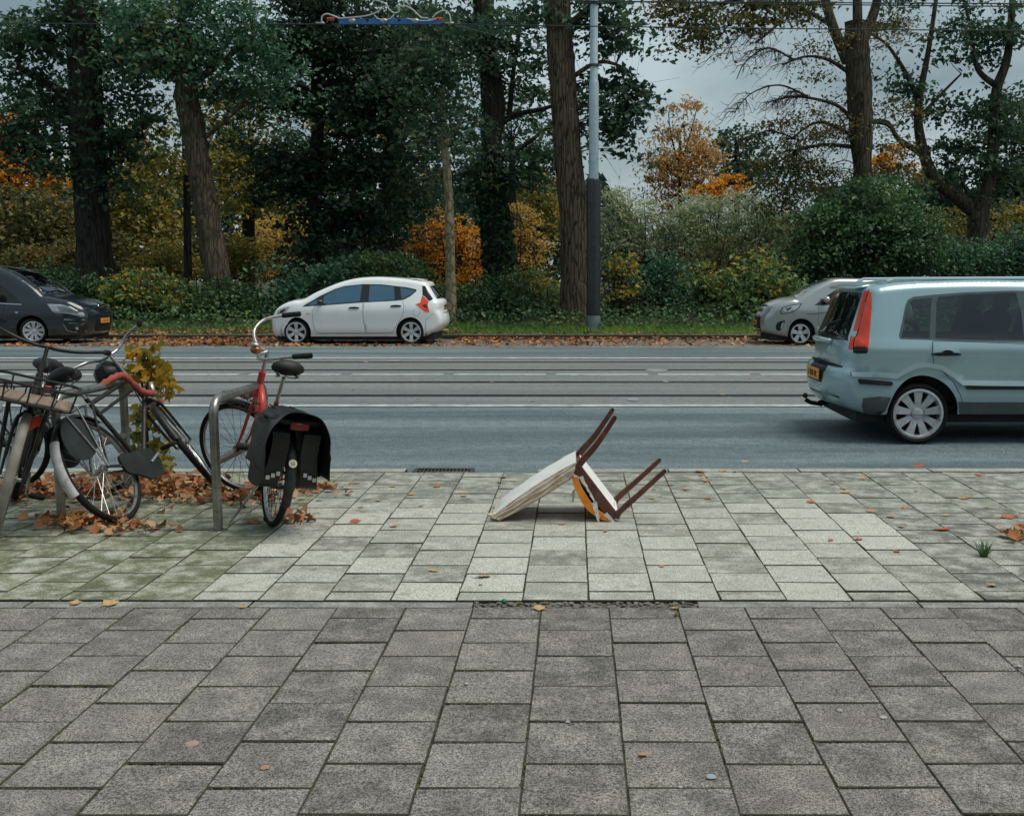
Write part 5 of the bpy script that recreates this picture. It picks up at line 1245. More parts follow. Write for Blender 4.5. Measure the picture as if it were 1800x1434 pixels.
pside = [F('window_surround', pdlo, BLKG, .002), F('front_door_glass', [(1.55, .98), (1.72, 1.16), (1.95, 1.32), (2.12, 1.38), (2.22, 1.385), (2.2, 1.0), (1.8, .985)], GL_S, .004), F('rear_door_glass', [(2.3, 1.385), (2.6, 1.365), (2.74, 1.34), (2.78, 1.1), (2.5, 1.05), (2.28, 1.02)], GL_S, .004),
    F('rear_quarter_glass', [(2.79, 1.32), (2.95, 1.28), (2.95, 1.2), (2.82, 1.12)], GL_S, .004),
    F('door_seam', pfd, SEAM, -.004), F('front_door', inset(pfd, .007), SILG), F('door_seam', prd, SEAM, -.004), F('rear_door', inset(prd, .007), SILG),
    F('side_crease', band(pz([(880, 760), (1050, 745), (1250, 718), (1536, 670)]) + [(2.6, .86), (3.2, .95)], .014), SEAM, -.002),
    F('head_lamp_surround', pz([(318, 758), (312, 690), (350, 632), (470, 590), (570, 566), (800, 536), (735, 635), (650, 692), (565, 726), (440, 748)]), BLKG, .003), F('head_lamp', pz([(332, 745), (330, 690), (370, 640), (470, 605), (570, 582), (770, 552), (720, 625), (640, 680), (560, 712), (440, 735)]), LENS, .006), F('head_lamp_core', pz([(380, 690), (400, 655), (520, 625), (570, 600), (560, 640), (470, 690)]), BLKG, .008), F('head_lamp_bulb', circ(pz([(415, 690)])[0], .038), CHROME, .012),
    F('fog_recess', smoothc(pz([(240, 1010), (260, 920), (330, 885), (420, 872), (408, 940), (370, 1020), (300, 1062)]), 3), BLK, .002), F('fog_lamp', smoothc(pz([(335, 1010), (360, 920), (400, 900), (395, 950), (360, 1015)]), 3), LENS, .008),
    F('arch_trim', band([(((780 - 60) / K3) + .385 * cos(a), .262 + .385 * sin(a)) for a in np.linspace(pi * .98, .05, 20)], .012), SILG, .008),
    F('door_handle', [(2.08, .86), (2.22, .87), (2.22, .845), (2.08, .835)], SILG, .02), F('bumper_seam', band(pz([(575, 735), (650, 800)]), .007), SEAM, -.002)]
pskin = [F('windscreen', [(11.2, -.85), (11.2, .85), (14.2, .8), (14.2, -.8)], GLASS('bright_screen', (.5, .55, .55), .42), .003), F('upper_grille', [(5.2, -.36), (5.2, .36), (6.1, .40), (6.1, -.40)], CHROME, .004), F('upper_grille_mesh', [(5.35, -.31), (5.35, .31), (5.95, .35), (5.95, -.35)], BLKG, .008),
    F('lower_grille', [(.6, -.62), (.6, .62), (3.6, .66), (3.6, -.66)], BLK, -.006), F('grille_lip', [(1.0, -.62), (1.0, .62), (1.25, .62), (1.25, -.62)], CHROME, .006), F('bonnet_seam', [(6.75, -.75), (6.75, .75), (6.85, .75), (6.85, -.75)], SEAM, -.003), F('rear_window', [(20.2, -.8), (20.2, .8), (20.9, .8), (20.9, -.8)], GL_W, .003)]
spec_p = dict(L=3.6, W=.80, paint=SILG, top=ptop, sill=.185, axles=((780 - 60) / K3, (780 - 60) / K3 + 2.385), wr=.262, arch=.345, rim=.208, rim_style=(5, .035, .062, .05, False),
    prof=[(0, .86), (.2, .91), (.3, .95), (.5, .96), (.70, 1.0), (.76, 1.0), (.92, .97), (1.05, .93), (1.45, .76), (1.6, .72)], ker=7, plan=(.7, .14, 2.0), side=pside, skin=pskin, cabin=(1.15, 3.2), belt=.99, seats=(1.75, 2.55), rad=.085, bulge=(.24, .14), wheel_in=.09, crown=.05)
Yp = atz(1406, 606.5, ROAD_Z1).y; zc_p = Yp * _C + CAM_H * _S
pcar = car('parked_car', 'grey silver hatchback parked at the right, mostly hidden by the moving car', spec_p, (0, 0, 0), 0)
pcar.location = ((1406 - CX) / F_PX * zc_p - (780 - 60) / K3 + 1.8, Yp + .74, ROAD_Z1)
for sy in (-1, 1): mirror_part(pcar, 1.47 - 1.8, sy * .76, 1.04, sy, SILG)
plate(pcar, -1.8 + .0, 0, .50, -.05, -1)
MB().tube([(2.45 - 1.8, 0, 1.51), (2.62 - 1.8, 0, 1.62)], .006, 6).build('aerial', BLK, pcar)
m = MB()
for sy in (-.25, .25): m.tube([(.86 - 1.8, sy, 1.085), (1.0 - 1.8, sy + .35, 1.15)], .008, 6)
m.build('wiper', BLK, pcar)

# ---------------------------------------------------------------- dark van-like family car at the left (faces right); s runs from its nose
K4 = 552.0
Yd = atz(60, 605, ROAD_Z1).y; NOSE_X = aty(184.4, 560, Yd + .84).x
def dc_(pts):      # silhouette points lie on the car's middle plane
    P = [aty(a / 7.17, 440 + b / 7.17, Yd + .84) for a, b in pts]; return [(NOSE_X - p.x, p.z - ROAD_Z1) for p in P]
def dz_(pts):      # flank features lie on the near side; undo the nose's plan curve
    out = []
    for a, b in pts:
        p = aty(a / 7.17, 440 + b / 7.17, Yd + .03); s2 = NOSE_X - p.x; s = s2
        for _ in range(20): s = s2 - .22 * max(0, min(1, (.9 - s) / .9)) ** 1.2
        out.append((max(s, .02), p.z - ROAD_Z1))
    return out
NAVY = car_paint('dark_blue_paint', (.012, .021, .028), .1, .22, .25)
dtop = dc_([(1240, 1060), (1305, 1000), (1322, 920), (1320, 820), (1296, 748), (1236, 684), (1110, 612), (1000, 590), (840, 560), (755, 545), (640, 450), (500, 358), (320, 262), (160, 212), (0, 190)]) + [(2.9, 1.81), (3.6, 1.80), (4.1, 1.76), (4.22, 1.68), (4.30, 1.2), (4.36, .9), (4.38, .55), (4.36, .38), (4.25, .27)]
ddlo = dz_([(280, 632), (180, 545), (90, 470), (0, 405)]) + [(2.55, 1.52), (2.8, 1.58), (3.6, 1.58), (4.0, 1.55), (4.02, 1.1), (3.3, 1.04), (2.6, 1.02)] + dz_([(60, 630)])
dfd = [(1.90, .98), (2.5, 1.0), (3.0, 1.02), (3.02, .3), (2.1, .3), (1.97, .5), (1.92, .8)]
dside = [F('window_surround', ddlo, BLKG, .002), F('front_door_glass', [(2.02, 1.06), (2.3, 1.28), (2.6, 1.48), (2.95, 1.53), (2.95, 1.07), (2.5, 1.05)], GL_S, .004), F('rear_door_glass', [(3.05, 1.53), (3.55, 1.53), (3.55, 1.1), (3.05, 1.08)], GL_S, .004), F('rear_quarter_glass', [(3.62, 1.53), (3.95, 1.5), (3.97, 1.15), (3.62, 1.12)], GL_S, .004),
    F('door_seam', dfd, SEAM, -.004), F('front_door', inset(dfd, .007), NAVY),
    F('head_lamp', dz_([(1030, 800), (960, 770), (880, 700), (780, 660), (610, 650), (680, 760), (720, 790), (860, 800), (1010, 835)]), LENS, .006), F('head_lamp_core', dz_([(990, 790), (900, 735), (820, 690), (730, 690), (780, 770), (900, 790)]), PM('lamp_inner', (.25, .28, .29), None, 12, .2, .4), .008),
    F('fog_recess', smoothc(dz_([(1040, 905), (860, 890), (820, 930), (850, 1010), (900, 1028), (1040, 1020)]), 3), BLKG, .002), F('fog_trim', band(dz_([(815, 930), (850, 1010), (900, 1030), (1040, 1022)]), .012), CHROME, .008), F('fog_lamp', circ(dz_([(945, 985)])[0], .035), LENS, .01), F('bumper_bar', band(dz_([(1010, 880), (820, 872)]), .018), CHROME, .006), F('bumper_bar', band(dz_([(1010, 925), (870, 918)]), .016), CHROME, .006),
    F('side_repeater', smoothc(dz_([(212, 776), (236, 770), (258, 778), (236, 798)]), 2), LENS, .01), F('door_rub_strip', band(dz_([(290, 660), (80, 648), (0, 640)]), .02), SILVL, .004), F('door_moulding', band(dz_([(110, 895), (60, 880), (0, 876)]), .05), BLK, .014)]
dskin = [F('windscreen', [(9.3, -.88), (9.3, .88), (13.2, .82), (13.2, -.82)], GL_W, .003), F('upper_grille', [(3.7, -.45), (3.7, .45), (4.6, .42), (4.6, -.42)], BLKG, -.006), F('grille_bar', [(3.9, -.4), (3.9, .4), (4.0, .4), (4.0, -.4)], CHROME, .006), F('grille_bar', [(4.3, -.36), (4.3, .36), (4.4, .36), (4.4, -.36)], CHROME, .006), F('lower_grille', [(.9, -.62), (.9, .62), (2.9, .62), (2.9, -.62)], BLK, -.008), F('bonnet_seam', [(4.85, -.7), (4.85, .7), (4.93, .7), (4.93, -.7)], SEAM, -.003), F('wiper_tray', [(8.85, -.88), (8.85, .88), (9.25, .88), (9.25, -.88)], BLK, -.002)]
spec_d = dict(L=4.38, W=.90, paint=NAVY, top=dtop, sill=.20, axles=(0, 0), wr=.30, arch=.37, rim=.222, rim_style=(9, .02, .05, .05, False),
    prof=[(0, .90), (.2, .95), (.5, 1.0), (.8, .995), (1.0, .97), (1.1, .94), (1.75, .80), (1.9, .78)], plan=(.8, .16, 2.0), side=dside, skin=dskin, cabin=(1.5, 4.0), belt=1.05, seats=(2.2, 3.1), rad=.10, bulge=(.22, .1), wheel_in=.10, crown=.06, steer=.30, drv=-1)

AX = dz_([(425, 1035)])[0][0]; spec_d['axles'] = (AX, AX + 2.73)
dcar = car('parked_car', 'dark blue high roofed family car cut off at the left edge, facing right', spec_d, (0, 0, 0), pi)
dcar.location = (NOSE_X - 4.38 / 2, Yd + .84, ROAD_Z1)
for sy in (-1, 1): mirror_part(dcar, 2.02 - 4.38 / 2, sy * .86, 1.10, sy, BLK, 1.1)
plate(dcar, -4.38 / 2 - .004, 0, .52, -.03, -1, .46, .11)
m = MB()
for sy in (-.3, .3): m.tube([(1.04 - 4.38 / 2, sy, 1.17), (1.25 - 4.38 / 2, sy + .42, 1.33)], .009, 6)
m.build('wiper', BLK, dcar)
MB().tube([(-4.38 / 2 + .125, .0 + .05 * sin(a), .84 + .05 * cos(a)) for a in np.linspace(0, 2 * pi, 20, endpoint=False)], .008, 6, closed=True).build('bonnet_badge', CHROME, dcar)

# ================================================================== BICYCLE STANDS AND BICYCLES
INOX = PM('stand_steel', (.36, .36, .34), (.20, .195, .175), 7, .34, .85, dirt=(.13, .115, .09))
def stand(x, y, xf, yf, label):
    a = atz(x, y); b0 = atz(xf, yf); d = Vector((b0.x - a.x, b0.y - a.y, 0)); L = d.length
    r = tag(empty('bicycle_stand', a, atan2(d.y, d.x)), label, 'bike stand', 'bicycle stands on the pavement')
    H = .76; q = .09
    pts = [(0, 0, -.03), (0, 0, H - q)] + [(q - q * cos(t), 0, H - q + q * sin(t)) for t in np.linspace(.2, pi / 2, 7)] + [(L - q + q * sin(t), 0, H - q + q * cos(t)) for t in np.linspace(0, pi / 2 - .1, 7)] + [(L, 0, H - q), (L, 0, -.03)]
    MB().tube(pts, .0265, 14).build('hoop', INOX, r)
    MB().tube([(.01, 0, .40), (L - .01, 0, .40)], .022, 12).build('cross_bar', INOX, r)
    for xx in (0, L):
        m = MB(); m.lathe([(.028, .004), (.05, .004), (.055, .0)], (xx, 0, 0), 'z', 18); m.build('foot_collar', INOX, r)
    return r
st1 = stand(384, 932, 470, 874, 'steel hoop stand to which the red bicycle is chained')
st2 = stand(109, 920, 226, 868, 'weathered steel hoop stand among the left bicycles')

BKB = PM('bike_black', (.010, .011, .012), (.022, .022, .021), 9, .42, .1, dirt=(.06, .045, .03), spec=.35)
BKRED = PM('bike_red', (.52, .050, .035), (.42, .04, .03), 6, .34, .05, dirt=(.24, .07, .045))
BKSIL = PM('bike_alloy', (.50, .51, .50), (.36, .365, .355), 9, .32, .85, dirt=(.2, .17, .13))
BKGRY = PM('bike_guard_grey', (.014, .018, .018), (.026, .031, .031), 5, .55, dirt=(.010, .012, .012), spec=.3)
WHT = PM('mudguard_white', (.52, .54, .54), (.34, .35, .34), 6, .55, dirt=(.16, .14, .10))
BAGM = PM('bag_tarpaulin', (.006, .0065, .007), (.012, .014, .015), 6, .40, bump=.5, bscale=14, spec=.35)
SADL = PM('saddle_black', (.009, .009, .010), (.016, .016, .016), 10, .5, spec=.3)
SIDEW = PM('tyre_dusty', (.16, .15, .125), (.26, .245, .21), 9, .9, bump=.5, bscale=120)
CHN = PM('chain_rust', (.10, .062, .04), (.05, .04, .035), 30, .6, .5)

def ring_spokes(w, R, n=28, mat=None):
    me = MB().tube([(0, 0, .02), (0, 0, R - .035)], .0016, 4).mesh('spoke'); me.materials.append(mat or BKSIL)
    for i in range(n):
        o = mesh_obj('spoke', me, None, w); a = 2 * pi * i / n; s = .03 * (-1) ** i
        o.location = (.02 * cos(a + 1.2) * 0, s, 0); tilt = math.atan2(s, R - .05)
        o.rotation_euler = Matrix.Rotation(a, 3, 'Y').to_4x4().to_euler()
        o.rotation_euler = (Matrix.Rotation(a, 3, 'Y') @ Matrix.Rotation(tilt, 3, 'X')).to_euler()
def bike_wheel(root, M4, R, tyre_w=.021, tyre=RUB, rim=BKSIL, spokes=28, spmat=None):
    w = empty('wheel', (0, 0, 0), 0, root); w.matrix_local = M4
    m = MB(); m.lathe([(R - .012 + tyre_w * cos(a) * .95 - tyre_w * .6, tyre_w * sin(a)) for a in np.linspace(0, 2 * pi, 12, endpoint=False)], (0, 0, 0), 'y', 56, True); m.build('tyre', tyre, w)
    m = MB(); m.lathe([(R - .042, -.012), (R - .030, -.014), (R - .028, .0), (R - .030, .014), (R - .042, .012), (R - .048, .0)], (0, 0, 0), 'y', 56, True); m.build('rim', rim, w)
    m = MB(); m.lathe([(.0, -.055), (.012, -.055), (.012, -.034), (.03, -.032), (.03, -.028), (.016, -.024), (.016, .024), (.03, .028), (.03, .032), (.012, .034), (.012, .055), (0, .055)], (0, 0, 0), 'y', 18); m.build('hub', BKSIL, w)
    ring_spokes(w, R, spokes, spmat); return w
def fender(c, R, a0, a1, w=.026, n=24):
    """curved mudguard strip, arc in the x-z plane round c"""
    vs = []; fs = []; prof = [(-w, -.018), (-w * .8, -.004), (-w * .4, .004), (0, .006), (w * .4, .004), (w * .8, -.004), (w, -.018)]; k = len(prof)
    for i in range(n + 1):
        a = a0 + (a1 - a0) * i / n
        for (y, dr) in prof: vs.append((c[0] + (R + dr) * cos(a), y, c[2] + (R + dr) * sin(a)))
        for (y, dr) in prof: vs.append((c[0] + (R + dr - .002) * cos(a), y, c[2] + (R + dr - .002) * sin(a)))
    for i in range(n):
        for j in range(k - 1):
            b = i * 2 * k + j; fs.append((b, b + 1, b + 2 * k + 1, b + 2 * k)); fs.append((b + k, b + 2 * k + k, b + 2 * k + k + 1, b + k + 1))
        for j in (0, k - 1):
            b = i * 2 * k + j; fs.append((b, b + 2 * k, b + 3 * k, b + k))
    return MB().add(vs, fs)
def saddle_mesh(c, L=.25, W=.20, tilt=.0):
    """padded saddle: nose forward (+x), wide at the back"""
    vs = []; fs = []; ns, nt = 14, 16
    for i in range(ns + 1):
        t = i / ns; x = -L * .5 + L * t; hw = W * .5 * (1 / (1 + math.exp((t - .42) * 11)) * .78 + .19) * (min(1, t * 9) ** .5) * (min(1, (1 - t) * 10) ** .5 if t < 1 else 0); hw = max(hw, .004)
        hgt = .05 * (min(1, t * 7) ** .5) * (.75 + .25 * (1 - t)) * (min(1, (1 - t) * 9) ** .5 if t < 1 else 0) + .004
        for k in range(nt):
            a = 2 * pi * k / nt; vs.append((x, hw * cos(a), hgt * sin(a) * (1 if sin(a) > 0 else .8) + .012 * (1 - t) ** 2))
    for i in range(ns):
        for k in range(nt): fs.append((i * nt + k, i * nt + (k + 1) % nt, (i + 1) * nt + (k + 1) % nt, (i + 1) * nt + k))
    fs += [tuple(range(nt)), tuple(ns * nt + k for k in range(nt))]
    R = Matrix.Rotation(tilt, 3, 'Y')
    return MB().add([R @ Vector(v) + Vector(c) for v in vs], fs)

def bicycle(name, label, rear, heading, lean, steer, sp):
    R, wb = sp.get('R', .345), sp.get('wb', 1.08)
    root = tag(empty(name, (rear[0], rear[1], 0)), label, 'bicycle', 'parked bicycles')
    root.rotation_euler = (-lean, 0, pi / 2 - heading)
    fr = sp['frame_mat']; P = dict(ra=Vector((0, 0, R)), fa=Vector((wb, 0, R)), bb=Vector((.45, 0, .285)), sc=Vector((.235, 0, sp.get('sc', .76))), hb=Vector((wb - .215, 0, R + .36)), ht=Vector((wb - .30, 0, R + .36 + sp.get('head', .20))))
    ax = (P['ht'] - P['hb']).normalized(); S = Matrix.Rotation(steer, 3, ax)
    def st(p): return S @ (Vector(p) - P['hb']) + P['hb']
    m = MB()
    if sp['kind'] == 'step':
        m.tube(crom([P['ht'] - ax * .10, P['ht'] + Vector((-.10, 0, -.20)), Vector((.62, 0, .40)), P['bb']], 6), sp.get('down_r', .022), 12)
        m.tube(crom([P['hb'] + ax * .02, P['hb'] + Vector((-.10, 0, -.13)), Vector((.60, 0, .36)), P['bb'] + Vector((.03, 0, .02))], 6), .017, 10)
    else:
        m.tube([P['ht'] - ax * .03, P['sc'] + Vector((.015, 0, -.04))], .0145, 10); m.tube([P['hb'] + ax * .03, P['bb']], .016, 10)
        m.tube([P['ht'] - ax * .10, P['sc'] + Vector((.03, 0, -.12))], .011, 10)
    m.tube([P['bb'], P['sc']], .0155, 10); m.tube([P['hb'] - ax * .0, P['ht']], sp.get('head_r', .020), 12)
    for s in (-1, 1):
        m.tube([P['bb'] + Vector((-.02, s * .03, 0)), P['ra'] + Vector((0, s * .062, 0))], .009, 8); m.tube([P['sc'] + Vector((0, s * .022, -.03)), P['ra'] + Vector((0, s * .062, 0))], .0075, 8)
    m.tube([P['bb'] + Vector((0, -.04, 0)), P['bb'] + Vector((0, .04, 0))], .024, 12); m.build('frame', fr, root)
    # fork, handlebar
    m = MB()
    for s in (-1, 1): m.tube([st(p) for p in crom([P['hb'] + Vector((0, s * .02, -.01)), P['hb'] + Vector((.02, s * .055, -.06)), (wb - .09, s * .058, R + .12), (wb, s * .056, R)], 5)], [.0125] * 6 + [.011] * 5 + [.008] * 5, 8)
    m.tube([st(P['hb'] + Vector((0, -.03, -.012))), st(P['hb'] + Vector((0, .03, -.012)))], .018, 10); m.build('fork', sp.get('fork_mat', fr), root)
    qt = P['ht'] + ax * sp.get('stem', .16); MB().tube([st(P['ht']), st(qt)], .0115, 10).build('stem', sp.get('bar_mat', BKSIL), root)
    bw = sp.get('bar_w', .29); rise, back = sp.get('rise', .04), sp.get('back', .20)
    hp = [(0, 0, 0)] + sp.get('bar_pts', [(.035, .06, .012), (.05, .14, rise), (0, bw - .06, rise + .005), (-back * .55, bw, rise - .01), (-back, bw + .01, rise - .02)])
    S2 = Matrix.Rotation(sp.get('bar_steer', steer), 3, ax)
    def sb_(p): return S2 @ (Vector(p) - P['hb']) + P['hb']
    left = [Vector((qt.x + a, b, qt.z + c)) for a, b, c in hp]; right = [Vector((p.x, -p.y, p.z)) for p in left]
    path = crom([sb_(p) for p in right[::-1] + left[1:]], 6); MB().tube(path, .011, 10).build('handlebar', sp.get('bar_mat', BKSIL), root)
    for sd in (left, right):
        d = (sd[-1] - sd[-2]).normalized(); MB().tube([sb_(sd[-1] - d * .10), sb_(sd[-1] - d * .09), sb_(sd[-1] + d * .02), sb_(sd[-1] + d * .025)], [.013, .0165, .0175, .012], 12).build('grip', RUB, root)
    # wheels and mudguards
    bike_wheel(root, Matrix.Translation(P['ra']), R, sp.get('tw', .021), sp.get('tyre', RUB), sp.get('rim', BKSIL), 28, sp.get('spmat'))
    T = Matrix.Translation(P['hb']) @ S.to_4x4() @ Matrix.Translation(P['fa'] - P['hb'])
    bike_wheel(root, T, R, sp.get('tw', .021), sp.get('ftyre', sp.get('tyre', RUB)), sp.get('rim', BKSIL), 28, sp.get('spmat'))
    g = fender(P['fa'], R + .022, *sp.get('ff', (radians(35), radians(165)))); g.xf(st); g.build('front_mudguard', sp.get('fg_mat', fr), root)
    g = fender(P['ra'], R + .022, radians(50), sp.get('rf_end', radians(190)), .028); g.build('rear_mudguard', sp.get('rg_mat', fr), root)
    if sp.get('white_tail'):
        g = fender(P['ra'], R + .0245, radians(140), radians(196), .030); g.build('mudguard_tail', WHT, root)
    # drive: chain wheel, cranks, pedals
    m = MB(); m.lathe([(.0, -.052), (.02, -.052), (.085, -.048), (.092, -.047), (.092, -.042), (.0, -.042)], P['bb'], 'y', 26); m.build('chain_wheel', BKSIL, root)
    ca = sp.get('crank', .5)
    for s, a in ((-1, ca), (1, ca + pi)):
        e = P['bb'] + Vector((.165 * cos(a), s * .075, .165 * sin(a)))
        MB().tube([P['bb'] + Vector((0, s * .06, 0)), e], [.011, .009], 8).build('crank', BKSIL, root)
        p = MB(); p.box(e + Vector((0, s * .06, 0)), (.085, .09, .026), bev=.008); p.build('pedal', RUB, root)
    if sp.get('case'):
        q = smoothc([(.16, R - .065), (.16, R + .04), (.30, .385), (.42, .385), (.51, .375), (.56, .32), (.56, .25), (.50, .19), (.38, .185), (.28, .23)], 4)
        MB().prism(q, -.062, -.044).build('chain_case', sp['case'], root)
    else:
        MB().tube([P['bb'] + Vector((0, -.047, .09)), P['ra'] + Vector((0, -.047, .035)), P['ra'] + Vector((-.035, -.047, 0)), P['ra'] + Vector((0, -.047, -.035)), P['bb'] + Vector((0, -.047, -.09))], .005, 5).build('chain', CHN, root)
    # saddle
    sz = sp.get('saddle_z', .93); sx = P['sc'].x + (P['sc'].x - P['bb'].x) * (sz - P['sc'].z) / (P['sc'].z - P['bb'].z)
    MB().tube([P['sc'], (sx, 0, sz - .055)], .0115, 10).build('seat_post', BKSIL, root)
    sd_ = saddle_mesh((sx + .02, 0, sz), sp.get('sad_l', .26), sp.get('sad_w', .21), sp.get('sad_t', -.05)).build('saddle', SADL, root)
    m = MB()
    for s in (-1, 1):
        m.tube(crom([(sx + .12, s * .012, sz - .02), (sx + .03, s * .022, sz - .05), (sx - .07, s * .05, sz - .045), (sx - .09, s * .06, sz - .01)], 5), .0035, 6)
        m.tube([Vector((sx - .085 + .012 * cos(t), s * .055 + .012 * sin(t), sz - .05 + t * .0022)) for t in np.linspace(0, 14, 40)], .003, 5)
    m.build('saddle_springs', STEEL, root)
    # rear carrier
    if sp.get('carrier', True):
        zc = 2 * R + .055; m = MB()
        m.tube([(.14, -.06, zc), (-.30, -.065, zc), (-.335, -.04, zc), (-.335, .04, zc), (-.30, .065, zc), (.14, .06, zc)], .006, 8)
        for s in (-1, 1): m.tube([(-.16, s * .065, zc), (0, s * .065, R)], .0055, 8); m.tube([(.0, s * .063, zc), (0, s * .065, R)], .0055, 8)
        for xx in (-.2, -.05, .1): m.tube([(xx, -.065, zc), (xx, .065, zc)], .005, 6)
        m.build('carrier', sp.get('car_mat', BKB), root)
        o = MB().box((-.39 if sp.get('dark_refl') else -.35, 0, zc - (.06 if sp.get('dark_refl') else .03)), (.018, .11, .045), bev=.008).build('rear_reflector', DRED if sp.get('dark_refl') else RED, root)
    return root, P, (st, sb_)

# ---- red bicycle with the black saddlebags, chained to the right stand
redb, RP, (rst, rsb) = bicycle('bicycle', 'red bicycle with black saddlebags seen from behind, chained to the stand', (-1.80, 5.98), radians(-28), radians(-9), radians(46),
    dict(kind='step', frame_mat=BKRED, R=.325, wb=1.04, down_r=.024, head_r=.023, saddle_z=.93, stem=.15, head=.18, sc=.72, tyre=RUB, fg_mat=BKB, rg_mat=BKB, spmat=STEEL, dark_refl=True, crank=-.9, rf_end=radians(205), bar_steer=radians(88),
         bar_w=.24, bar_pts=[(.035, .03, .012), (.055, .08, .03), (.05, .19, .065), (-.02, .265, .085), (-.13, .285, .08), (-.24, .29, .06)], ff=(radians(70), radians(150))))
def drape(x0, x1, nx=9):
    prof = [(-.275, .40), (-.272, .47), (-.262, .55), (-.24, .63), (-.20, .70), (-.13, .745), (0, .765), (.13, .745), (.20, .70), (.24, .63), (.262, .55), (.272, .48), (.275, .43)]
    prof = [(p.x, p.y) for p in crom([(a, b, 0) for a, b in prof], 3)]
    vs = []; fs = []; k = len(prof)
    for lay in (0, 1):
        for i in range(nx + 1):
            t = i / nx; x = x0 + (x1 - x0) * t
            for j, (y, z) in enumerate(prof):
                q = .68 * (1 - .12 * t); wv = .006 * sin(j * .5 + i * .9) + .004 * sin(i * 1.7)
                zz = z + (.012 * sin(3 * t * pi + j * .5) if z < .6 else .004 * sin(j + i)) - .02 * t
                inn = .004 * lay
                zz -= .035; vs.append((x + (-.03 if z < .55 and t < .2 else 0), (y * q + wv) * (1 - inn * 3), zz - inn))
    n1 = (nx + 1) * k
    for i in range(nx):
        for j in range(k - 1):
            b = i * k + j; fs.append((b, b + 1, b + k + 1, b + k)); fs.append((n1 + b, n1 + b + k, n1 + b + k + 1, n1 + b + 1))
    for j in range(k - 1):
        for i in (0, nx): b = i * k + j; fs.append((b, n1 + b, n1 + b + 1, b + 1))
    for i in range(nx):
        for j in (0, k - 1): b = i * k + j; fs.append((b, b + k, n1 + b + k, n1 + b))
    return MB().add(vs, fs)
bag = tag(empty('saddlebags', redb.location), 'worn black double saddlebags over the carrier of the red bicycle', 'bag'); bag.rotation_euler = redb.rotation_euler
drape(-.43, .10).build('cover_flap', BAGM, bag, True, 80)
for s in (-1, 1):
    q = smoothc([(-.33, .66), (-.345, .50), (-.32, .36), (-.26, .31), (-.05, .30), (.04, .34), (.07, .48), (.05, .66)], 4)
    m = MB(); m.prism([(a, b - .03) for a, b in q], s * .055, s * .15); m.v = [(a, b + s * .02 * sin(c * 9), c) for a, b, c in m.v]; m.build('pannier', BAGM, bag, True, 35)
    for k in range(3):
        o = MB().box((-.347, s * (.075 + .027 * k), .37 - .012 * k), (.006, .02, .022)).build('reflector_patch', PM('reflect_white', (.40, .42, .42), None, 9, .5), bag)
MB().box((-.19, 0, .668), (.36, .27, .05), bev=.02).build('bag_arch_shade', BAGM, bag)  # dark block added to black out the shaded arch under the flap
g = fender(RP['ra'], .325 + .026, radians(148), radians(188), .032); g.build('mudguard_flap', BKGRY, redb)
a_ = radians(163); c_ = RP['ra'] + Vector(((.325 + .037) * cos(a_), 0, (.325 + .037) * sin(a_))); Rm = Matrix.Rotation(-(a_), 3, 'Y')
m = MB(); m.lathe([(0, .002), (.023, .002), (.024, -.002)], (0, 0, 0), 'x', 20); m.xf(lambda p: Rm @ p + c_); o = m.build('round_sticker', PM('sticker_white', (.7, .68, .62), None, 9, .5), redb)
m = MB(); m.lathe([(0, .0032), (.013, .0032), (.013, .001)], (0, 0, 0), 'x', 14); m.xf(lambda p: Rm @ p + c_); m.build('sticker_print', PM('sticker_brown', (.20, .11, .06), (.55, .45, .35), 60, .5), redb)
MB().tube([(-.005, .07, .30), (.0, .16, .14), (.01, .23, .015)], .008, 8).build('kick_stand', BKSIL, redb)
# bell on the handlebar, rear hub brake lever arm, light
bp = RP['ht'] + (RP['ht'] - RP['hb']).normalized() * .15
m = MB(); m.ball((0, 0, 0), .036, 16, 10, (1, 1, .8)); m.xf(lambda p: p + rsb(bp + Vector((.06, .10, .085)))); m.build('bell', PM('bell_copper', (.42, .17, .07), (.30, .12, .05), 20, .3, .7), redb)
m = MB(); m.ball((0, 0, .012), .030, 14, 8, (1, 1, .6)); m.xf(lambda p: p + rsb(bp + Vector((.06, .10, .105)))); m.build('bell_cap', BKSIL, redb)
m = MB(); m.lathe([(0, -.03), (.03, -.02), (.038, .02), (.034, .035), (0, .04)], (0, 0, 0), 'x', 16); m.xf(lambda p: rst(p + RP['hb'] + Vector((.055, 0, .03)))); m.build('head_lamp', BKSIL, redb)

# ---- chain between stand and red bicycle: every link a part
def chain(parent, pts, n):
    me = MB().tube([(.013 * cos(t) + (.006 if cos(t) > 0 else -.006), .009 * sin(t), 0) for t in np.linspace(0, 2 * pi, 12, endpoint=False)], .0032, 5, closed=True).mesh('link'); me.materials.append(CHN)
    path = crom(pts, 24); d = [0]
    for a, b in zip(path, path[1:]): d.append(d[-1] + (b - a).length)
    for i in range(n):
        u = d[-1] * (i + .5) / n; j = max(k for k in range(len(d)) if d[k] <= u); j = min(j, len(path) - 2)
        p = path[j].lerp(path[j + 1], (u - d[j]) / max(1e-6, d[j + 1] - d[j])); t = (path[j + 1] - path[j]).normalized()
        o = mesh_obj('link', me, None, parent); o.location = p; o.rotation_euler = (t.to_track_quat('X', 'Z').to_matrix() @ Matrix.Rotation(pi / 2 * (i % 2), 3, 'X')).to_euler()
chn = tag(empty('chain_lock', aty(405, 690, 6.35)), 'rusty chain looped between the stand and the red bicycle', 'chain'); cl = Vector(chn.location)
chain(chn, [aty(392, 688, 6.3) - cl, aty(408, 690, 6.35) - cl, aty(440, 704, 6.5) - cl, aty(470, 715, 6.65) - cl, aty(486, 722, 6.7) - cl], 16)
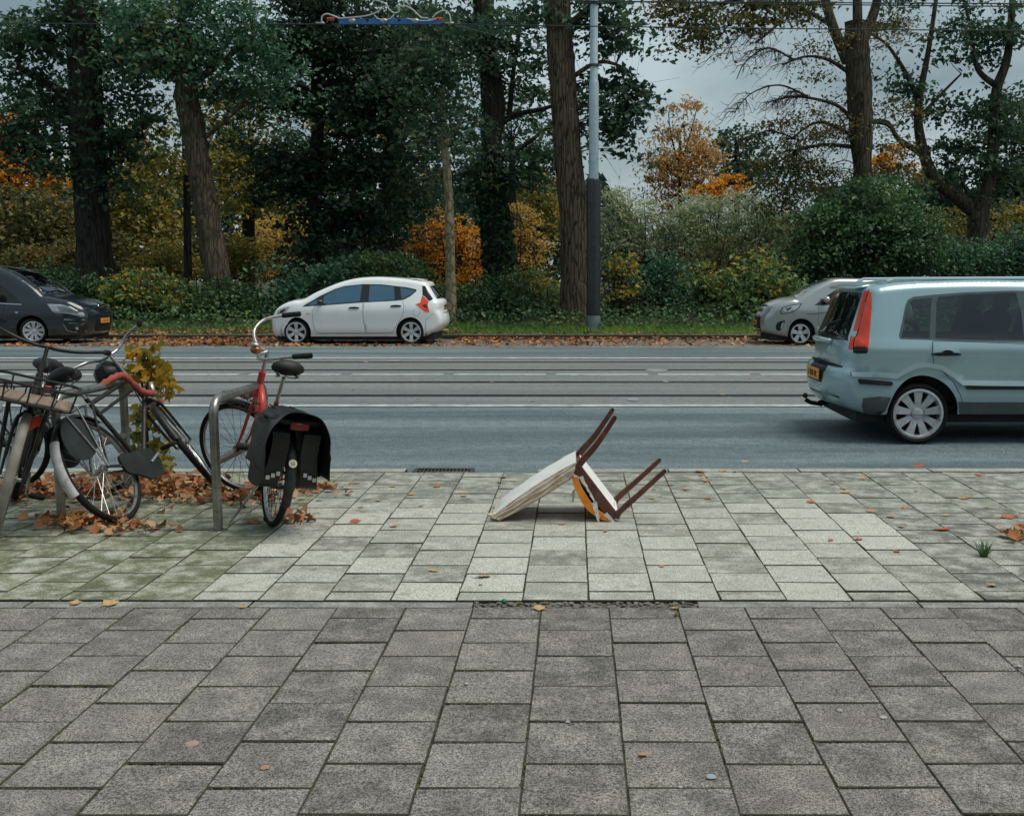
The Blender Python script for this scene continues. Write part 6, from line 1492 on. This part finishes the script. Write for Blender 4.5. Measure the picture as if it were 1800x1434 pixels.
chain(chn, [aty(396, 707, 6.35) - cl, aty(415, 715, 6.4) - cl, aty(440, 723, 6.55) - cl, aty(468, 732, 6.68) - cl], 12)

# ---- black bicycle leaning over against the left stand
blk, BP, (bst, bsb) = bicycle('bicycle', 'battered black bicycle with white mudguard tail, leaning against the left stand', (-2.70, 6.12), radians(6), radians(27), radians(26),
    dict(kind='diamond', frame_mat=BKB, R=.345, wb=1.10, white_tail=True, rf_end=radians(192), case=BKGRY, car_mat=BKSIL, saddle_z=.96, stem=.17, head=.20, sc=.80, bar_w=.27, back=.16, rise=.05, crank=.35, ff=(radians(30), radians(178))))
q = smoothc([(-.26, .46), (-.27, .58), (-.19, .67), (-.06, .68), (.04, .60), (.0, .48), (-.12, .42)], 4)
for s in (-1, 1): MB().prism(q, s * .052, s * .056).build('coat_guard', BKGRY, blk)
MB().tube([rst_ for rst_ in [bst(BP['ht'] + Vector((.05, .05, .10))), bst(BP['ht'] + Vector((.20, .02, .05))), bst(BP['hb'] + Vector((.10, .03, .12)))]], .004, 6).build('brake_cable', BKB, blk)
lk = tag(empty('chain_lock', blk.location), 'red cloth covered chain lock draped over the black bicycle frame', 'lock'); lk.rotation_euler = blk.rotation_euler
REDC = PM('lock_cloth', (.34, .07, .045), (.20, .045, .03), 16, .85, bump=.8, bscale=50)
m = MB(); pp = crom([BP['sc'] + Vector((.22, .02, .06)), BP['sc'] + Vector((.34, -.03, .09)), BP['ht'] + Vector((-.12, -.05, -.02)), BP['ht'] + Vector((-.04, -.06, -.14)), BP['hb'] + Vector((.0, -.06, .02))], 7)
m.tube(pp, [.022 + .005 * sin(i * 2.1) for i in range(len(pp))], 10); m.build('cloth_sleeve', REDC, lk)
m = MB(); pp = crom([BP['hb'] + Vector((.06, -.07, -.05)), BP['hb'] + Vector((.12, -.02, -.04)), BP['hb'] + Vector((.10, .06, -.02))], 6); m.tube([bst(p) for p in pp], .018, 10); m.build('cloth_sleeve', REDC, lk)
m = MB(); m.box(bst(BP['hb'] + Vector((.03, -.075, .06))), (.03, .03, .09), Matrix.Rotation(.5, 3, 'Y'), .01); m.build('padlock', BKSIL, lk)
# dark bag hanging behind the handlebar
sb = tag(empty('handlebar_bag', blk.location), 'small black bag hanging below the handlebar of the black bicycle', 'bag'); sb.rotation_euler = blk.rotation_euler
m = MB(); m.box(BP['ht'] + Vector((-.02, .10, .06)), (.16, .17, .17), Matrix.Rotation(.2, 3, 'Y'), .05); m.build('pouch', BAGM, sb)

# ---- carrier bicycle facing the camera at the left edge
trb, TP_, _t = bicycle('bicycle', 'black carrier bicycle facing the camera, cut off by the left edge', (-3.70, 6.72), radians(157), radians(16), radians(2),
    dict(kind='diamond', frame_mat=BKB, R=.35, wb=1.10, tw=.024, bar_mat=BKB, saddle_z=.92, stem=.17, head=.22, sc=.78, bar_w=.30, bar_pts=[(.02, .06, .0), (.03, .15, .012), (.0, .25, .035), (-.07, .31, .045), (-.17, .33, .04)], fg_mat=SIDEW, ff=(radians(-30), radians(128)), ftyre=SIDEW, crank=1.2, carrier=True))
fr_ = TP_['fa']; zt = .80; tray = MB(); WOOD = PM('tray_wood', (.27, .205, .145), (.16, .115, .08), 5, .8, stretch=(.3, 6, 3), dirt=(.09, .075, .06), bump=.5)
x0, x1, hw = fr_.x - .22, fr_.x + .20, .215
def rect(z, g=0): return [Vector((x0 - g, -hw - g + .05, z)), Vector((x0 - g + .05, -hw - g, z)), Vector((x1 + g - .05, -hw - g, z)), Vector((x1 + g, -hw - g + .05, z)), Vector((x1 + g, hw + g - .05, z)), Vector((x1 + g - .05, hw + g, z)), Vector((x0 - g + .05, hw + g, z)), Vector((x0 - g, hw + g - .05, z))]
fcar_root = TP_
MB().tube(rect(zt), .0085, 8, closed=True).build('tray_frame', BKB, trb)
MB().tube(rect(zt + .105, .015), .0085, 8, closed=True).build('tray_rail', BKB, trb)
for (xx, yy) in ((x1, -.12), (x1, 0), (x1, .12), (x0, -.12), (x0, .12), (x0 + .12, -hw), (x1 - .12, -hw), (x0 + .12, hw), (x1 - .12, hw)):
    MB().tube([(xx, yy, zt), (xx + (.008 if xx == x1 else -.008 if xx == x0 else 0), yy * 1.06, zt + .105)], .0055, 6).build('tray_upright', BKB, trb)
for k in range(5): MB().box(((x0 + x1) / 2, -.172 + k * .086, zt + .008 + .002 * (k % 2)), (x1 - x0 - .01, .08, .014), bev=.003).build('tray_plank', WOOD, trb)
for s in (-1, 1): MB().tube([(fr_.x + .02, s * .075, fr_.z), (fr_.x + .03, s * .10, zt - .02), (fr_.x + .03, s * .10, zt)], .012, 8).build('tray_stay', BKB, trb)
m = MB(); m.lathe([(0, .07), (.03, .065), (.042, .05), (.045, .03), (.03, -.03), (0, -.04)], (0, 0, 0), 'x', 18); m.xf(lambda p: p + Vector((x1 - .02, -.15 + .0, zt - .05))); m.build('head_lamp', LENS, trb)
# ---- fourth bicycle, only its wheel shows behind the carrier bicycle
obk, OP, _o = bicycle('bicycle', 'bicycle behind the carrier one, only a silver rimmed wheel in view', (-3.93, 7.12), radians(-80), radians(4), 0,
    dict(kind='diamond', frame_mat=BKB, R=.34, wb=1.08, rim=BKSIL, saddle_z=.9, stem=.1, fg_mat=BKB))

# ================================================================== THE OVERTURNED CHAIR
WOODC = PM('chair_wood', (.135, .034, .016), (.065, .018, .010), 6, .38, coat=.3, stretch=(1, 1, 1), dirt=(.15, .062, .035))
CLOTH = PM('chair_cover', (.76, .77, .75), (.66, .66, .63), 3, .85, bump=.2, bscale=60)
STAIN = PM('chair_cover_stained', (.58, .45, .32), (.70, .63, .53), 5, .9, stretch=(3, 1, 9), dirt=(.38, .23, .12), bump=.6, bscale=35)
FOAM = PM('chair_foam', (.88, .31, .035), (.75, .24, .03), 8, .9, dirt=(.55, .16, .025), bump=.5, bscale=90)
HOLE = PM('chair_hollow_shade', (.02, .018, .016), None, 9, .9)
cY = atz(1085, 917).y; ZC0 = cY * _C + CAM_H * _S
ch = tag(empty('chair', (0, cY, 0)), 'broken white upholstered chair lying upside down with brown legs in the air', 'chair')
def ck(zx, zy, dy=0.):      # crop pixel on the chair's near side -> local point, dy = depth behind the near side
    p = aty(840 + zx / 5, 690 + zy / 5, cY); return Vector((p.x, dy, p.z))
DW = .43
def slab2(poly, y0, y1, bulge=0.): return MB().prism([(p.x, p.z) for p in poly], y0, y1)
# backrest: padded panel between a near and a far edge, outer (white) face upward
def pad(name, a0, a1, b0, b1, mat, n=14, k=10, puff=.012, y0=0., y1=DW, edge=.0):
    """panel whose upper edge runs a0->a1 and lower edge b0->b1 (side view), swept in depth with rounded borders"""
    vs = []; fs = []
    prof = []
    for i in range(n + 1):
        t = i / n; prof.append(a0.lerp(a1, t) + (a1 - a0).normalized().cross(Vector((0, 1, 0))) * 0 + Vector((0, 0, 1)) * puff * sin(pi * t))
    for i in range(n + 1):
        t = i / n; prof.append(b1.lerp(b0, t) - Vector((0, 0, 1)) * puff * .8 * sin(pi * t))
    c = sum(prof, Vector()) / len(prof); m = len(prof); ys = [y0 + edge, y0 + .004, y0 + .0, y0 + .03] + [y0 + .03 + (y1 - y0 - .06) * j / k for j in range(1, k)] + [y1 - .03, y1, y1 - .004]
    sc = [.86, .95, .985, 1.0] + [1.0] * (k - 1) + [1.0, .985, .9]
    for y, s in zip(ys, sc):
        for p in prof:
            d = p - c; nn = Vector((-(a1 - a0).z, 0, (a1 - a0).x)).normalized(); off = nn * d.dot(nn) * (s - 1); vs.append((p.x + off.x, y, p.z + off.z))
    L = len(ys)
    for j in range(L - 1):
        for i in range(m): fs.append((j * m + i, j * m + (i + 1) % m, (j + 1) * m + (i + 1) % m, (j + 1) * m + i))
    fs += [tuple(range(m)), tuple((L - 1) * m + i for i in range(m))]
    return MB().add(vs, fs)
b0, b1 = ck(118, 1092), ck(862, 610); l0, l1 = ck(190, 1128), ck(838, 745)
# padding body (stained side) and the white outer panel lying on it
pad('p', b0, b1, l0, l1, STAIN, puff=.016).build('backrest_padding', STAIN, ch, True, 60)
nrm = Vector((-(b1 - b0).z, 0, (b1 - b0).x)).normalized()
u0, u1 = b0 + (b1 - b0) * .02, b1
vs = []; fs = []; nu, nv = 16, 10
for lay in (0, 1):
    for i in range(nu + 1):
        for j in range(nv + 1):
            p = u0.lerp(u1, i / nu) + nrm * (.006 + .022 * sin(pi * i / nu) * sin(pi * j / nv) ** .5 + .003 * sin(i * 1.7 + j) - .006 * lay - (.010 if j in (0, nv) or i == 0 else 0)); vs.append((p.x, -.004 + (DW + .008) * j / nv, p.z))
n1 = (nu + 1) * (nv + 1)
for i in range(nu):
    for j in range(nv):
        a = i * (nv + 1) + j; fs.append((a, a + 1, a + nv + 2, a + nv + 1)); fs.append((n1 + a, n1 + a + nv + 1, n1 + a + nv + 2, n1 + a + 1))
MB().add(vs, fs).build('back_panel', CLOTH, ch)
for dy in (.0, .02):      # folds and piping along the near edge
    a, b = b0.lerp(l0, .35 + dy * 20), b1.lerp(l1, .35 + dy * 20)
    pts = [a.lerp(b, t) + Vector((0, -.006 + .003 * sin(t * 30), .005 * sin(t * 17 + dy * 90) - .008 * sin(pi * t))) for t in np.linspace(0, 1, 26)]
    MB().tube(pts, .0055, 6).build('cover_fold', STAIN, ch)
# torn corner rag at the head end
m = MB(); 
for k in range(5):
    a = ck(105 + k * 22, 1085 + 14 * (k % 2), .01); m.ball(a + Vector((0, .01 * k, .004)), .018 - .002 * (k % 2), 7, 5, (1.2, .8, .7))
m.build('torn_corner', STAIN, ch)
# legs
def leg(zpts, dy, r0, r1, label):
    P = [ck(a, b, 0) for a, b in zpts]; P = [Vector((p.x, dy, p.z)) for p in crom(P, 5)]; n = len(P); rr = list(np.linspace(r0, r1, n))
    m = MB(); vs = []; fs = []
    for i, p in enumerate(P):
        t = (P[min(i + 1, n - 1)] - P[max(i - 1, 0)]).normalized(); s = Vector((-t.z, 0, t.x)); r = rr[i]
        for (a, b) in ((-1, -.8), (-.8, -1), (.8, -1), (1, -.8), (1, .8), (.8, 1), (-.8, 1), (-1, .8)): vs.append(p + s * r * a + Vector((0, r * b, 0)))
    for i in range(n - 1):
        for k in range(8): fs.append((i * 8 + k, i * 8 + (k + 1) % 8, i * 8 + 8 + (k + 1) % 8, i * 8 + 8 + k))
    fs += [tuple(range(8)), tuple((n - 1) * 8 + k for k in range(8))]
    o = m.add(vs, fs).build('leg', WOODC, ch, True, 30)
    t = (P[-1] - P[-2]).normalized(); MB().tube([P[-1], P[-1] + t * .008], r1 * .8, 10).build('leg_glide', BLK, o)
near_rear = [(880, 650), (930, 588), (1020, 490), (1110, 365), (1205, 222)]
far_off = lambda pts, k=0: pts
leg(near_rear, .018, .021, .0135, ''); leg(near_rear, DW - .03, .021, .0135, '')
near_front = [(1215, 1105), (1250, 1045), (1400, 915), (1645, 692)]
leg(near_front, .018, .020, .0125, ''); leg(near_front, DW - .03, .020, .0125, '')
# seat frame: side rails, front and back rails, under-cloth
A, B = ck(880, 640), ck(1225, 1090)
sd = (B - A).normalized(); sn = Vector((-sd.z, 0, sd.x))      # points towards the legs (up right)
def rail(y0, y1, a=A, b=B, th0=-.052, th1=.010, nm='seat_rail'):
    q = [a + sn * th1, b + sn * th1, b + sn * th0, a + sn * th0]; m = MB(); m.prism([(p.x, p.z) for p in q], y0, y1); o = m.build(nm, WOODC, ch, False); return o
if sn.x < 0: sn = -sn
rail(.004, .030); rail(DW - .030, DW - .004)
rail(.030, DW - .030, A, A + sd * .03); rail(.030, DW - .030, B - sd * .03, B)
uc = [A + sn * .012 + sd * .004, B + sn * .012 - sd * .004]
vs = []; fs = []
for i in range(13):
    for j in range(9):
        p = uc[0].lerp(uc[1], i / 12) - sn * .012 * sin(pi * i / 12) * sin(pi * j / 8); vs.append((p.x, .026 + (DW - .052) * j / 8, p.z))
fs = [(i * 9 + j, i * 9 + j + 1, i * 9 + j + 10, i * 9 + j + 9) for i in range(12) for j in range(8)]
m = MB().add(vs, fs); m.build('under_cloth', CLOTH, ch)
# foam cushion bulging from under the frame: curved orange shell, near-black solid behind it painting the hollow's shade
fo = [ck(a, b) for a, b in ((828, 722), (838, 800), (880, 900), (940, 1000), (1020, 1075), (1100, 1118), (1185, 1138))]
fi = [ck(a, b) for a, b in ((878, 728), (895, 790), (935, 870), (990, 955), (1050, 1022), (1115, 1068), (1180, 1104))]
fo, fi = crom(fo, 5), crom(fi, 5)
def shell(o, i_, y0, y1, mat, nm):
    vs = []; fs = []; n = len(o); ny = 8
    for j in range(ny + 1):
        t = j / ny; y = y0 + (y1 - y0) * t; e = .004 * (1 - abs(2 * t - 1) ** 4)
        for p, q in zip(o, i_): d = (p - q).normalized() * e; vs += [(p.x + d.x, y, p.z + d.z), (q.x, y, q.z)]
    for j in range(ny):
        for k in range(n - 1):
            a = j * 2 * n + 2 * k; b = a + 2 * n; fs += [(a, a + 2, b + 2, b), (a + 1, b + 1, b + 3, a + 3)]
    for j in (0, ny):
        for k in range(n - 1): a = j * 2 * n + 2 * k; fs.append((a, a + 1, a + 3, a + 2))
    return MB().add(vs, fs).build(nm, mat, ch, True, 60)
shell(fo, fi, -.006, DW - .02, FOAM, 'seat_foam')
hp = fi[::3] + [B - sn * .05, A - sn * .05 + sd * .02]; m = MB(); m.prism([(p.x, p.z) for p in hp], .06, DW - .05); m.build('seat_hollow_shade', HOLE, ch, False)
# torn cover strips hanging over the foam
rg = random.Random(3)
def shred(pts, y, w, nm='torn_cover'):
    P = crom([ck(a, b) for a, b in pts], 4); vs = []; fs = []
    for i, p in enumerate(P):
        t = i / (len(P) - 1); ww = w * (1 - .75 * t) + .004
        for s in (-1, 0, 1): vs.append((p.x + s * ww * .6 + rg.uniform(-.003, .003), y + .006 * sin(i * 1.3 + s) - .006, p.z + s * ww * .25 + rg.uniform(-.003, .003)))
    for i in range(len(P) - 1):
        for k in range(2): a = i * 3 + k; fs.append((a, a + 1, a + 4, a + 3))
    MB().add(vs, fs).build(nm, CLOTH, ch, True, 80)
shred([(1020, 960), (1035, 1020), (1050, 1080), (1062, 1135)], -.004, .022)
shred([(1120, 1060), (1165, 1105), (1190, 1130), (1222, 1142)], -.006, .018); shred([(905, 735), (940, 800), (985, 880), (1030, 965)], .0, .012); shred([(835, 720), (860, 728), (890, 750)], -.003, .014); shred([(845, 880), (838, 930), (835, 985)], .1, .012)

# ================================================================== LAMP MAST, WIRES, SECTION INSULATOR
MASTB = PM('mast_black', (.018, .022, .026), (.03, .035, .04), 4, .45, dirt=(.045, .05, .05))
MASTG = PM('mast_galvanised', (.46, .59, .64), (.38, .49, .54), 3, .5, .2, dirt=(.32, .41, .45), stretch=(3, 3, .6))
MASTF = PM('mast_foot', (.13, .17, .17), (.09, .12, .12), 6, .8)
mY = 28.2; mb_ = aty(1043, 570, mY); zb = ground_z(mb_.x, mY)
mast = tag(empty('lamp_mast', (mb_.x, mY, zb)), 'tall steel mast, black below and pale grey above, left of the park gap', 'mast')
def mz(y): return aty(1043, y, mY).z - zb
mast_prof = lambda a: a
pm_ = pxm(mY)
MB().lathe([(.195, -.2), (.195, mz(556)), (.18, mz(554.5))], (0, 0, 0), 'z', 24).build('foot', MASTF, mast)
MB().lathe([(.182, mz(556)), (.186, mz(553)), (.186, mz(324)), (.172, mz(317)), (.13, mz(314.5))], (0, 0, 0), 'z', 24).build('lower_tube', MASTB, mast)
MB().lathe([(.13, mz(318)), (.13, mz(147)), (.118, mz(143)), (.105, mz(141)), (.102, mz(-60)), (.0, mz(-60))], (0, 0, 0), 'z', 24).build('upper_tube', MASTG, mast)
for y, r in ((115, .125), (6, .13)):
    m = MB(); m.lathe([(r - .02, mz(y + 3)), (r + .01, mz(y + 2.5)), (r + .01, mz(y - 1.5)), (r - .02, mz(y - 2))], (0, 0, 0), 'z', 20)
    for s in (-1, 1): m.box((s * (r + .05), 0, mz(y)), (.08, .05, .04), bev=.008)
    m.build('wire_clamp', STEEL, mast)
MB().box((.0, -.2, mz(430)), (.008, .02, .012)).build('mast_plate', BKSIL, mast)

WIRE = PM('overhead_wire', (.03, .04, .038), (.045, .055, .05), 9, .5, .5)
WIREP = PM('wire_pale', (.55, .56, .54), (.42, .43, .41), 12, .5)
def wire(pts, r, label, name='overhead_wire', k=1.5):
    P = [aty(x, y, Y) for x, y, Y in pts]; o = empty(name, P[0]); tag(o, label, 'wire', 'overhead tram wires')
    MB().tube([p - P[0] for p in crom(P, 10)], r * k, 6).build('wire_strand', WIRE, o); return o
wY = 19.5
wire([(-260, 42, wY), (300, 42.5, wY), (572, 43, wY)], .007, 'contact wire running left from the blue insulator')
wire([(796, 43, wY), (1100, 47.5, wY), (1500, 52, wY), (2100, 57, wY)], .007, 'contact wire running right from the blue insulator')
wire([(798, 44, wY), (880, 66, 24), (1000, 100, 30)], .006, 'thin stay wire slanting from the blue insulator to the furrowed trunk')
wire([(700, -6, 22), (1040, 2, 28), (1400, 5, 24), (2000, 8, 20)], .008, 'upper one of the two high wires at the top right')
wire([(1040, 3, 28), (1400, 8, 24), (2000, 14, 20)], .008, 'lower one of the two high wires at the top right')
ins = tag(empty('section_insulator', aty(680, 40, wY)), 'blue section insulator with looping pale cables hanging in the tram wire', 'insulator'); il = Vector(ins.location)
def ip(x, y, dy=0.): return aty(x, y, wY + dy) - il
k_ = pxm(wY)
BLUE = PM('insulator_blue', (.035, .17, .45), (.025, .12, .34), 5, .45)
ca, cb = ip(596, 41), ip(776, 41)
zmid = ip(680, 38.5).z
m = MB(); m.box(((ca.x + cb.x) / 2, 0, zmid), (cb.x - ca.x, .03, 9.5 / k_), bev=.008); m.build('runner_bar', BLUE, ins)
m = MB(); m.box(((ca.x + cb.x) / 2, 0, ip(680, 43).z), (cb.x - ca.x + .25, .022, 1.6 / k_)); m.build('lower_rail', STEEL, ins)
for x in (619, 675, 730): MB().ball(ip(x, 37.5) + Vector((0, -.02, 0)), 6.5 / k_, 12, 8, (1, .35, .62)).build('bolt_boss', BKSIL, ins)
for x in (646, 702): MB().box(ip(x, 35.5) + Vector((0, -.012, 0)), (.05, .03, .06), bev=.012).build('clip', BLK, ins)
for x in (601, 633, 657, 692, 714): MB().tube([ip(x, 34.5), ip(x, 31)], .008, 6).build('bolt', BKSIL, ins)
for x in (582, 772):
    MB().lathe([(.0, -.07), (.03, -.07), (.035, -.03), (.02, -.025), (.035, -.01), (.03, .05), (.0, .06)], ip(x, 34), 'x', 12).build('red_insulator', PM('insulator_red', (.60, .09, .06), None, 9, .4), ins)
for pts in ([(566, 40), (566, 30), (574, 25), (585, 28), (597, 33)], [(597, 33), (640, 29), (662, 22), (676, 11)], [(656, 0), (676, 6), (684, 17), (692, 23), (700, 22), (703, 15)],
            [(701, 12), (712, 11), (726, 18), (740, 31), (752, 32)], [(716, 33), (730, 36), (752, 37), (768, 33)], [(760, 32), (768, 24), (780, 19), (790, 26), (792, 40)], [(658, 27), (666, 34), (684, 34), (693, 26)]):
    MB().tube(crom([ip(x, y, -.02) for x, y in pts], 6), .013, 7).build('jumper_cable', WIREP, ins)
for (a, b) in (((651, 33), (660, 3)), ((707, 30), (716, -8))): MB().tube([ip(*a), ip(*b)], .006, 5).build('hanger', STEEL, ins)
for x in (563, 790): MB().box(ip(x, 41), (.16, .04, .03), bev=.008).build('end_clamp', BKSIL, ins)

# ================================================================== HOUSES ADDED BEHIND THE CAMERA (unseen, put in to reflect in the cars and shade the street side)
def wall_mat():
    m, nt, b, out = new_mat('house_brick'); v = vec_obj(nt)
    br = ND(nt, 'TexBrick'); br.inputs['Scale'].default_value = 1; br.inputs['Brick Width'].default_value = .22; br.inputs['Row Height'].default_value = .065; br.inputs['Mortar Size'].default_value = .008
    br.inputs['Color1'].default_value = (.16, .075, .05, 1); br.inputs['Color2'].default_value = (.11, .055, .04, 1); br.inputs['Mortar'].default_value = (.22, .2, .17, 1)
    mpn = ND(nt, 'Mapping'); mpn.inputs['Rotation'].default_value = (pi / 2, 0, 0); nt.links.new(v, mpn.inputs['Vector']); nt.links.new(mpn.outputs['Vector'], br.inputs['Vector'])
    nt.links.new(br.outputs['Color'], b.inputs['Base Color']); b.inputs['Roughness'].default_value = .85; return m
HW = wall_mat(); HF = PM('house_frame', (.6, .6, .56), None, 8, .5); HG = GLASS('house_glass', (.1, .12, .13), .12); HR = PM('roof_tile', (.07, .045, .035), (.05, .035, .03), 9, .7); HD = PM('house_door', (.03, .07, .05), None, 8, .4)
def house(X, label):
    r = tag(empty('house', (X, -13.5, 0)), label, 'house', 'unseen terrace added behind the footpath'); w, h, d = 5.6, 8.4, 7.0
    wins = [(-1.75, .9, 1.5, 1.9), (.0, .9, 1.3, 1.9), (-1.75, 3.7, 1.3, 1.8), (0, 3.7, 1.3, 1.8), (1.75, 3.7, 1.3, 1.8), (-1.75, 6.3, 1.2, 1.5), (0, 6.3, 1.2, 1.5), (1.75, 6.3, 1.2, 1.5)]; door = (1.8, 0, 1.1, 2.5)
    ops = wins + [door]; xs_ = sorted({-w / 2, w / 2} | {o[0] - o[2] / 2 for o in ops} | {o[0] + o[2] / 2 for o in ops}); zs_ = sorted({0, h} | {o[1] for o in ops} | {o[1] + o[3] for o in ops})
    m = MB()
    for a, b in zip(xs_, xs_[1:]):
        for c, e in zip(zs_, zs_[1:]):
            cx, cz = (a + b) / 2, (c + e) / 2
            if any(abs(cx - o[0]) < o[2] / 2 and o[1] < cz < o[1] + o[3] for o in ops): continue
            m.box((cx, -.15, cz), (b - a, .3, e - c))
    m.box((0, -d, h / 2), (w, .3, h))
    for s in (-1, 1): m.box((s * (w / 2 - .1), -d / 2 - .1, h / 2), (.2, d - .5, h))
    m.build('wall', HW, r, False)
    for (x, z, ww, hh) in wins:
        f = MB()
        for s in (-1, 1): f.box((x + s * (ww / 2 - .04), -.16, z + hh / 2), (.08, .1, hh)); f.box((x, -.16, z + hh / 2 + s * (hh / 2 - .04)), (ww - .16, .1, .08))
        f.box((x, -.16, z + hh * .68), (ww - .16, .08, .06)); o = f.build('window', HF, r, False)
        MB().box((x, -.18, z + hh / 2), (ww - .15, .01, hh - .15)).build('pane', HG, o, False); MB().box((x, .03, z - .04), (ww + .15, .2, .07)).build('sill', HF, o, False)
    MB().box((door[0], -.18, 1.05), (1.0, .06, 2.1), bev=.01).build('door', HD, r); MB().box((door[0], -.18, 2.3), (1.0, .02, .36)).build('fanlight', HG, r, False)
    MB().prism([(.25, h), (-d - .2, h), (-d / 2, h + 1.9)], -w / 2, w / 2, 'x').build('roof', HR, r, False)
    MB().box((0, .1, h + .06), (w, .22, .16)).build('gutter', HF, r, False)
for i, lab in enumerate(('leftmost added brick terrace house behind the footpath', 'second added brick terrace house from the left behind the footpath', 'third added brick terrace house behind the footpath', 'fourth added brick terrace house behind the footpath', 'fifth added brick terrace house behind the footpath', 'rightmost added brick terrace house behind the footpath')): house(-14 + 5.6 * i, lab)
